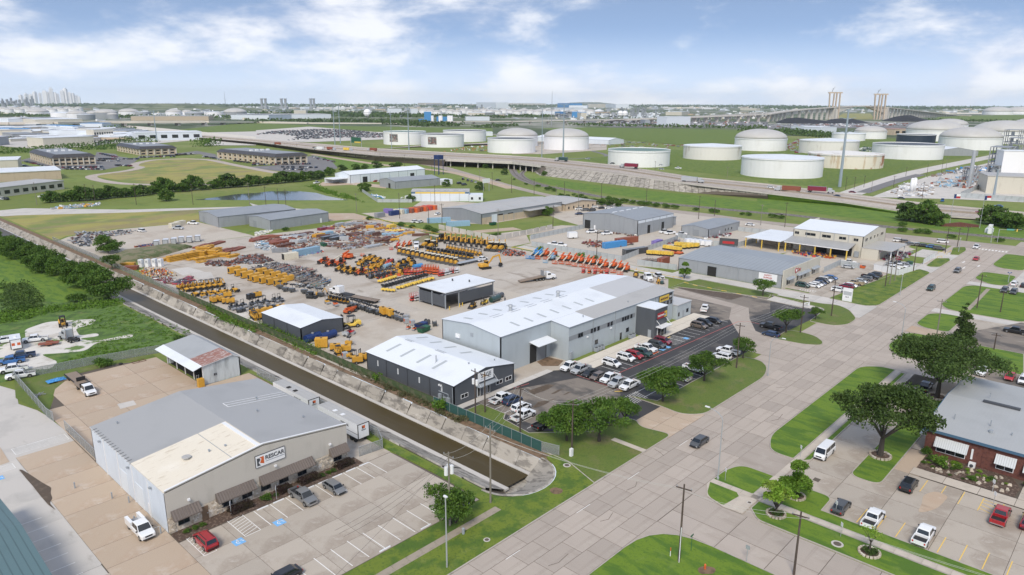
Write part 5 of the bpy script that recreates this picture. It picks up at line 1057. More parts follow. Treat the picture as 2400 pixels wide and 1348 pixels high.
 # VEHICLES
def sec(x,hw,zb,zt,hwt=None,ch=.14):
 hwt=hw-.1 if hwt is None else hwt
 return[(x,-hw+.08,zb),(x,-hw,zb+.1),(x,-hw,zt-ch),(x,-hwt,zt),(x,hwt,zt),(x,hw,zt-ch),(x,hw,zb+.1),(x,hw-.08,zb)]
def wheel_parts(K,xs,hw,r=.37,w=.25,dual=()):
 tm=Cy((0,-w/2,0),(0,w/2,0),r,n=14).mesh('wheel','rubber');rm=Cy((0,-w/2-.015,0),(0,w/2+.015,0),r*.6,n=10).mesh('rim','rim')
 for x in xs:
  for s_ in(-1,1):i=K.a('wheel',None,None,(x,s_*(hw-w/2+.02),r),me=tm);K.a('rim',None,None,me=rm,up=i)
def car_kit(kind):
 K=Kit({'sedan':'parked_sedan','suv':'parked_suv','pickup':'pickup_truck','van':'passenger_van','service':'service_truck','stake':'flatbed_truck'}[kind],{'sedan':'car','suv':'car','pickup':'pickup truck','van':'van','service':'pickup truck','stake':'truck'}[kind])
 P=dict(sedan=(4.8,.91,.92,1.44,1.45,-2.05,(.85,-1.35),.33),suv=(4.8,.95,1.06,1.74,1.55,-2.36,(.75,-2),.36),pickup=(5.9,1,1.14,1.92,1.62,-.95,(.95,-.7),.40),van=(5.7,1,1.2,2.15,2.3,-2.83,(1.75,-2.7),.38),service=(6.4,1.03,1.2,2.02,1.95,-.6,(1.25,-.4),.42),stake=(8.6,1.05,1.2,2.1,2.95,.4,(2.3,.6),.44))[kind]
 L,hw,belt,roof,x_ws,x_rw,(rf,rr),wr=P;f,r_=L/2,-L/2
 b=MB();nose=belt-(.16 if kind in('sedan',)else.06)
 if kind in('sedan','suv','van'):
  tail=belt-.02 if kind!='sedan' else belt+.02
  b.l([sec(f,hw-.28,.32,nose-.22),sec(f-.12,hw-.1,.24,nose-.12),sec(f-.6,hw,.2,nose),sec(x_ws,hw,.2,belt),sec(x_rw,hw,.2,belt),sec(r_+.15,hw-.02,.24,tail),sec(r_,hw-.14,.36,tail-.2)])
 else:
  xb=x_rw-.08
  b.l([sec(f,hw-.2,.42,nose-.16),sec(f-.12,hw-.05,.36,nose-.06),sec(f-.6,hw,.34,nose),sec(x_ws,hw,.34,belt),sec(xb,hw,.34,belt)])
  if kind=='pickup':
   b.b(r_,-hw,.42,xb,hw,.72);b.b(r_+.08,-hw,.72,xb,-hw+.12,belt-.03);b.b(r_+.08,hw-.12,.72,xb,hw,belt-.03);b.b(r_,-hw,.72,r_+.08,hw,belt-.03)
  elif kind=='service':
   b.b(r_,-hw+.35,.5,xb,hw-.35,.78);b.b(r_+.02,-hw-.04,.55,xb-.1,-hw+.42,1.62);b.b(r_+.02,hw-.42,.55,xb-.1,hw+.04,1.62)
  else:b.b(xb-.3,-.45,.5,xb,.45,.9)
 ins=.2;cz=.04
 rA=[(x_ws-.02,-hw+.06,belt-.03),(x_ws-.02,hw-.06,belt-.03),(x_rw+.02,hw-.06,belt-.03),(x_rw+.02,-hw+.06,belt-.03)]
 tA=[(rf,-hw+ins,roof-.05),(rf,hw-ins,roof-.05),(rr,hw-ins,roof-.05),(rr,-hw+ins,roof-.05)]
 tB=[(rf-.15,-hw+ins+.1,roof),(rf-.15,hw-ins-.1,roof),(rr+.15,hw-ins-.1,roof),(rr+.15,-hw+ins+.1,roof)]
 b.l([rA,tA,tB]);K.a('body',b,'white',pa=True)
 def glass(nm,p,m0=.1,m1=.1,m2=.06,m3=.1):
  a,bb_,c,d=[V3(x)for x in p];n=(bb_-a).cross(d-a).normalized()*.015
  lp=lambda s_,t:(a*(1-s_)+bb_*s_)*(1-t)+(d*(1-s_)+c*s_)*t
  q4=[lp(m0,m2),lp(1-m1,m2),lp(1-m1,1-m3),lp(m0,1-m3)];g_=MB();g_.q(*[v+n for v in q4]);K.a(nm,g_,'gl')
 glass('windshield',(rA[0],rA[1],tA[1],tA[0]),.05,.05,.05,.06)
 glass('rear_window',(rA[2],rA[3],tA[3],tA[2]),.08,.08,.12,.1)
 for s_ in(0,1):
  A,B_,C_,D_=((rA[3],rA[0],tA[0],tA[3])if s_==0 else(rA[1],rA[2],tA[2],tA[1]));A,B_,C_,D_=map(V3,(A,B_,C_,D_));mid0,mid1=A.lerp(B_,.5),D_.lerp(C_,.5)
  glass('side_window',(A,mid0,mid1,D_),.08,.03,.12,.12);glass('side_window',(mid0,B_,C_,mid1),.03,.08,.12,.12)
 wx=(f-.95,r_+(.95 if kind in('sedan','suv')else 1.15))
 wheel_parts(K,wx if kind!='stake' else(f-1,r_+2),hw,wr)
 arch=MB()
 for x in wx if kind!='stake' else(f-1,):
  for s_ in(-1,1):arch.c((x,s_*(hw-.02),wr+.03),(x,s_*(hw+.006),wr+.03),wr+.09,n=14)
 if kind not in('service',):K.a('wheel_arch',arch,'bk',)
 for s_ in(-1,1):
  K.a('headlight',Bx(f-.2,s_*(hw-.3)-.16,nose-.38,f-.03,s_*(hw-.3)+.16,nose-.2),'lamp_clear');K.a('taillight',Bx(r_-.015,s_*(hw-.22)-.1,belt-.42,r_+.12,s_*(hw-.22)+.1,belt-.14),'lamp_red')
  K.a('mirror',MB().e(x_ws-.25,s_*(hw+.08),belt,.14,.2,.17),'bk')
 K.a('grille',Bx(f-.06,-.5,nose-.45,f+.02,.5,nose-.22),'bk');K.a('bumper',Bx(f-.1,-hw+.2,.34,f+.05,hw-.2,.5),'bk' if kind!='pickup' else 'chrome');K.a('bumper',Bx(r_-.06,-hw+.15,.38,r_+.06,hw-.15,.54),'bk' if kind!='pickup' else 'chrome')
 if kind=='pickup':K.a('bed_liner',Bx(r_+.09,-hw+.13,.725,x_rw-.09,hw-.13,.76),'bk')
 if kind=='suv':
  for s_ in(-1,1):K.a('roof_rail',Bx(rr+.2,s_*.55-.03,roof,rf-.3,s_*.55+.03,roof+.06),'bk')
 if kind=='service':K.a('bed_floor',Bx(r_,-hw+.42,.78,-.7,hw-.42,.82),'steel')
 if kind=='stake':
  K.a('flat_bed',Bx(r_,-1.15,1,x_rw-.35,1.15,1.16),'wood');K.a('bed_frame',Bx(r_,-.5,.7,x_rw-.3,.5,.99),'bk');K.a('headache_rack',Bx(x_rw-.34,-1.1,1.16,x_rw-.26,1.1,2.1),'bk');wheel_parts(K,(r_+2,),hw-.3,wr)
 return K
CAR={k:car_kit(k)for k in('sedan','suv','pickup','van','service','stake')}
def small_kit(kind):
 """the same cars for places so far off that no part can be seen"""
 hw,L,belt,roof,rf,rr,name=dict(sedan=(.9,4.7,.9,1.42,.8,-1.3,'distant_sedan'),suv=(.94,4.8,1.05,1.74,.8,-2,'distant_suv'),pickup=(1,5.8,1.1,1.9,.9,-.7,'distant_pickup'))[kind]
 b=MB().l([sec(L/2,hw-.15,.3,belt-.2),sec(L/2-.5,hw,.2,belt-.06),sec(-L/2,hw-.05,.25,belt)])
 b.l([[(rf+.65,-hw+.08,belt-.05),(rf+.65,hw-.08,belt-.05),(rr-.5,hw-.08,belt-.05),(rr-.5,-hw+.08,belt-.05)],[(rf,-hw+.2,roof-.1),(rf,hw-.2,roof-.1),(rr,hw-.2,roof-.1),(rr,-hw+.2,roof-.1)]],1)
 b.b(rr,-hw+.2,roof-.1,rf,hw-.2,roof)
 for x in(L*.3,-L*.3):
  for s_ in(-1,1):b.c((x,s_*(hw-.2),.34),(x,s_*(hw+.02),.34),.34,n=8,m=2)
 K=Kit(name,'car' if kind!='pickup' else 'pickup truck');K.a(name,b,['white','gl','rubber'],pa=True);return K
SCAR={k:small_kit(k)for k in('sedan','suv','pickup')}
D0,D90,D180,D270=0,pi/2,pi,-pi/2
def V(kind,k,x,y,h,pa,la,group=None,small=False,z=.06,dx=0):
 u,v=q(k,x,y)if k else(x,y);h={0:D0,90:D90,180:D180,-90:D270}.get(h,H(h))
 return(SCAR if small else CAR)[kind].put(u+dx,v,h,la,group,pa,z)
G1='cars parked by the works building'
for a in[('pickup',D3,540,495,180,'white','white crew cab pickup nearest the loading bay, nose towards the charcoal office'),('pickup',D3,638,523,180,'silver','silver pickup with dark bed, second from the loading bay'),('sedan',D3,725,553,180,'black','black sedan between the silver pickup and the bronze car'),('sedan',D3,800,583,180,'bronze','bronze grey sedan between the black sedan and a white pickup'),('pickup',D3,910,605,180,'white','white pickup with white bed beside the bronze sedan'),('pickup',D3,985,645,180,'silver','silver pickup second from the striped no-parking bay'),('pickup',D3,1090,672,180,'white','white pickup with black bed next to the striped no-parking bay'),('suv',D3,925,465,-90,'white','white crossover at the left end of the row facing the red kerb line'),('suv',D3,1058,412,-90,'white','large white SUV beside the red one'),('suv',D3,1135,390,-90,'red','red SUV between the white SUV and the dark green pickup'),('pickup',D3,1200,368,-90,'green','dark green pickup in the row before the works building'),('pickup',D3,1245,325,-90,'white','white pickup between the dark green pickup and a black SUV'),('suv',D3,1345,292,-90,'charcoal','charcoal SUV left of the red one near the entrance tower'),('suv',D3,1400,258,-90,'maroon','dark red SUV beside the orange and white hatched bay'),('suv',D3,1738,112,-90,'bronze','grey bronze SUV right of the hatched bays'),('suv',D3,1785,88,-90,'black','black SUV beside the bronze one, right of the hatched bays'),('sedan',D3,1872,62,-90,'black','low black sedan at the right end of the front row'),('pickup',B3,1790,985,20,'white','white pickup with black bed parked below the low side wing'),('pickup',D3,2005,352,90,'white','white crew cab pickup at the verge beside the small oak'),('suv',D3,1945,402,90,'white','white SUV half hidden by the middle verge oak'),('pickup',D3,1700,515,-90,'white','white pickup beneath the middle verge oak'),('pickup',D3,1545,590,90,'silver','white and grey pickup with black bed behind the rounded oak'),('sedan',D4,25,190,90,'navy','dark blue sedan beside the small oak on the rounded island'),('pickup',D4,20,120,90,'black','black pickup behind the dark blue sedan'),('pickup',D3,865,915,100,'grey','grey pickup under the bronze tinged oak'),('pickup',D3,305,1028,0,'black','black pickup with open bed beside the white flowering oak'),('pickup',D3,105,955,0,'white','white crew cab pickup with dark lettering beside the black pickup'),('suv',D3,85,880,0,'white','white SUV next to the lettered white pickup'),('suv',D3,5,812,0,'navy','dark blue SUV second from the charcoal office door'),('pickup',D2,2278,795,0,'white','white pickup with black bed nearest the charcoal office door')]:
 o=V(*a,group=G1)
 if 'dark lettering' in a[6]:text('SAGE',o,(-.35,-1.03,.75),.55,'black',bold=.01)
for a in[('service',E1,1312,950,-90,'white','white service truck with side lockers beside the white wall'),('suv',E1,1912,1062,90,'red','red crossover in the disabled bay by the hatched lines'),('pickup',E2,440,650,-90,'grey','dark grey pickup backed up to the clipped hedge'),('sedan',E2,728,560,-90,'grey','dark grey sedan two bays right of the grey pickup'),('sedan',E2,262,1395,180,'black','black car cut by the lower edge of the view'),('stake',D1,800,705,-90,'white','white cab flatbed truck parked on the tan back drive')]:V(*a,group='vehicles of the freight office')
for a in[('pickup',D1,330,240,160,'white','white pickup on the shell gravel beside the rusty trailer'),('suv',D1,50,250,170,'white','white SUV at the far left behind the lettered box trailer'),('pickup',D1,205,395,165,'navy','dark blue pickup with open bed, topmost of four in a row'),('pickup',D1,105,445,165,'blue','blue pickup between the dark blue and white ones'),('pickup',D1,130,520,165,'white','white pickup with black bed cover, third in the row'),('pickup',D1,195,578,165,'white','white pickup nearest the chain link fence corner')]:V(*a,group='vehicles on the shell gravel')
for a in[('van',D4,520,1300,180,'white','white passenger van on the lane by the tall open oak'),('pickup',D4,1455,692,0,'black','black pickup parked in the shade of the largest oak'),('pickup',D4,1985,540,180,'white','white pickup behind the largest oak'),('sedan',D4,2245,588,180,'bright_red','bright red sedan behind the brick office'),('suv',D4,2372,625,180,'white','white SUV at the picture edge beside the red sedan'),('pickup',D4,2300,165,90,'black','black pickup alone on the cracked lot'),('suv',E4,1305,540,0,'black','black SUV beside the grass island and rock garden'),('sedan',E4,678,740,0,'charcoal','charcoal hatchback in the corner bay by the lawn'),('pickup',E4,972,860,0,'white','white pickup with black folded bed cover'),('pickup',E4,1442,1015,0,'white','white pickup with empty black bed, furthest from the hatchback'),('pickup',E4,2155,830,0,'red','red pickup with black bed cover beside the yellow hatching'),('suv',E4,2420,890,0,'maroon','maroon car cut by the right edge of the view'),('suv',B4,2285,752,0,'white','white SUV beside the solar light pole'),('sedan',B4,2375,765,0,'black','black sedan at the picture edge by the solar light pole'),('suv',B4,2195,812,180,'charcoal','charcoal SUV facing the path, left of a pair'),('suv',B4,2280,828,180,'charcoal','charcoal SUV facing the path, right of a pair')]:V(*a,group='vehicles of the offices across the street')
for a in[('suv',B4,320,765,-90,'green','dark green SUV at the near end of the supply shop row')]:V(*a,group='cars at the supply shop')
for i,(kd,c,lb)in N9((('sedan','white','white sedan next to the dark green SUV'),('sedan','white','second white sedan from the dark green SUV'),('sedan','navy','navy sedan in the supply shop row'),('suv','black','black SUV in the middle of the supply shop row'),('suv','white','white SUV behind the black one in the supply shop row'),('sedan','black','black sedan second from the far end of the shop row'),('sedan','blue','blue sedan at the far end of the shop row'))):V(kd,None,247.2+2.74*i,87.2,-90,c,lb,'cars at the supply shop')
for i,(kd,c,lb)in N9((('suv','white','white SUV behind the tall white sign'),('suv','maroon','maroon SUV at the lawn edge of the shop lot'),('sedan','white','white sedan beside the maroon SUV'),('pickup','tan','tan pickup at the lawn edge of the shop lot'),('sedan','silver','silver sedan right of the tan pickup'),('suv','grey','grey SUV right of the silver sedan'),('pickup','black','black pickup near the banner fence'),('suv','charcoal','charcoal SUV beside the banner fence'))):V(kd,None,247+4.6*i+(0,2,.6,0,0,0,0,0)[i],78.6-.25*i,90 if i%2 else-90,c,lb,'cars at the supply shop')
V('sedan',B4,742,592,-75,'silver','silver sedan parked along the grey slat fence','cars at the supply shop');V('pickup',B4,745,548,-75,'white','white pickup behind the grey slat fence','cars at the supply shop')
for i,(x,y,kd,c)in N9(((1150,605,'pickup','white'),(1215,590,'pickup','white'),(1280,580,'suv','silver'),(1200,565,'pickup','black'),(1140,570,'sedan','silver'))):V(kd,B4,x,y,-80,c,'%s %s behind the white banner fence, %s from the gate'%(c,kd,ORD[i]),'vehicles behind the banner fence')
for i,(x,y,kd,c)in N9(((1215,345,'suv','white'),(1270,352,'sedan','bronze'),(1325,378,'sedan','grey'),(1390,382,'sedan','silver'),(1450,393,'sedan','black'),(1520,402,'sedan','blue'),(1588,420,'suv','charcoal'))):V(kd,B4,x,y,-75,c,'%s %s in the row beside the cream hall canopy, %s from the hall'%(c,kd,ORD[i]),'cars beside the cream hall',small=True)
V('suv',B4,1620,355,-75,'white','white car on the road beyond the cream hall','cars on the streets',small=True);V('pickup',B4,1935,405,180,'white','white pickup turning at the crosswalk','cars on the streets');V('sedan',B4,1932,515,180,'bright_red','red sedan coming down the street from the crossing','cars on the streets');V('suv',B4,1758,628,180,'grey','grey SUV on the street behind the dark green one','cars on the streets');V('suv',B4,1512,793,180,'green','dark green SUV on the street opposite the pylon sign','cars on the streets');V('sedan',D3,1738,1195,180,'charcoal','dark sedan driving down the near street','cars on the streets')
for i,(k,x,y,h,kd,c,lb)in N9(((B3,740,262,160,'pickup','white','white pickup by the dark doorway of the grey works'),(B3,880,278,160,'pickup','white','white pickup in front of the dark scrap by the grey works'),(B3,1415,262,160,'pickup','white','white pickup at the middle door of the grey works'),(B3,1468,274,160,'pickup','white','white pickup with dark nose near the grey works corner'),(B3,1572,286,160,'pickup','white','white pickup between the two grey buildings'),(B3,2212,196,-85,'sedan','white','white sedan on the back street beside the railway'),(B3,388,380,-60,'pickup','white','white pickup just inside the slat fence, left of two'),(B3,450,388,-60,'pickup','white','white pickup just inside the slat fence, right of two'),(B3,1360,680,60,'pickup','white','white pickup with open doors beside the white tractor unit'),(A3,625,1118,150,'suv','white','white car first in the annex back row'),(A3,685,1128,150,'sedan','white','white car second in the annex back row'),(A3,757,1138,150,'sedan','white','white car third in the annex back row'),(A3,830,1148,150,'sedan','black','black car in the annex back row'),(A3,893,1148,150,'sedan','white','white car right of the black one in the annex row'),(A3,945,1146,150,'sedan','white','white car at the right end of the annex row'),(A3,615,1158,150,'suv','white','white SUV at the near left of the annex lot'),(A3,677,1168,150,'suv','grey','grey SUV in the annex near row'),(A3,740,1170,150,'suv','charcoal','charcoal SUV in the annex near row'),(A3,622,1203,150,'sedan','navy','navy sedan alone on the annex drive'),(A2,1118,897,0,'sedan','bright_red','red car by the long white warehouse'),(A2,1156,897,0,'sedan','white','white car between the red and black ones at the long white warehouse'),(A2,1196,888,0,'suv','black','black car by the long white warehouse'),(A2,563,912,20,'pickup','white','white pickup at the left end of the long white warehouse'),(A2,1925,878,40,'suv','black','black car left in the road bend car park'),(A2,1970,890,40,'suv','charcoal','charcoal car in the road bend car park'),(A2,2005,900,40,'suv','grey','grey car in the road bend car park'),(A2,2042,908,40,'sedan','silver','silver car in the road bend car park'),(A2,1890,918,0,'suv','black','black car beside the white warehouse annex'),(A2,1935,930,0,'suv','charcoal','charcoal car beside the white warehouse annex'),(A2,2250,888,-30,'sedan','black','black car on the back street bend'),(A2,1688,1204,20,'sedan','white','white car alone in the container compound'),(A2,1475,1274,10,'sedan','white','white car left of two by the compound wall'),(A2,1522,1278,10,'sedan','white','white car right of two by the compound wall'),(A2,2235,1188,0,'suv','navy','navy SUV at the tan warehouse doors'),(B1,1795,182,-60,'pickup','white','white pickup between the cream boxes and the grey garage'),(B1,1655,228,-60,'pickup','silver','silver pickup in front of the cream boxes'),(B1,1312,252,100,'van','white','small white van by the orange trailer'),(A1,15,1064,100,'suv','white','white van by the strip shops at the far left'),(A1,60,1066,100,'suv','black','black car by the strip shops at the far left'),(A1,400,1040,10,'pickup','white','white pickup in front of the strip shops'))):
 V(kd if kd!='van' else 'suv',k,x,y,h,c,lb,'cars around the works yards',small=True)
 # MACHINES AND STOCK IN THE YARD
def whl(K,x,y,r,w=.35,m='rubber',rim='rim'):
 i=K.a('wheel',Cy((x,y-w/2,r),(x,y+w/2,r),r,n=12),m);K.a('rim',Cy((x,y-w/2-.02,r),(x,y+w/2+.02,r),r*.5,n=8),rim,up=i)
def tracks(K,L,hw,h,w=.5):
 for s_ in(-1,1):K.a('track',MB().l([[(-L/2+.3,y,0),(L/2-.3,y,0),(L/2,y,h*.5),(L/2-.3,y,h),(-L/2+.3,y,h),(-L/2,y,h*.5)]for y in(s_*hw-w/2,s_*hw+w/2)]),'rubber')
def k_excavator():
 K=Kit('excavator','excavator');tracks(K,4.4,1.25,.95,.6);K.a('undercarriage',Bx(-1.2,-.95,.4,1.2,.95,.9).w(0,0,.9,1.05,.8,n=12),'bk')
 K.a('house',MB().l([sec(-2.7,1.35,1.1,2.1,1.2),sec(-2,1.45,1.05,2.35),sec(.2,1.45,1.05,2.3),sec(.9,1.4,1.05,2)]),'yellow',pa=True);i=K.a('cab',Bx(.1,.35,1.1,1.7,1.4,2.9),'gl');K.a('cab_roof',Bx(.05,.3,2.9,1.75,1.45,3.02),'yellow',up=i)
 K.a('boom',MB().l([[(1.1,-.55,1.5),(1.1,-.1,1.5),(1.1,-.1,2.1),(1.1,-.55,2.1)],[(3.6,-.5,4.3),(3.6,-.15,4.3),(3.4,-.15,5),(3.4,-.5,5)],[(6.2,-.48,4.9),(6.2,-.17,4.9),(6.2,-.17,5.35),(6.2,-.48,5.35)]]),'yellow',pa=True)
 K.a('stick',MB().l([[(5.7,-.45,5.5),(5.7,-.2,5.5),(6.5,-.2,5.4),(6.5,-.45,5.4)],[(6.9,-.43,1.8),(6.9,-.22,1.8),(7.25,-.22,1.8),(7.25,-.43,1.8)]]),'yellow',pa=True);K.a('ram',Cy((2.2,-.33,2.6),(4.6,-.33,5.6),.12,n=6).c((4.6,-.33,5.6),(5.9,-.33,5.7),.1,n=6),'chrome')
 K.a('bucket',MB().l([[(6.5,y,1.9),(7.4,y,1.8),(7.6,y,.9),(6.9,y,.25),(6,y,.5),(6.3,y,1.2)]for y in(-.9,.25)]),'bk');return K
def k_backhoe():
 K=Kit('backhoe_loader','backhoe loader')
 for s_ in(-1,1):whl(K,-1.3,s_*.95,.72,.45,rim='pale_yellow');whl(K,1.3,s_*.85,.48,.35,rim='pale_yellow')
 K.a('bonnet',MB().l([sec(2.2,.45,.8,1.5),sec(1.2,.5,.7,1.75),sec(.1,.5,.7,1.75),sec(-1.9,.6,.7,1.3)]),'yellow',pa=True);i=K.a('cab',Bx(-1.4,-.75,1.3,.1,.75,2.55),'gl');K.a('cab_roof',Bx(-1.6,-.85,2.55,.3,.85,2.7),'cream',up=i)
 K.a('loader_arm',MB().o((.6,-.7,1.5),(2.9,-.7,.6),.14,.25).o((.6,.7,1.5),(2.9,.7,.6),.14,.25),'yellow',pa=True);K.a('loader_bucket',MB().l([[(2.8,y,.1),(3.7,y,.08),(3.4,y,.5),(3.2,y,.95),(2.85,y,.9)]for y in(-1,1)]),'bk')
 K.a('rear_boom',MB().o((-2.1,0,1),(-2.9,0,3.3),.22,.35).o((-2.9,0,3.3),(-3,0,1.4),.18,.28),'yellow',pa=True);K.a('rear_bucket',MB().l([[(-3.3,y,1.5),(-2.7,y,1.4),(-2.5,y,.7),(-3.1,y,.6)]for y in(-.35,.35)]),'bk');return K
def k_skid():
 K=Kit('track_loader','skid steer');tracks(K,2.6,.75,.65,.4);K.a('body',MB().l([sec(-1.6,.5,.5,1.5),sec(-.6,.55,.4,1.6),sec(.8,.5,.4,1)]),'yellow',pa=True);i=K.a('cab',Bx(-.6,-.48,1,.7,.48,2),'gl');K.a('cab_roof',Bx(-.75,-.52,2,.75,.52,2.1),'bk',up=i)
 K.a('lift_arm',MB().o((-1.5,-.68,1.6),(1,-.68,1.1),.12,.2).o((1,-.68,1.1),(1.5,-.68,.3),.12,.2).o((-1.5,.68,1.6),(1,.68,1.1),.12,.2).o((1,.68,1.1),(1.5,.68,.3),.12,.2),'bk');K.a('bucket',MB().l([[(1.4,y,.06),(2.2,y,.05),(1.6,y,.7),(1.4,y,.7)]for y in(-.9,.9)]),'bk');return K
def k_mini():
 K=Kit('mini_excavator','mini excavator');tracks(K,2.1,.65,.5,.32);K.a('house',MB().l([sec(-1.1,.6,.55,1.3),sec(.2,.65,.55,1.25),sec(.6,.5,.55,1)]),'yellow',pa=True);i=K.a('canopy_frame',Bx(-.5,-.5,1.2,-.42,-.42,2.3).b(-.5,.42,1.2,-.42,.5,2.3).b(.5,-.5,1,.58,-.42,2.3).b(.5,.42,1,.58,.5,2.3),'bk');K.a('canopy_roof',Bx(-.6,-.58,2.3,.7,.58,2.38),'bk',up=i)
 K.a('boom',MB().o((.6,0,.9),(1.7,0,2.4),.16,.24),'yellow',pa=True);K.a('stick',MB().o((1.7,0,2.4),(2.3,0,1),.13,.2),'yellow',pa=True);K.a('bucket',Bx(2.05,-.25,.4,2.55,.25,1),'bk');K.a('blade',Bx(1.15,-.75,.05,1.25,.75,.45),'yellow',pa=True);return K
def k_compactor():
 K=Kit('compact_tractor','tractor');
 for s_ in(-1,1):whl(K,-.6,s_*.6,.48,.3,rim='pale_yellow');whl(K,.8,s_*.55,.34,.24,rim='pale_yellow')
 K.a('bonnet',MB().l([sec(1.4,.32,.5,1.1),sec(.4,.36,.45,1.25),sec(-.9,.38,.5,1)]),'yellow',pa=True);K.a('seat',Bx(-.6,-.25,1,-.2,.25,1.15).b(-.7,-.25,1,-.6,.25,1.55),'bk');K.a('roll_bar',Bx(-.8,-.5,.9,-.72,-.42,2.2).b(-.8,.42,.9,-.72,.5,2.2).b(-.8,-.5,2.12,-.72,.5,2.2),'bk')
 K.a('front_frame',Bx(1.4,-.55,.3,1.75,.55,.9),'bk');return K
def k_roller():
 K=Kit('lawn_roller','roller');K.a('drum',Cy((.8,-.55,.42),(.8,.55,.42),.42,n=12),'steel');K.a('drum',Cy((-.8,-.55,.42),(-.8,.55,.42),.42,n=12),'steel');K.a('body',Bx(-.9,-.5,.6,.9,.5,1.1),'yellow',pa=True);K.a('seat',Bx(-.35,-.25,1.1,.1,.25,1.5),'bk');K.a('roll_bar',Bx(-.5,-.5,1.1,-.42,-.42,2.3).b(-.5,.42,1.1,-.42,.5,2.3).b(-.5,-.5,2.22,-.42,.5,2.3),'bk');return K
def k_telehandler():
 K=Kit('telehandler','telehandler')
 for x in(-1.6,1.6):
  for s_ in(-1,1):whl(K,x,s_*1,.62,.42)
 K.a('chassis',MB().l([sec(-2.6,.8,.7,1.5),sec(-1,.9,.6,1.4),sec(2.2,.8,.6,1.2)]),'yellow',pa=True);i=K.a('cab',Bx(-.5,.3,1.2,1,1,2.35),'gl');K.a('cab_roof',Bx(-.55,.25,2.35,1.05,1.05,2.45),'bk',up=i);K.a('engine_cover',Bx(-1.2,-1,1.1,1,-.35,1.7),'yellow',pa=True)
 K.a('boom',MB().o((-2.5,0,1.95),(3.3,0,1.35),.42,.5),'yellow',pa=True);K.a('fork_carriage',Bx(3.3,-.6,.3,3.45,.6,1.5).b(3.45,-.5,.3,4.4,-.35,.38).b(3.45,.35,.3,4.4,.5,.38),'bk');return K
def k_boom():
 K=Kit('boom_lift','boom lift')
 for x in(-1.2,1.2):
  for s_ in(-1,1):whl(K,x,s_*.95,.5,.36)
 K.a('chassis',Bx(-1.6,-.7,.45,1.6,.7,.85),'bk');K.a('turntable',MB().l([sec(-2.6,.6,.95,1.7),sec(-1.9,1,.9,2.1),sec(.2,1,.9,2.1),sec(.8,.7,.9,1.6)]),'orange',pa=True)
 K.a('boom',MB().o((-2.2,0,2.9),(5.4,0,.95),.32,.4),'cream');K.a('boom_base',MB().o((-2.3,0,2.95),(1,0,2.1),.42,.52),'orange',pa=True);K.a('jib',MB().o((5.4,0,.95),(6.3,0,.6),.2,.25),'orange',pa=True)
 b=MB()
 for z in(.25,.8,1.35):b.b(6.3,-1.1,z,6.36,1.1,z+.05).b(7.2,-1.1,z,7.26,1.1,z+.05).b(6.3,-1.1,z,7.26,-1.04,z+.05).b(6.3,1.04,z,7.26,1.1,z+.05)
 for x,y in((6.3,-1.1),(6.3,1.04),(7.2,-1.1),(7.2,1.04),(6.3,0),(7.2,0)):b.b(x,y,.25,x+.06,y+.06,1.4)
 b.b(6.3,-1.1,.2,7.26,1.1,.26);K.a('basket',b,'orange',pa=True);return K
def k_scissor():
 K=Kit('scissor_lift','scissor lift')
 for x in(-.8,.8):
  for s_ in(-1,1):whl(K,x,s_*.5,.25,.2)
 K.a('base',Bx(-1.2,-.55,.3,1.2,.55,.75),'orange',pa=True);K.a('scissor_stack',Bx(-1,-.4,.75,1,.4,1.25),'bk');b=Bx(-1.3,-.6,1.25,1.3,.6,1.35)
 for z in(1.8,2.35):b.b(-1.3,-.6,z,1.3,-.54,z+.05).b(-1.3,.54,z,1.3,.6,z+.05).b(-1.3,-.6,z,-1.24,.6,z+.05).b(1.24,-.6,z,1.3,.6,z+.05)
 for x in(-1.3,-.45,.4,1.24):
  for y in(-.6,.54):b.b(x,y,1.3,x+.06,y+.06,2.4)
 K.a('platform',b,'orange',pa=True);return K
def k_forklift():
 K=Kit('forklift','forklift')
 for s_ in(-1,1):whl(K,1.3,s_*.95,.6,.45);whl(K,-1.4,s_*.85,.5,.35)
 K.a('body',MB().l([sec(-2.4,.9,.6,1.6),sec(-1.2,1,.5,1.7),sec(-.6,.9,.5,1.1),sec(1.6,.8,.6,1)]),'pale_yellow',pa=True);K.a('guard',Bx(-1,-.7,1.5,-.9,-.6,2.9).b(-1,.6,1.5,-.9,.7,2.9).b(.6,-.7,1,.7,-.6,2.9).b(.6,.6,1,.7,.7,2.9).b(-1.1,-.75,2.9,.8,.75,3),'bk')
 K.a('seat',Bx(-.6,-.3,1.1,0,.3,1.3).b(-.75,-.3,1.1,-.6,.3,1.9),'bk');K.a('mast',Bx(2,-.7,.2,2.2,-.5,3.6).b(2,.5,.2,2.2,.7,3.6).b(2.02,-.6,3.3,2.18,.6,3.5).b(2.02,-.6,1.6,2.18,.6,1.75),'bk');K.a('fork',Bx(2.2,-.6,.2,3.6,-.42,.3).b(2.2,.42,.2,3.6,.6,.3),'bk');return K
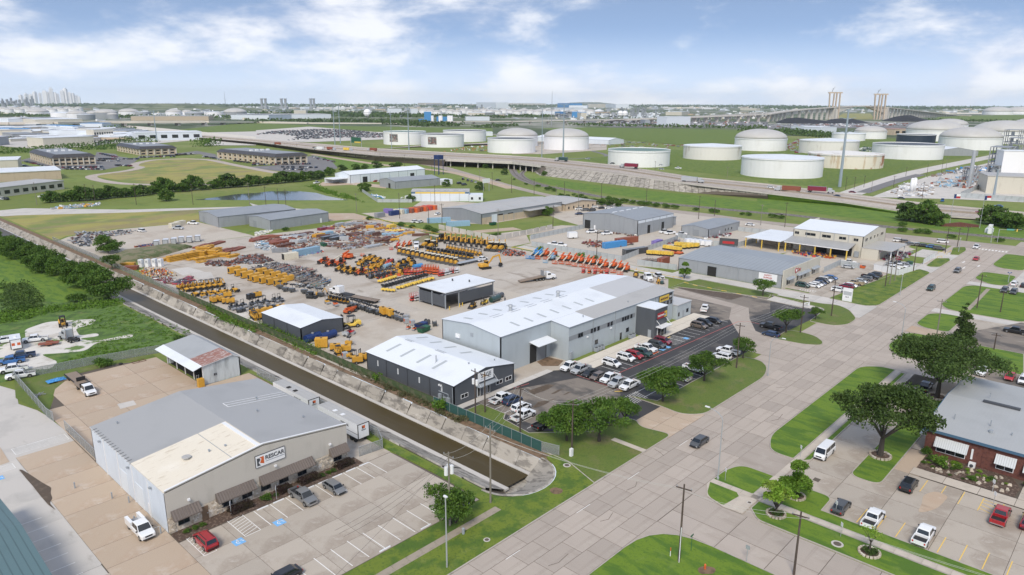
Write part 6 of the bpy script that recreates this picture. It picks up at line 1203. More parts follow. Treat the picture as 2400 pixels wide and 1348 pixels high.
def k_gen(L=3.6,W_=1.5,H=1.7,wheels=True,name='generator',cat='generator',m='yellow'):
 K=Kit(name,cat);z0=.55 if wheels else.25
 if wheels:
  for s_ in(-1,1):whl(K,-.3,s_*(W_/2+.12),.36,.22)
  K.a('drawbar',MB().o((L/2,0,.45),(L/2+1.1,0,.4),.12,.12),'bk')
 K.a('skid_base',Bx(-L/2,-W_/2,z0-.3,L/2,W_/2,z0),'bk');K.a('canopy',Bx(-L/2+.03,-W_/2+.03,z0,L/2-.03,W_/2-.03,z0+H),m,pa=True);K.a('louvre',Bx(-L/2-.01,-W_*.32,z0+H*.2,-L/2+.03,W_*.32,z0+H*.85),'bk')
 for x in(-L*.2,L*.22):K.a('access_door',Bx(x-L*.16,-W_/2+.0,z0+.15,x+L*.16,-W_/2+.03,z0+H-.2),m,pa=True)
 K.a('exhaust',Bx(-.35,-.25,z0+H,.35,.25,z0+H+.1),'bk');return K
def k_tower():
 K=Kit('light_tower','light tower')
 for s_ in(-1,1):whl(K,0,s_*.65,.3,.18)
 K.a('body',Bx(-.9,-.5,.35,.8,.5,1.15),'bk',pa=True);K.a('drawbar',MB().o((.8,0,.4),(2,0,.4),.1,.1),'bk');K.a('mast',Bx(.1,-.08,1.1,.26,.08,2.5),'steel');K.a('lamp_head',Bx(-.35,-.5,2.1,.1,-.05,2.4).b(-.35,.05,2.1,.1,.5,2.4).b(.25,-.5,2.1,.6,-.05,2.4).b(.25,.05,2.1,.6,.5,2.4),'bk');K.a('outrigger',Bx(-.1,-1.1,.35,0,1.1,.42),'bk');return K
def k_pump(pa='pale_yellow'):
 K=Kit('light_cart','light tower')
 for s_ in(-1,1):whl(K,0,s_*.55,.28,.16)
 K.a('body',MB().l([sec(-.75,.42,.3,1),sec(.2,.45,.3,1.15),sec(.75,.35,.3,.85)]),pa,pa=True);K.a('mast',Bx(-.5,-.05,1,-.4,.05,2.2),'bk');K.a('lamp_head',Bx(-.75,-.38,1.95,-.55,-.02,2.35).b(-.75,.02,1.95,-.55,.38,2.35).b(-.35,-.3,2.15,-.15,.3,2.45),'bk');K.a('tow_bar',MB().o((.7,0,.4),(1.5,0,.35),.08,.08),'bk');return K
def k_trailer_frame():
 K=Kit('equipment_trailer','trailer')
 for x in(-.6,.4):
  for s_ in(-1,1):whl(K,x,s_*1.1,.36,.24)
 K.a('deck',Bx(-3,-1,.6,2.4,1,.72),'wood');K.a('frame',Bx(-3.1,-1.12,.5,2.5,-1,.8).b(-3.1,1,.5,2.5,1.12,.8).o((2.4,-.9,.55),(4,0,.5),.12,.12).o((2.4,.9,.55),(4,0,.5),.12,.12),'bk',pa=True)
 K.a('stake',Bx(-3,-1.1,.8,-2.94,-1.04,2.1).b(-3,1.04,.8,-2.94,1.1,2.1).b(2.3,-1.1,.8,2.36,-1.04,1.7).b(2.3,1.04,.8,2.36,1.1,1.7),'steel');return K
def k_container(L,m,name='shipping_container',cat='container'):
 K=Kit(name,cat);b=MB();n=int(L/.6)
 b.b(0,0,0,L,2.44,2.59)
 for i in range(n):
  x=.2+i*(L-.4)/n
  b.b(x,-.04,.18,x+.3,0,2.4).b(x,2.44,.18,x+.3,2.48,2.4)
 K.a('shell',b,m,pa=True);K.a('corner_frame',Bx(-.03,-.06,0,.12,.06,2.62).b(-.03,2.38,0,.12,2.5,2.62).b(L-.12,-.06,0,L+.03,.06,2.62).b(L-.12,2.38,0,L+.03,2.5,2.62),m,pa=True)
 for y in(.08,1.26):K.a('door',Bx(-.05,y,.1,-.004,y+1.1,2.5),m,pa=True)
 K.a('lock_rod',Bx(-.1,.55,.2,-.055,.6,2.4).b(-.1,1.8,.2,-.055,1.85,2.4),'gv');return K
K_EX,K_BH,K_SK,K_MI,K_CT,K_RO,K_TH,K_BL,K_SC,K_FL=k_excavator(),k_backhoe(),k_skid(),k_mini(),k_compactor(),k_roller(),k_telehandler(),k_boom(),k_scissor(),k_forklift()
K_GEN,K_GBIG,K_LT,K_LC,K_TR=k_gen(2.6,1.4,1.3),k_gen(4.6,2.1,2.3,False),k_tower(),k_pump(),k_trailer_frame()
K_C20,K_C40=k_container(6.06,'light_blue'),k_container(12.2,'light_blue')
def row(kit,a,c,n,rz,la,group,pa=None,jx=.15,z=.04,scale=None,last=None):
 (x0,y0),(x1,y1)=q(*a),q(*c)
 for i in range(n):
  t=i/max(1,n-1);p=pa[i%len(pa)]if isinstance(pa,(list,tuple))else pa
  kit.put(x0+(x1-x0)*t+ru(-jx,jx),y0+(y1-y0)*t+ru(-jx,jx),rz+ru(-.05,.05),'%s, %s of its row'%(la,ORD[i]),group,p,z,scale)
H=radians
K_EX.put(*q(B2,2130,595),H(-18),'yellow excavator standing alone on the bare concrete with raised boom',z=.03,scale=.95)
row(K_EX,(F6,950,165),(F6,1590,235),9,H(-142),'yellow excavator with boom down towards the yard','excavators along the back rail',jx=.4,scale=.92)
row(K_BH,(F6,1600,290),(F6,1780,300),3,H(200),'yellow wheel loader at the right end of the excavators','loaders beside the excavators',scale=1.25);K_SK.put(*q(F6,870,160),H(180),'yellow bulldozer with blade at the left end of the excavator line',scale=1.6)
row(K_BH,(F6,240,340),(F6,640,425),7,H(225),'yellow backhoe loader in the front line left of the cream canopies','backhoe loaders in the front line',scale=.95)
row(K_BH,(F6,690,440),(F6,1080,515),7,H(225),'yellow backhoe loader with cream canopy towards the flatbed','backhoe loaders with cream canopies',scale=1)
row(K_SK,(F6,660,330),(F6,1320,440),13,H(225),'yellow compact loader in the middle line with buckets down','compact loaders in the middle line',scale=1.15)
row(K_MI,(F6,960,290),(F6,1440,380),11,H(225),'yellow mini excavator in the line behind the compact loaders','mini excavators behind the loaders',scale=1.15)
row(K_BL,(F6,200,260),(F6,380,240),3,H(205),'orange boom lift at the left end by the white dump truck','orange boom lifts by the dump truck',['pinkred','orange','orange'],scale=.8)
K_BH.put(*q(F6,640,245),H(190),'yellow grader like loader behind the dump truck',scale=1.2);K_BH.put(*q(F6,730,255),H(190),'yellow loader right of the dump truck',scale=1.1)
for i,(x,y,kit,p,h,s,lb)in N9(((1085,490,K_TH,'orange',200,1,'dark orange telehandler at the left end of the centre block'),(1200,530,K_TH,'orange',200,1,'orange telehandler with cream side tank'),(1330,525,K_TH,'orange',200,1.05,'orange telehandler beside the cream tanked one'),(1345,600,K_TH,'yellow',200,.95,'yellow telehandler front left of the centre block'),(1430,625,K_TH,'yellow',200,.95,'yellow telehandler second along the front'),(1520,645,K_TH,'yellow',200,.95,'yellow telehandler third along the front'),(1640,660,K_TH,'orange',200,1,'red orange telehandler at the front of the centre block'),(1650,520,K_TH,'yellow',30,.95,'yellow telehandler behind the front ones'),(1720,470,K_TH,'yellow',30,1,'yellow telehandler at the back left of the centre block'),(1800,450,K_TH,'yellow',30,1,'yellow telehandler at the back of the centre block'),(1880,480,K_TH,'yellow',30,1,'yellow telehandler with boom over its neighbour'),(1840,580,K_TH,'yellow',30,1.05,'yellow telehandler with wheels showing, middle of the block'),(1930,560,K_TH,'yellow',35,1,'yellow telehandler beside the light blue compressor'),(1960,500,K_TH,'yellow',30,.9,'yellow telehandler at the back right of the centre block'),(2080,500,K_TH,'pinkred',30,.9,'faded red telehandler at the back of the block'),(2230,560,K_SK,'yellow',30,1.3,'yellow track loader beside the blue tank'),(2290,620,K_SK,'yellow',30,1.3,'yellow track loader in front of the dark cabs'),(2250,655,K_SK,'yellow',30,1.2,'yellow track loader nearest the scissor lifts'))):kit.put(*q(F5,x,y),H(h),lb,'lifting machines of the centre block',p,.03,s)
K_BL.put(*q(F5,1400,440),H(188),'long orange boom lift folded across the back of the centre block',None,'orange',.03,1.1);K_BL.put(*q(F5,1500,430),H(8),'orange boom lift pointing right at the back of the centre block',None,'orange',.03,.9)
for i,(x,y)in N9(((385,470),(300,520),(430,540),(260,620),(340,600),(420,500))):K_SK.put(*q(F6,x,y),H(35),'yellow and black track loader by the blue tank, %s of its cluster'%ORD[i],'track loaders by the blue tank','yellow',.03,1.2)
row(K_SC,(F6,330,670),(F6,560,665),6,H(40),'red scissor lift in front of the orange ones','red scissor lifts',['pinkred','orange'],scale=1);row(K_SC,(F6,600,610),(F6,800,625),6,H(40),'orange scissor lift at the right end of the block','orange scissor lifts',['orange']);row(K_SC,(F6,590,640),(F6,800,665),6,H(40),'orange scissor lift in the front right row','front orange scissor lifts',['orange'])
row(K_SC,(F6,860,690),(F6,1080,640),5,H(0),'pale scissor lift partly behind the wash shed roof','scissor lifts behind the wash shed',['pinkred','white','white']);K_SC.put(*q(F6,450,1060),0,'red and white lift platform left of the wash shed',None,'pinkred',.03,1.1);K_SC.put(*q(F6,500,1055),0,'pale red lift platform tight to the wash shed',None,'white',.03,1.1)
row(K_LC,(F6,-60,790),(F6,170,720),8,H(-60),'small yellow light cart in the short back row','light carts, short back row',scale=1);row(K_LC,(F6,0,915),(F6,140,930),4,H(-60),'small yellow light cart at the near corner','light carts, near corner');row(K_LC,(F6,220,890),(F6,720,745),15,H(-60),'small yellow light cart in the long diagonal row','light carts, long row',jx=.3);row(K_LT,(F6,10,860),(F6,620,690),15,H(-60),'black headed light mast behind the yellow carts','light masts behind the carts',scale=.9)
row(K_LT,(F5,1780,730),(F5,2100,660),9,H(30),'dark plate roller beside the scissor lifts','dark small machines in the centre',['charcoal','bk'])
tank=Kit('fuel_tank','tank');tank.a('vessel',Cy((-2.4,0,1.1),(2.4,0,1.1),1,n=12),'sky',pa=True);tank.a('cradle',Bx(-1.8,-.9,0,-1.5,.9,.5).b(1.5,-.9,0,1.8,.9,.5),'bk');tank.a('hatch',Vc(0,0,2,2.3,.35,n=8),'steel')
tank.put(*q(F6,510,570),H(0),'bright blue tank among the track loaders',None,'sky',0,.85);tank.put(*q(F5,2040,560),H(15),'light blue tank beside the telehandlers',None,'light_blue',0,.8);tank.put(*q(F6,1670,1070),H(8),'dark green horizontal tank beside the wash shed',None,'green',0,.9);tank.put(*q(F6,1730,1020),H(8),'dark hose covered tank behind the green one',None,'charcoal',0,.8)
tank.put(*q(F8,730,890),H(8),'dark blue tank against the charcoal shed, left one',None,'dark_blue',0,1);tank.put(*q(F8,960,860),H(8),'dark blue tank against the charcoal shed, right one',None,'dark_blue',0,1)
K_SK.put(*q(F6,1335,1165),H(200),'yellow track loader parked in front of the wash shed',z=.03,scale=.95);K_FL.put(*q(F6,1510,1110),H(200),'small yellow forklift beside the green tank',z=.03,scale=.7)
row(K_GBIG,(F7,1600,645),(F7,1900,745),4,H(0),'big yellow generator in the front line, back end','big yellow generators',scale=.95);row(K_GBIG,(F7,1970,770),(F7,2290,830),4,H(0),'big yellow generator in the front line, near end','big yellow generators',scale=.9);row(K_GBIG,(F5,150,650),(F5,560,760),5,H(0),'big yellow generator in the second line','big yellow generators, second line',scale=.8)
for i,(x,y)in N9(((1285,1090),(1385,1070),(1480,1100),(1545,1105),(1500,1010))):K_GEN.put(*q(F7,x,y),H(-90 if i<2 else-20),'yellow towable generator by the canal fence, %s of its group'%ORD[i],'towable generators by the canal fence',None,.03)
K_GEN.put(*q(F7,1950,1010),H(0),'yellow towable generator behind the black one',None,None,.03);K_GEN.put(*q(F7,1850,1035),H(10),'black towable generator beside a yellow one',None,'black',.03)
row(K_MI,(F7,790,890),(F7,1420,820),9,H(-80),'yellow and black mini excavator in the back left row','mini excavators, back left row',scale=1.05,jx=.7);row(K_CT,(F7,880,920),(F7,1380,850),7,H(-80),'yellow and black tractor in the back left row','tractors, back left row',scale=1.1);row(K_CT,(F7,1035,990),(F7,1590,930),7,H(-80),'yellow tractor with roll bar in the second left row','tractors, second left row',scale=1.15,jx=.5);row(K_RO,(F7,1130,1015),(F7,1500,960),4,H(-80),'yellow roller in the second left row','rollers, second left row')
row(K_RO,(F7,1540,1200),(F7,2300,1070),8,H(-80),'black roller with roll bar near the ivy fence','black rollers near the ivy fence',['charcoal'],scale=1.15,jx=.5);row(K_LT,(F7,1640,1240),(F7,2350,1160),7,H(-80),'black light tower near the ivy fence','light towers near the ivy fence',['charcoal'],jx=.6)
for i,(x,y)in N9(((1900,1290),(1990,1270),(2030,1330),(2110,1240),(2300,1205))):K_GEN.put(*q(F7,x,y),H(-10),'yellow generator beside the charcoal shed, %s of its group'%ORD[i],'yellow generators beside the charcoal shed',None,.03)
for i,(x,y)in N9(((10,1270),(30,1320),(60,1345))):K_MI.put(*q(F5,x,y),H(-100),'yellow mini excavator at the corner of the charcoal shed, %s of three'%ORD[i],'mini excavators at the shed corner',scale=1)
for r_ in range(4):
 a,c=[((60,590),(1080,830)),((240,560),(1120,790)),((420,545),(900,640)),((640,700),(980,830))][r_];n=(13,12,7,5)[r_]
 row(K_TR,(F5,*a),(F5,*c),n,H(20),'dark equipment trailer with stakes, %s line'%ORD[r_],'equipment trailers, %s line'%ORD[r_],[['charcoal'],['charcoal','charcoal','charcoal','sky'],['charcoal','pinkred'],['charcoal','teal','charcoal']][r_],jx=.5,scale=.9)
row(K_LT,(F5,420,890),(F5,1000,1000),6,H(-60),'black compressor on wheels in front of the trailers','black compressors in front of the trailers',['charcoal'],jx=.8,scale=1.2);K_MI.put(*q(F5,1020,990),H(-30),'yellow mini excavator left of the lowboy trailer',scale=1.1);K_SK.put(*q(F5,890,1020),H(-60),'black track loader left of the yellow mini excavator',None,'charcoal')
row(K_SK,(F8,990,280),(F8,1240,330),6,H(-100),'yellow compact loader in the near diagonal row','compact loaders, near row',scale=.8,jx=.2);K_RO.put(*q(F8,945,335),H(-100),'small yellow roller in front of the near row');K_RO.put(*q(F8,1070,370),H(-100),'small orange roller in front of the near row',None,'orange');row(K_LT,(F8,1330,380),(F8,1700,500),10,H(-100),'black light tower in the near diagonal row','light towers, near row',['charcoal','charcoal','bk'],scale=1.1,jx=.25)
for x,y,lb in((1790,520,'left'),(1890,545,'right')):K_GEN.put(*q(F8,x,y),H(-100),'boxy yellow generator in the near diagonal row, %s one of two'%lb,'boxy generators, near row',None,.03,(1,1.1,1.5))
row(K_LT,(F8,1960,560),(F8,2060,600),3,H(-60),'black towable welder past the boxy generators','towable welders',['charcoal'],scale=1)
boxk=Kit('pump_box','pump');boxk.a('case',Bx(-.65,-.65,.1,.65,.65,1.5),'gv');boxk.a('orange_panel',Bx(-.66,-.5,.6,-.63,.5,1.4),'orange');boxk.a('skid',Bx(-.7,-.7,0,.7,.7,.1),'bk')
for x,y,lb in((2135,625,'left'),(2225,655,'right')):boxk.put(*q(F8,x,y),H(-20),'grey pump box with orange panel, %s one in the near row'%lb,'grey pump boxes')
boxk.put(*q(F8,1215,1150),H(-20),'grey box with yellow top by the canal fence');crate=Kit('steel_crate','crate');cb=MB()
for z in(.1,.6,1.1):cb.b(-.8,-.8,z,.8,-.74,z+.08).b(-.8,.74,z,.8,.8,z+.08).b(-.8,-.8,z,-.74,.8,z+.08).b(.74,-.8,z,.8,.8,z+.08)
for x in(-.8,.74):
 for y in(-.8,.74):cb.b(x,y,0,x+.06,y+.06,1.2)
cb.b(-.7,-.7,.1,.7,.7,.8);crate.a('steel_crate',cb,'gv');crate.put(*q(F8,2130,545),0,'grey wire crate behind the pump boxes')
K_TH.put(*q(F8,1290,470),H(15),'red orange telehandler alone in front of the light tower row',None,'orange',.03,.9)
K_FL.put(*q(F8,1300,690),H(165),'large yellow forklift facing the charcoal shed corner',z=.03,scale=1.15)
K_GBIG.put(*q(F8,860,990),H(-40),'tall yellow generator beside the dark blue tanks',None,None,.03,(.7,.9,1));K_GEN.put(*q(F8,1065,1040),H(-40),'yellow generator with open door by the canal fence',z=.03);K_GEN.put(*q(F8,1230,1060),H(-40),'yellow generator behind the grey box by the canal fence',z=.03);K_MI.put(*q(F8,1110,1095),H(-100),'yellow mini excavator by the canal fence');K_FL.put(*q(F8,1350,1160),H(-60),'yellow forklift close to the charcoal office corner',None,'yellow',.03,.75);K_GEN.put(*q(F8,1400,1230),H(-30),'yellow towable generator at the charcoal office corner',z=.03);K_GEN.put(*q(F8,1500,1190),H(-30),'yellow generator touching the charcoal office wall',z=.03)
K_LT.put(*q(F8,1270,955),H(-60),'yellow light tower with hose beside the generators',None,'yellow');K_RO.put(*q(F8,1300,790),H(-60),'small red and black roller below the large forklift',None,'bright_red');K_LT.put(*q(F8,1220,820),H(-60),'white hydraulic hammer frame below the large forklift',None,'silver')
for x,y,lb in((2165,715,'left'),(2255,735,'right')):K_RO.put(*q(F8,x,y),H(20),'small orange mower beside the green skip, %s one'%lb,'orange mowers by the skip','orange',scale=.7)
skip=Kit('rubbish_skip','skip');skip.a('bin',MB().l([[(-1.6,-.9,.2),(1.6,-.9,.2),(1.6,.9,.2),(-1.6,.9,.2)],[(-1.9,-1,1.5),(1.9,-1,1.5),(1.9,1,1.5),(-1.9,1,1.5)]]),'dgreen',pa=True);skip.a('lid',Bx(-1.8,-.9,1.5,-.1,.9,1.58),'bk');skip.a('pocket',Bx(-.8,-1.1,.7,.8,-.95,.9),'dgreen',pa=True)
skip.put(*q(D2,1560,150),H(10),'green skip at the end of the near machine row');skip.put(*q(D2,1535,115),H(10),'dark blue skip behind the green one',None,'dark_blue');skip.put(*q(B2,630,385),H(80),'green skip at the end of the blue container');skip.put(*q(A2,2200,1300),H(0),'green skip beside the tan warehouse door');skip.put(*q(B4,1310,565),0,'green skip behind the white banner fence',z=.05)
spool=Kit('cable_spool','spool');spool.a('spool',Cy((0,-.5,.9),(0,.5,.9),.6,n=12).c((0,-.55,.9),(0,-.5,.9),.9,n=14).c((0,.5,.9),(0,.55,.9),.9,n=14),'charcoal');spool.put(*q(D2,1590,85),H(10),'grey drum beside the green skip');spool.put(*q(D2,1660,100),H(60),'black cable drum on its side at the end of the row')
def stack(name,la,cat,k,x,y,L,W_,ly,lh,gap,m,rz,pn='panel',group=None,na=1,ro=False):
 u,v=q(k,x,y);r=G9(name,la,cat,(u,v,0),rz,group);key=(L,W_/na,lh,m,ro,pn)
 if ro:me=C9(key,lambda:Cy((-L/2,0,lh/2),(L/2,0,lh/2),lh/2,n=8).mesh(pn,m))
 else:me=C9(key,lambda:Bx(-L/2,-W_/na/2+.03,0,L/2,W_/na/2-.03,lh).mesh(pn,m))
 for j in range(ly):
  for i in range(na-(j if ro and na>2 else 0)):link(pn,me,r,(ru(-.15,.15),(i-(na-1)/2+(j*.5 if ro and na>2 else 0))*W_/na,.08+j*(lh*(.9 if ro else 1)+gap)),ru(-.01,.01))
 if not ro and gap>.05:
  for s_ in(-.3,.3):link('spacer',C9(('sp',W_,round(ly*(lh+gap),2)),lambda:Bx(-.1,-W_/2+.1,0,.1,W_/2-.1,ly*(lh+gap)-.02).mesh('spacer','brown')),r,(L*s_,0,0))
 return r
gy='yellow trench shoring stacks'
for i,(x,y,L,n)in N9(((740,455,7.5,4),(940,415,6.5,4),(560,455,5,2),(1070,390,6.5,4),(1150,350,6.5,5),(1190,330,6,5),(1270,380,6.5,4),(1300,350,6.5,4),(1420,395,6.5,3),(1240,420,6,2),(980,440,5,1),(1110,440,6,2),(1580,400,5,2),(1110,480,4,1))):stack('shoring_stack','stack of yellow trench shoring panels, %s of the L shaped group'%ORD[i],'steel stack',F7,x,y,L,2.4,n,.42,.2,'yellow',H(8 if i not in(3,4,6,8)else-55),'shoring_panel',gy)
stack('shoring_stack','rusty topped yellow panel stack beside the canal fence','steel stack',F7,50,590,5,2.4,3,.4,.1,'rust',H(-40),'shoring_panel');stack('shoring_stack','orange panel stack at the fence bend','steel stack',F7,10,540,5,2.4,3,.4,.1,'yellow',H(-40),'shoring_panel')
for i,(x,y,L)in N9(((1120,250,9),(1230,230,9),(1330,205,9),(1450,320,9),(1540,310,9),(1640,290,8),(1960,130,9),(2100,110,9),(2200,170,9),(2300,190,8))):stack('sheet_pile_stack','flat stack of rusty steel sheet piles, %s from the canal'%ORD[i],'steel stack',F7,x,y,L,3.6,2,.3,.06,'rust',H(30),'sheet_pile','rusty sheet pile stacks',na=5)
for i,(x,y,L,m,n)in N9(((120,150,10,'rust',2),(300,110,10,'rust',3),(430,200,10,'rust',3),(520,240,8,'brown',3),(420,330,6,'steel',5),(250,200,6,'light_blue',1),(160,260,6,'gv',1),(560,110,8,'gv',2),(700,90,8,'gv',2),(800,60,9,'brown',2),(640,200,4,'gv',5),(760,190,4,'gv',4),(1010,100,6,'yellow',4),(1080,120,6,'brown',5),(1180,130,9,'charcoal',4),(1300,140,9,'charcoal',4),(1390,150,4,'gv',5),(1120,60,7,'light_blue',3),(1260,225,9,'brown',1),(1400,200,9,'wood',1),(1580,230,7,'brown',1),(1450,270,6,'gv',1),(1560,260,5,'wood',1),(1830,250,9,'gv',2),(1680,120,8,'brown',1),(1800,150,8,'wood',1),(1960,170,7,'brown',3),(2060,160,7,'brown',3),(2120,160,6,'yellow',3),(1600,70,7,'brown',2),(1520,60,7,'brown',2))):
 stack('stock_stack','%s stack of long %s, %s along the back yard'%({'rust':'rusty','brown':'dark brown','steel':'grey','light_blue':'pale blue','gv':'silver grey','yellow':'yellow','charcoal':'black','wood':'timber coloured'}[m],('pipes' if i%3==1 else 'steel plates'),ORD[i]if i<30 else 'last'),'steel stack',F5,x,y,L,2.6,n,.36,.05,m,H((12,-35,5)[i%3]),'pipe' if i%3==1 else 'plate','steel stock at the yard back',na=5 if i%3==1 else 2,ro=i%3==1)
for i,(x,y,L,m,n)in N9(((620,235,5,'maroon',3),(680,230,5,'maroon',3),(780,200,5,'gv',4),(860,190,6,'gv',3),(940,180,6,'steel',2),(1080,185,6,'gv',2),(900,230,8,'brown',2),(980,210,7,'brown',2),(940,260,8,'wood',1),(920,290,7,'brown',2),(1060,215,4,'yellow',3),(1160,225,6,'yellow',2),(1260,215,5,'pale_yellow',4),(1290,240,9,'pale_yellow',1),(1060,280,5,'gv',4),(1120,285,5,'brown',4),(1250,280,8,'light_blue',2),(1330,275,8,'light_blue',2),(1420,270,6,'yellow',2),(1530,290,8,'brown',3),(1060,320,8,'brown',1),(1180,350,8,'wood',1))):
 stack('stock_stack','%s stack of %s at the far corner of the yard, %s from the garages'%({'maroon':'dark red','brown':'brown','steel':'grey','light_blue':'pale blue','gv':'silver','yellow':'yellow','pale_yellow':'bright yellow','wood':'timber'}[m],('pipes' if i%2 else 'beams'),ORD[i]),'steel stack',B2,x,y,L,2.4,n,.38,.06,m,H((10,-40,10)[i%3]),'pipe' if i%2 else 'beam','steel stock at the far corner',na=4 if i%2 else 3,ro=bool(i%2))
tag(R9('dirt_heap',MB().l([[(6*cos(2*pi*i/14)*s_+.6*sin(i*3.1),4.4*sin(2*pi*i/14)*s_+.5*cos(i*2.3),z)for i in range(14)]for s_,z in((1.25,0),(.8,.9),(.4,1.7),(.1,2.1))]),'berm',None),'heap of grey brown dirt left of the excavator line','dirt heap');BO['dirt_heap'].location=(*q(B2,1590,325),0)
P=pl(B1,(960,520),(1130,440),(1600,370),(1800,385),(1700,420),(1500,480),(1250,540),(1080,570));R9('grass_berm',MB().l([[(x,y,0)for x,y in P],[(x*.85+.15*sum(p[0]for p in P)/8,y*.85+.15*sum(p[1]for p in P)/8,1.2)for x,y in P],[(x*.45+.55*sum(p[0]for p in P)/8,y*.45+.55*sum(p[1]for p in P)/8,1.9)for x,y in P]][::1]),'berm')
def C(kit,k,x,y,rz,pa,la,group=None,z=.02):return kit.put(*q(k,x,y),H(rz),la,group,pa,z)
C(K_C40,B2,375,485,6,'light_blue','long light blue container with a cream one before it');C(K_C20,B2,372,490,175,'cream','short cream container with open dark end');P9('opening',Bx(6.1,.15,.15,6.13,2.3,2.45),'dv',BO['shipping_container.001']if 'shipping_container.001' in BO else None)
port=Kit('tool_hut','hut');port.a('lower_box',Bx(-.75,-.75,.1,.75,.75,1.35),'white');port.a('upper_box',Bx(-.75,-.75,1.45,.75,.75,2.7),'white');port.a('front_panel',Bx(-.5,-.78,1.6,.5,-.75,2.3),'silver')
for i,(x,y)in N9(((205,555),(305,550),(410,545),(500,545))):port.put(*q(F7,x,y),H(-60),'white two tier cabin pair by the canal fence, %s of four'%ORD[i],'white two tier cabins',scale=(1,1,1.15))
jr=random.Random(8)
def J9(name,k,po,n,mats,smax=.9,hmax=1.1):
 P_=[q(k,*p)for p in po];xs=[p[0]for p in P_];ys=[p[1]for p in P_];b=MB();c=0
 while c<n:
  x,y=jr.uniform(min(xs),max(xs)),jr.uniform(min(ys),max(ys))
  if not inpoly(P_,x,y):continue
  c+=1;m=jr.randrange(len(mats));s_=jr.uniform(.25,smax);a=jr.uniform(0,6.3);kd=jr.random()
  if kd<.55:b.o((x,y,.1),(x+cos(a)*s_,y+sin(a)*s_,.1+jr.uniform(0,hmax*.5)),s_*jr.uniform(.2,.7),jr.uniform(.2,hmax),m)
  elif kd<.8:b.c((x,y,.3),(x+cos(a)*s_,y+sin(a)*s_,.3),jr.uniform(.12,.35),n=6,m=m)
  else:b.o((x,y,.05),(x+cos(a)*.2,y+sin(a)*.2,hmax*1.2),.06,.06,m)
 return R9(name,b,mats,'stuff')
J9('pump_parts',F7,((170,620),(290,590),(560,590),(740,690),(620,720),(340,720),(200,670)),340,['yellow','orange','cream','charcoal','gv','rust'])
J9('pipe_scrap',F7,((340,730),(650,720),(700,780),(620,815)),150,['rust','brown','maroon','gv'],1.6,.6)
J9('red_frames',F7,((680,780),(880,710),(1020,700),(900,800),(740,850)),120,['maroon','bright_red','charcoal'],2.2,.6)
J9('scrap_metal',F7,((1580,470),(1700,400),(1950,370),(2200,460),(2000,510),(1700,500),(1540,540),(1180,530),(1200,460)),650,['charcoal','brown','steel','rust','bk','brown'],1.6,.9)
J9('loose_parts',F7,((1890,160),(2050,160),(2350,330),(2100,310),(1900,270)),260,['gv','gv','white','charcoal','light_blue'],1.1,.6)
J9('litter_of_boxes',F5,((650,345),(1000,310),(1100,300),(1060,340),(700,400),(570,430)),130,['white','purple','light_blue','wood','pinkred'],.7,.4)
J9('trailer_parts',F5,((0,570),(350,500),(700,560),(1000,680),(1180,790),(1000,840),(600,760),(250,640)),850,['charcoal','bk','steel','bk','charcoal','gv','charcoal','brown'],1.5,1.2)
J9('hoses_and_pumps',F5,((640,800),(1180,830),(1000,880),(700,870)),120,['charcoal','gv','bk'],1.3,.7)
J9('red_mowers',F5,((1700,700),(1900,740),(2100,680),(1950,640),(1760,650)),130,['charcoal','pinkred','steel','bk'],1.2,1)
J9('attachments',F6,((1730,330),(1850,290),(2130,340),(2080,390),(1850,395)),280,['charcoal','rust','bk','steel','orange'],1.2,1)
J9('scaffold_scrap',F5,((1170,240),(1350,190),(1650,200),(1600,280),(1400,300)),150,['brown','wood','charcoal','rust'],2,.5)
J9('yard_edge_scrap',B1,((640,330),(730,260),(1250,240),(1230,270),(830,330),(850,390),(700,380)),330,['charcoal','steel','steel','gv','charcoal','brown'],2.2,1.1)
J9('yard_edge_scrap',B1,((1260,390),(1430,360),(1420,385),(1290,400)),60,['steel','rust','dark_blue'],2.2,.8)
J9('steel_scrap',F5,((0,110),(900,40),(1600,40),(2300,110),(2100,230),(1500,290),(1000,240),(500,330)),800,['brown','rust','charcoal','steel','wood','brown','gv'],2.6,.8);J9('steel_scrap',B2,((600,200),(1000,150),(1500,250),(1100,370)),350,['brown','rust','steel','wood','yellow'],2.6,.8);J9('dark_machines',F5,((1600,480),(2150,520),(2400,560),(2300,680),(1900,740),(1680,700)),420,['charcoal','yellow','bk','yellow','orange','charcoal'],1.5,1.5);J9('pallet_goods',B2,((0,260),(120,230),(130,265),(0,285)),70,['gv','white','cream'],2.5,.6)
btr=Kit('box_trailer','trailer');btr.a('box',Bx(-1.1,-2,.45,1.1,2,2.75),'white',pa=True);btr.a('rear_door',Bx(-.95,-2.04,.6,.95,-2.004,2.6),'silver');btr.a('door_frame',Bx(-1.1,-2.1,.45,-.98,-2,2.75).b(.98,-2.1,.45,1.1,-2,2.75).b(-1.1,-2.1,2.65,1.1,-2,2.78),'bk');btr.a('wheel',Cy((-1.12,0,.36),(-.95,0,.36),.36,n=10),'rubber');btr.a('wheel',Cy((.95,0,.36),(1.12,0,.36),.36,n=10),'rubber')
for i,(x,y)in N9(((1460,388),(1545,375),(1620,365),(1690,352),(1765,350),(1842,340))):btr.put(*q(B1,x,y),H(-30),'white box trailer in the neighbour yard, %s of six in the row'%ORD[i],'row of white box trailers',scale=1)
K_C20.put(*q(B1,1600,218),H(20),'cream container beside the field, left of two',None,'cream',.02,.9);K_C20.put(*q(B1,1650,200),H(20),'cream container beside the field, right of two',None,'cream',.02,.9)
btr.put(*q(B3,560,312),H(60),'white box trailer alone in the works yard',scale=1.1)
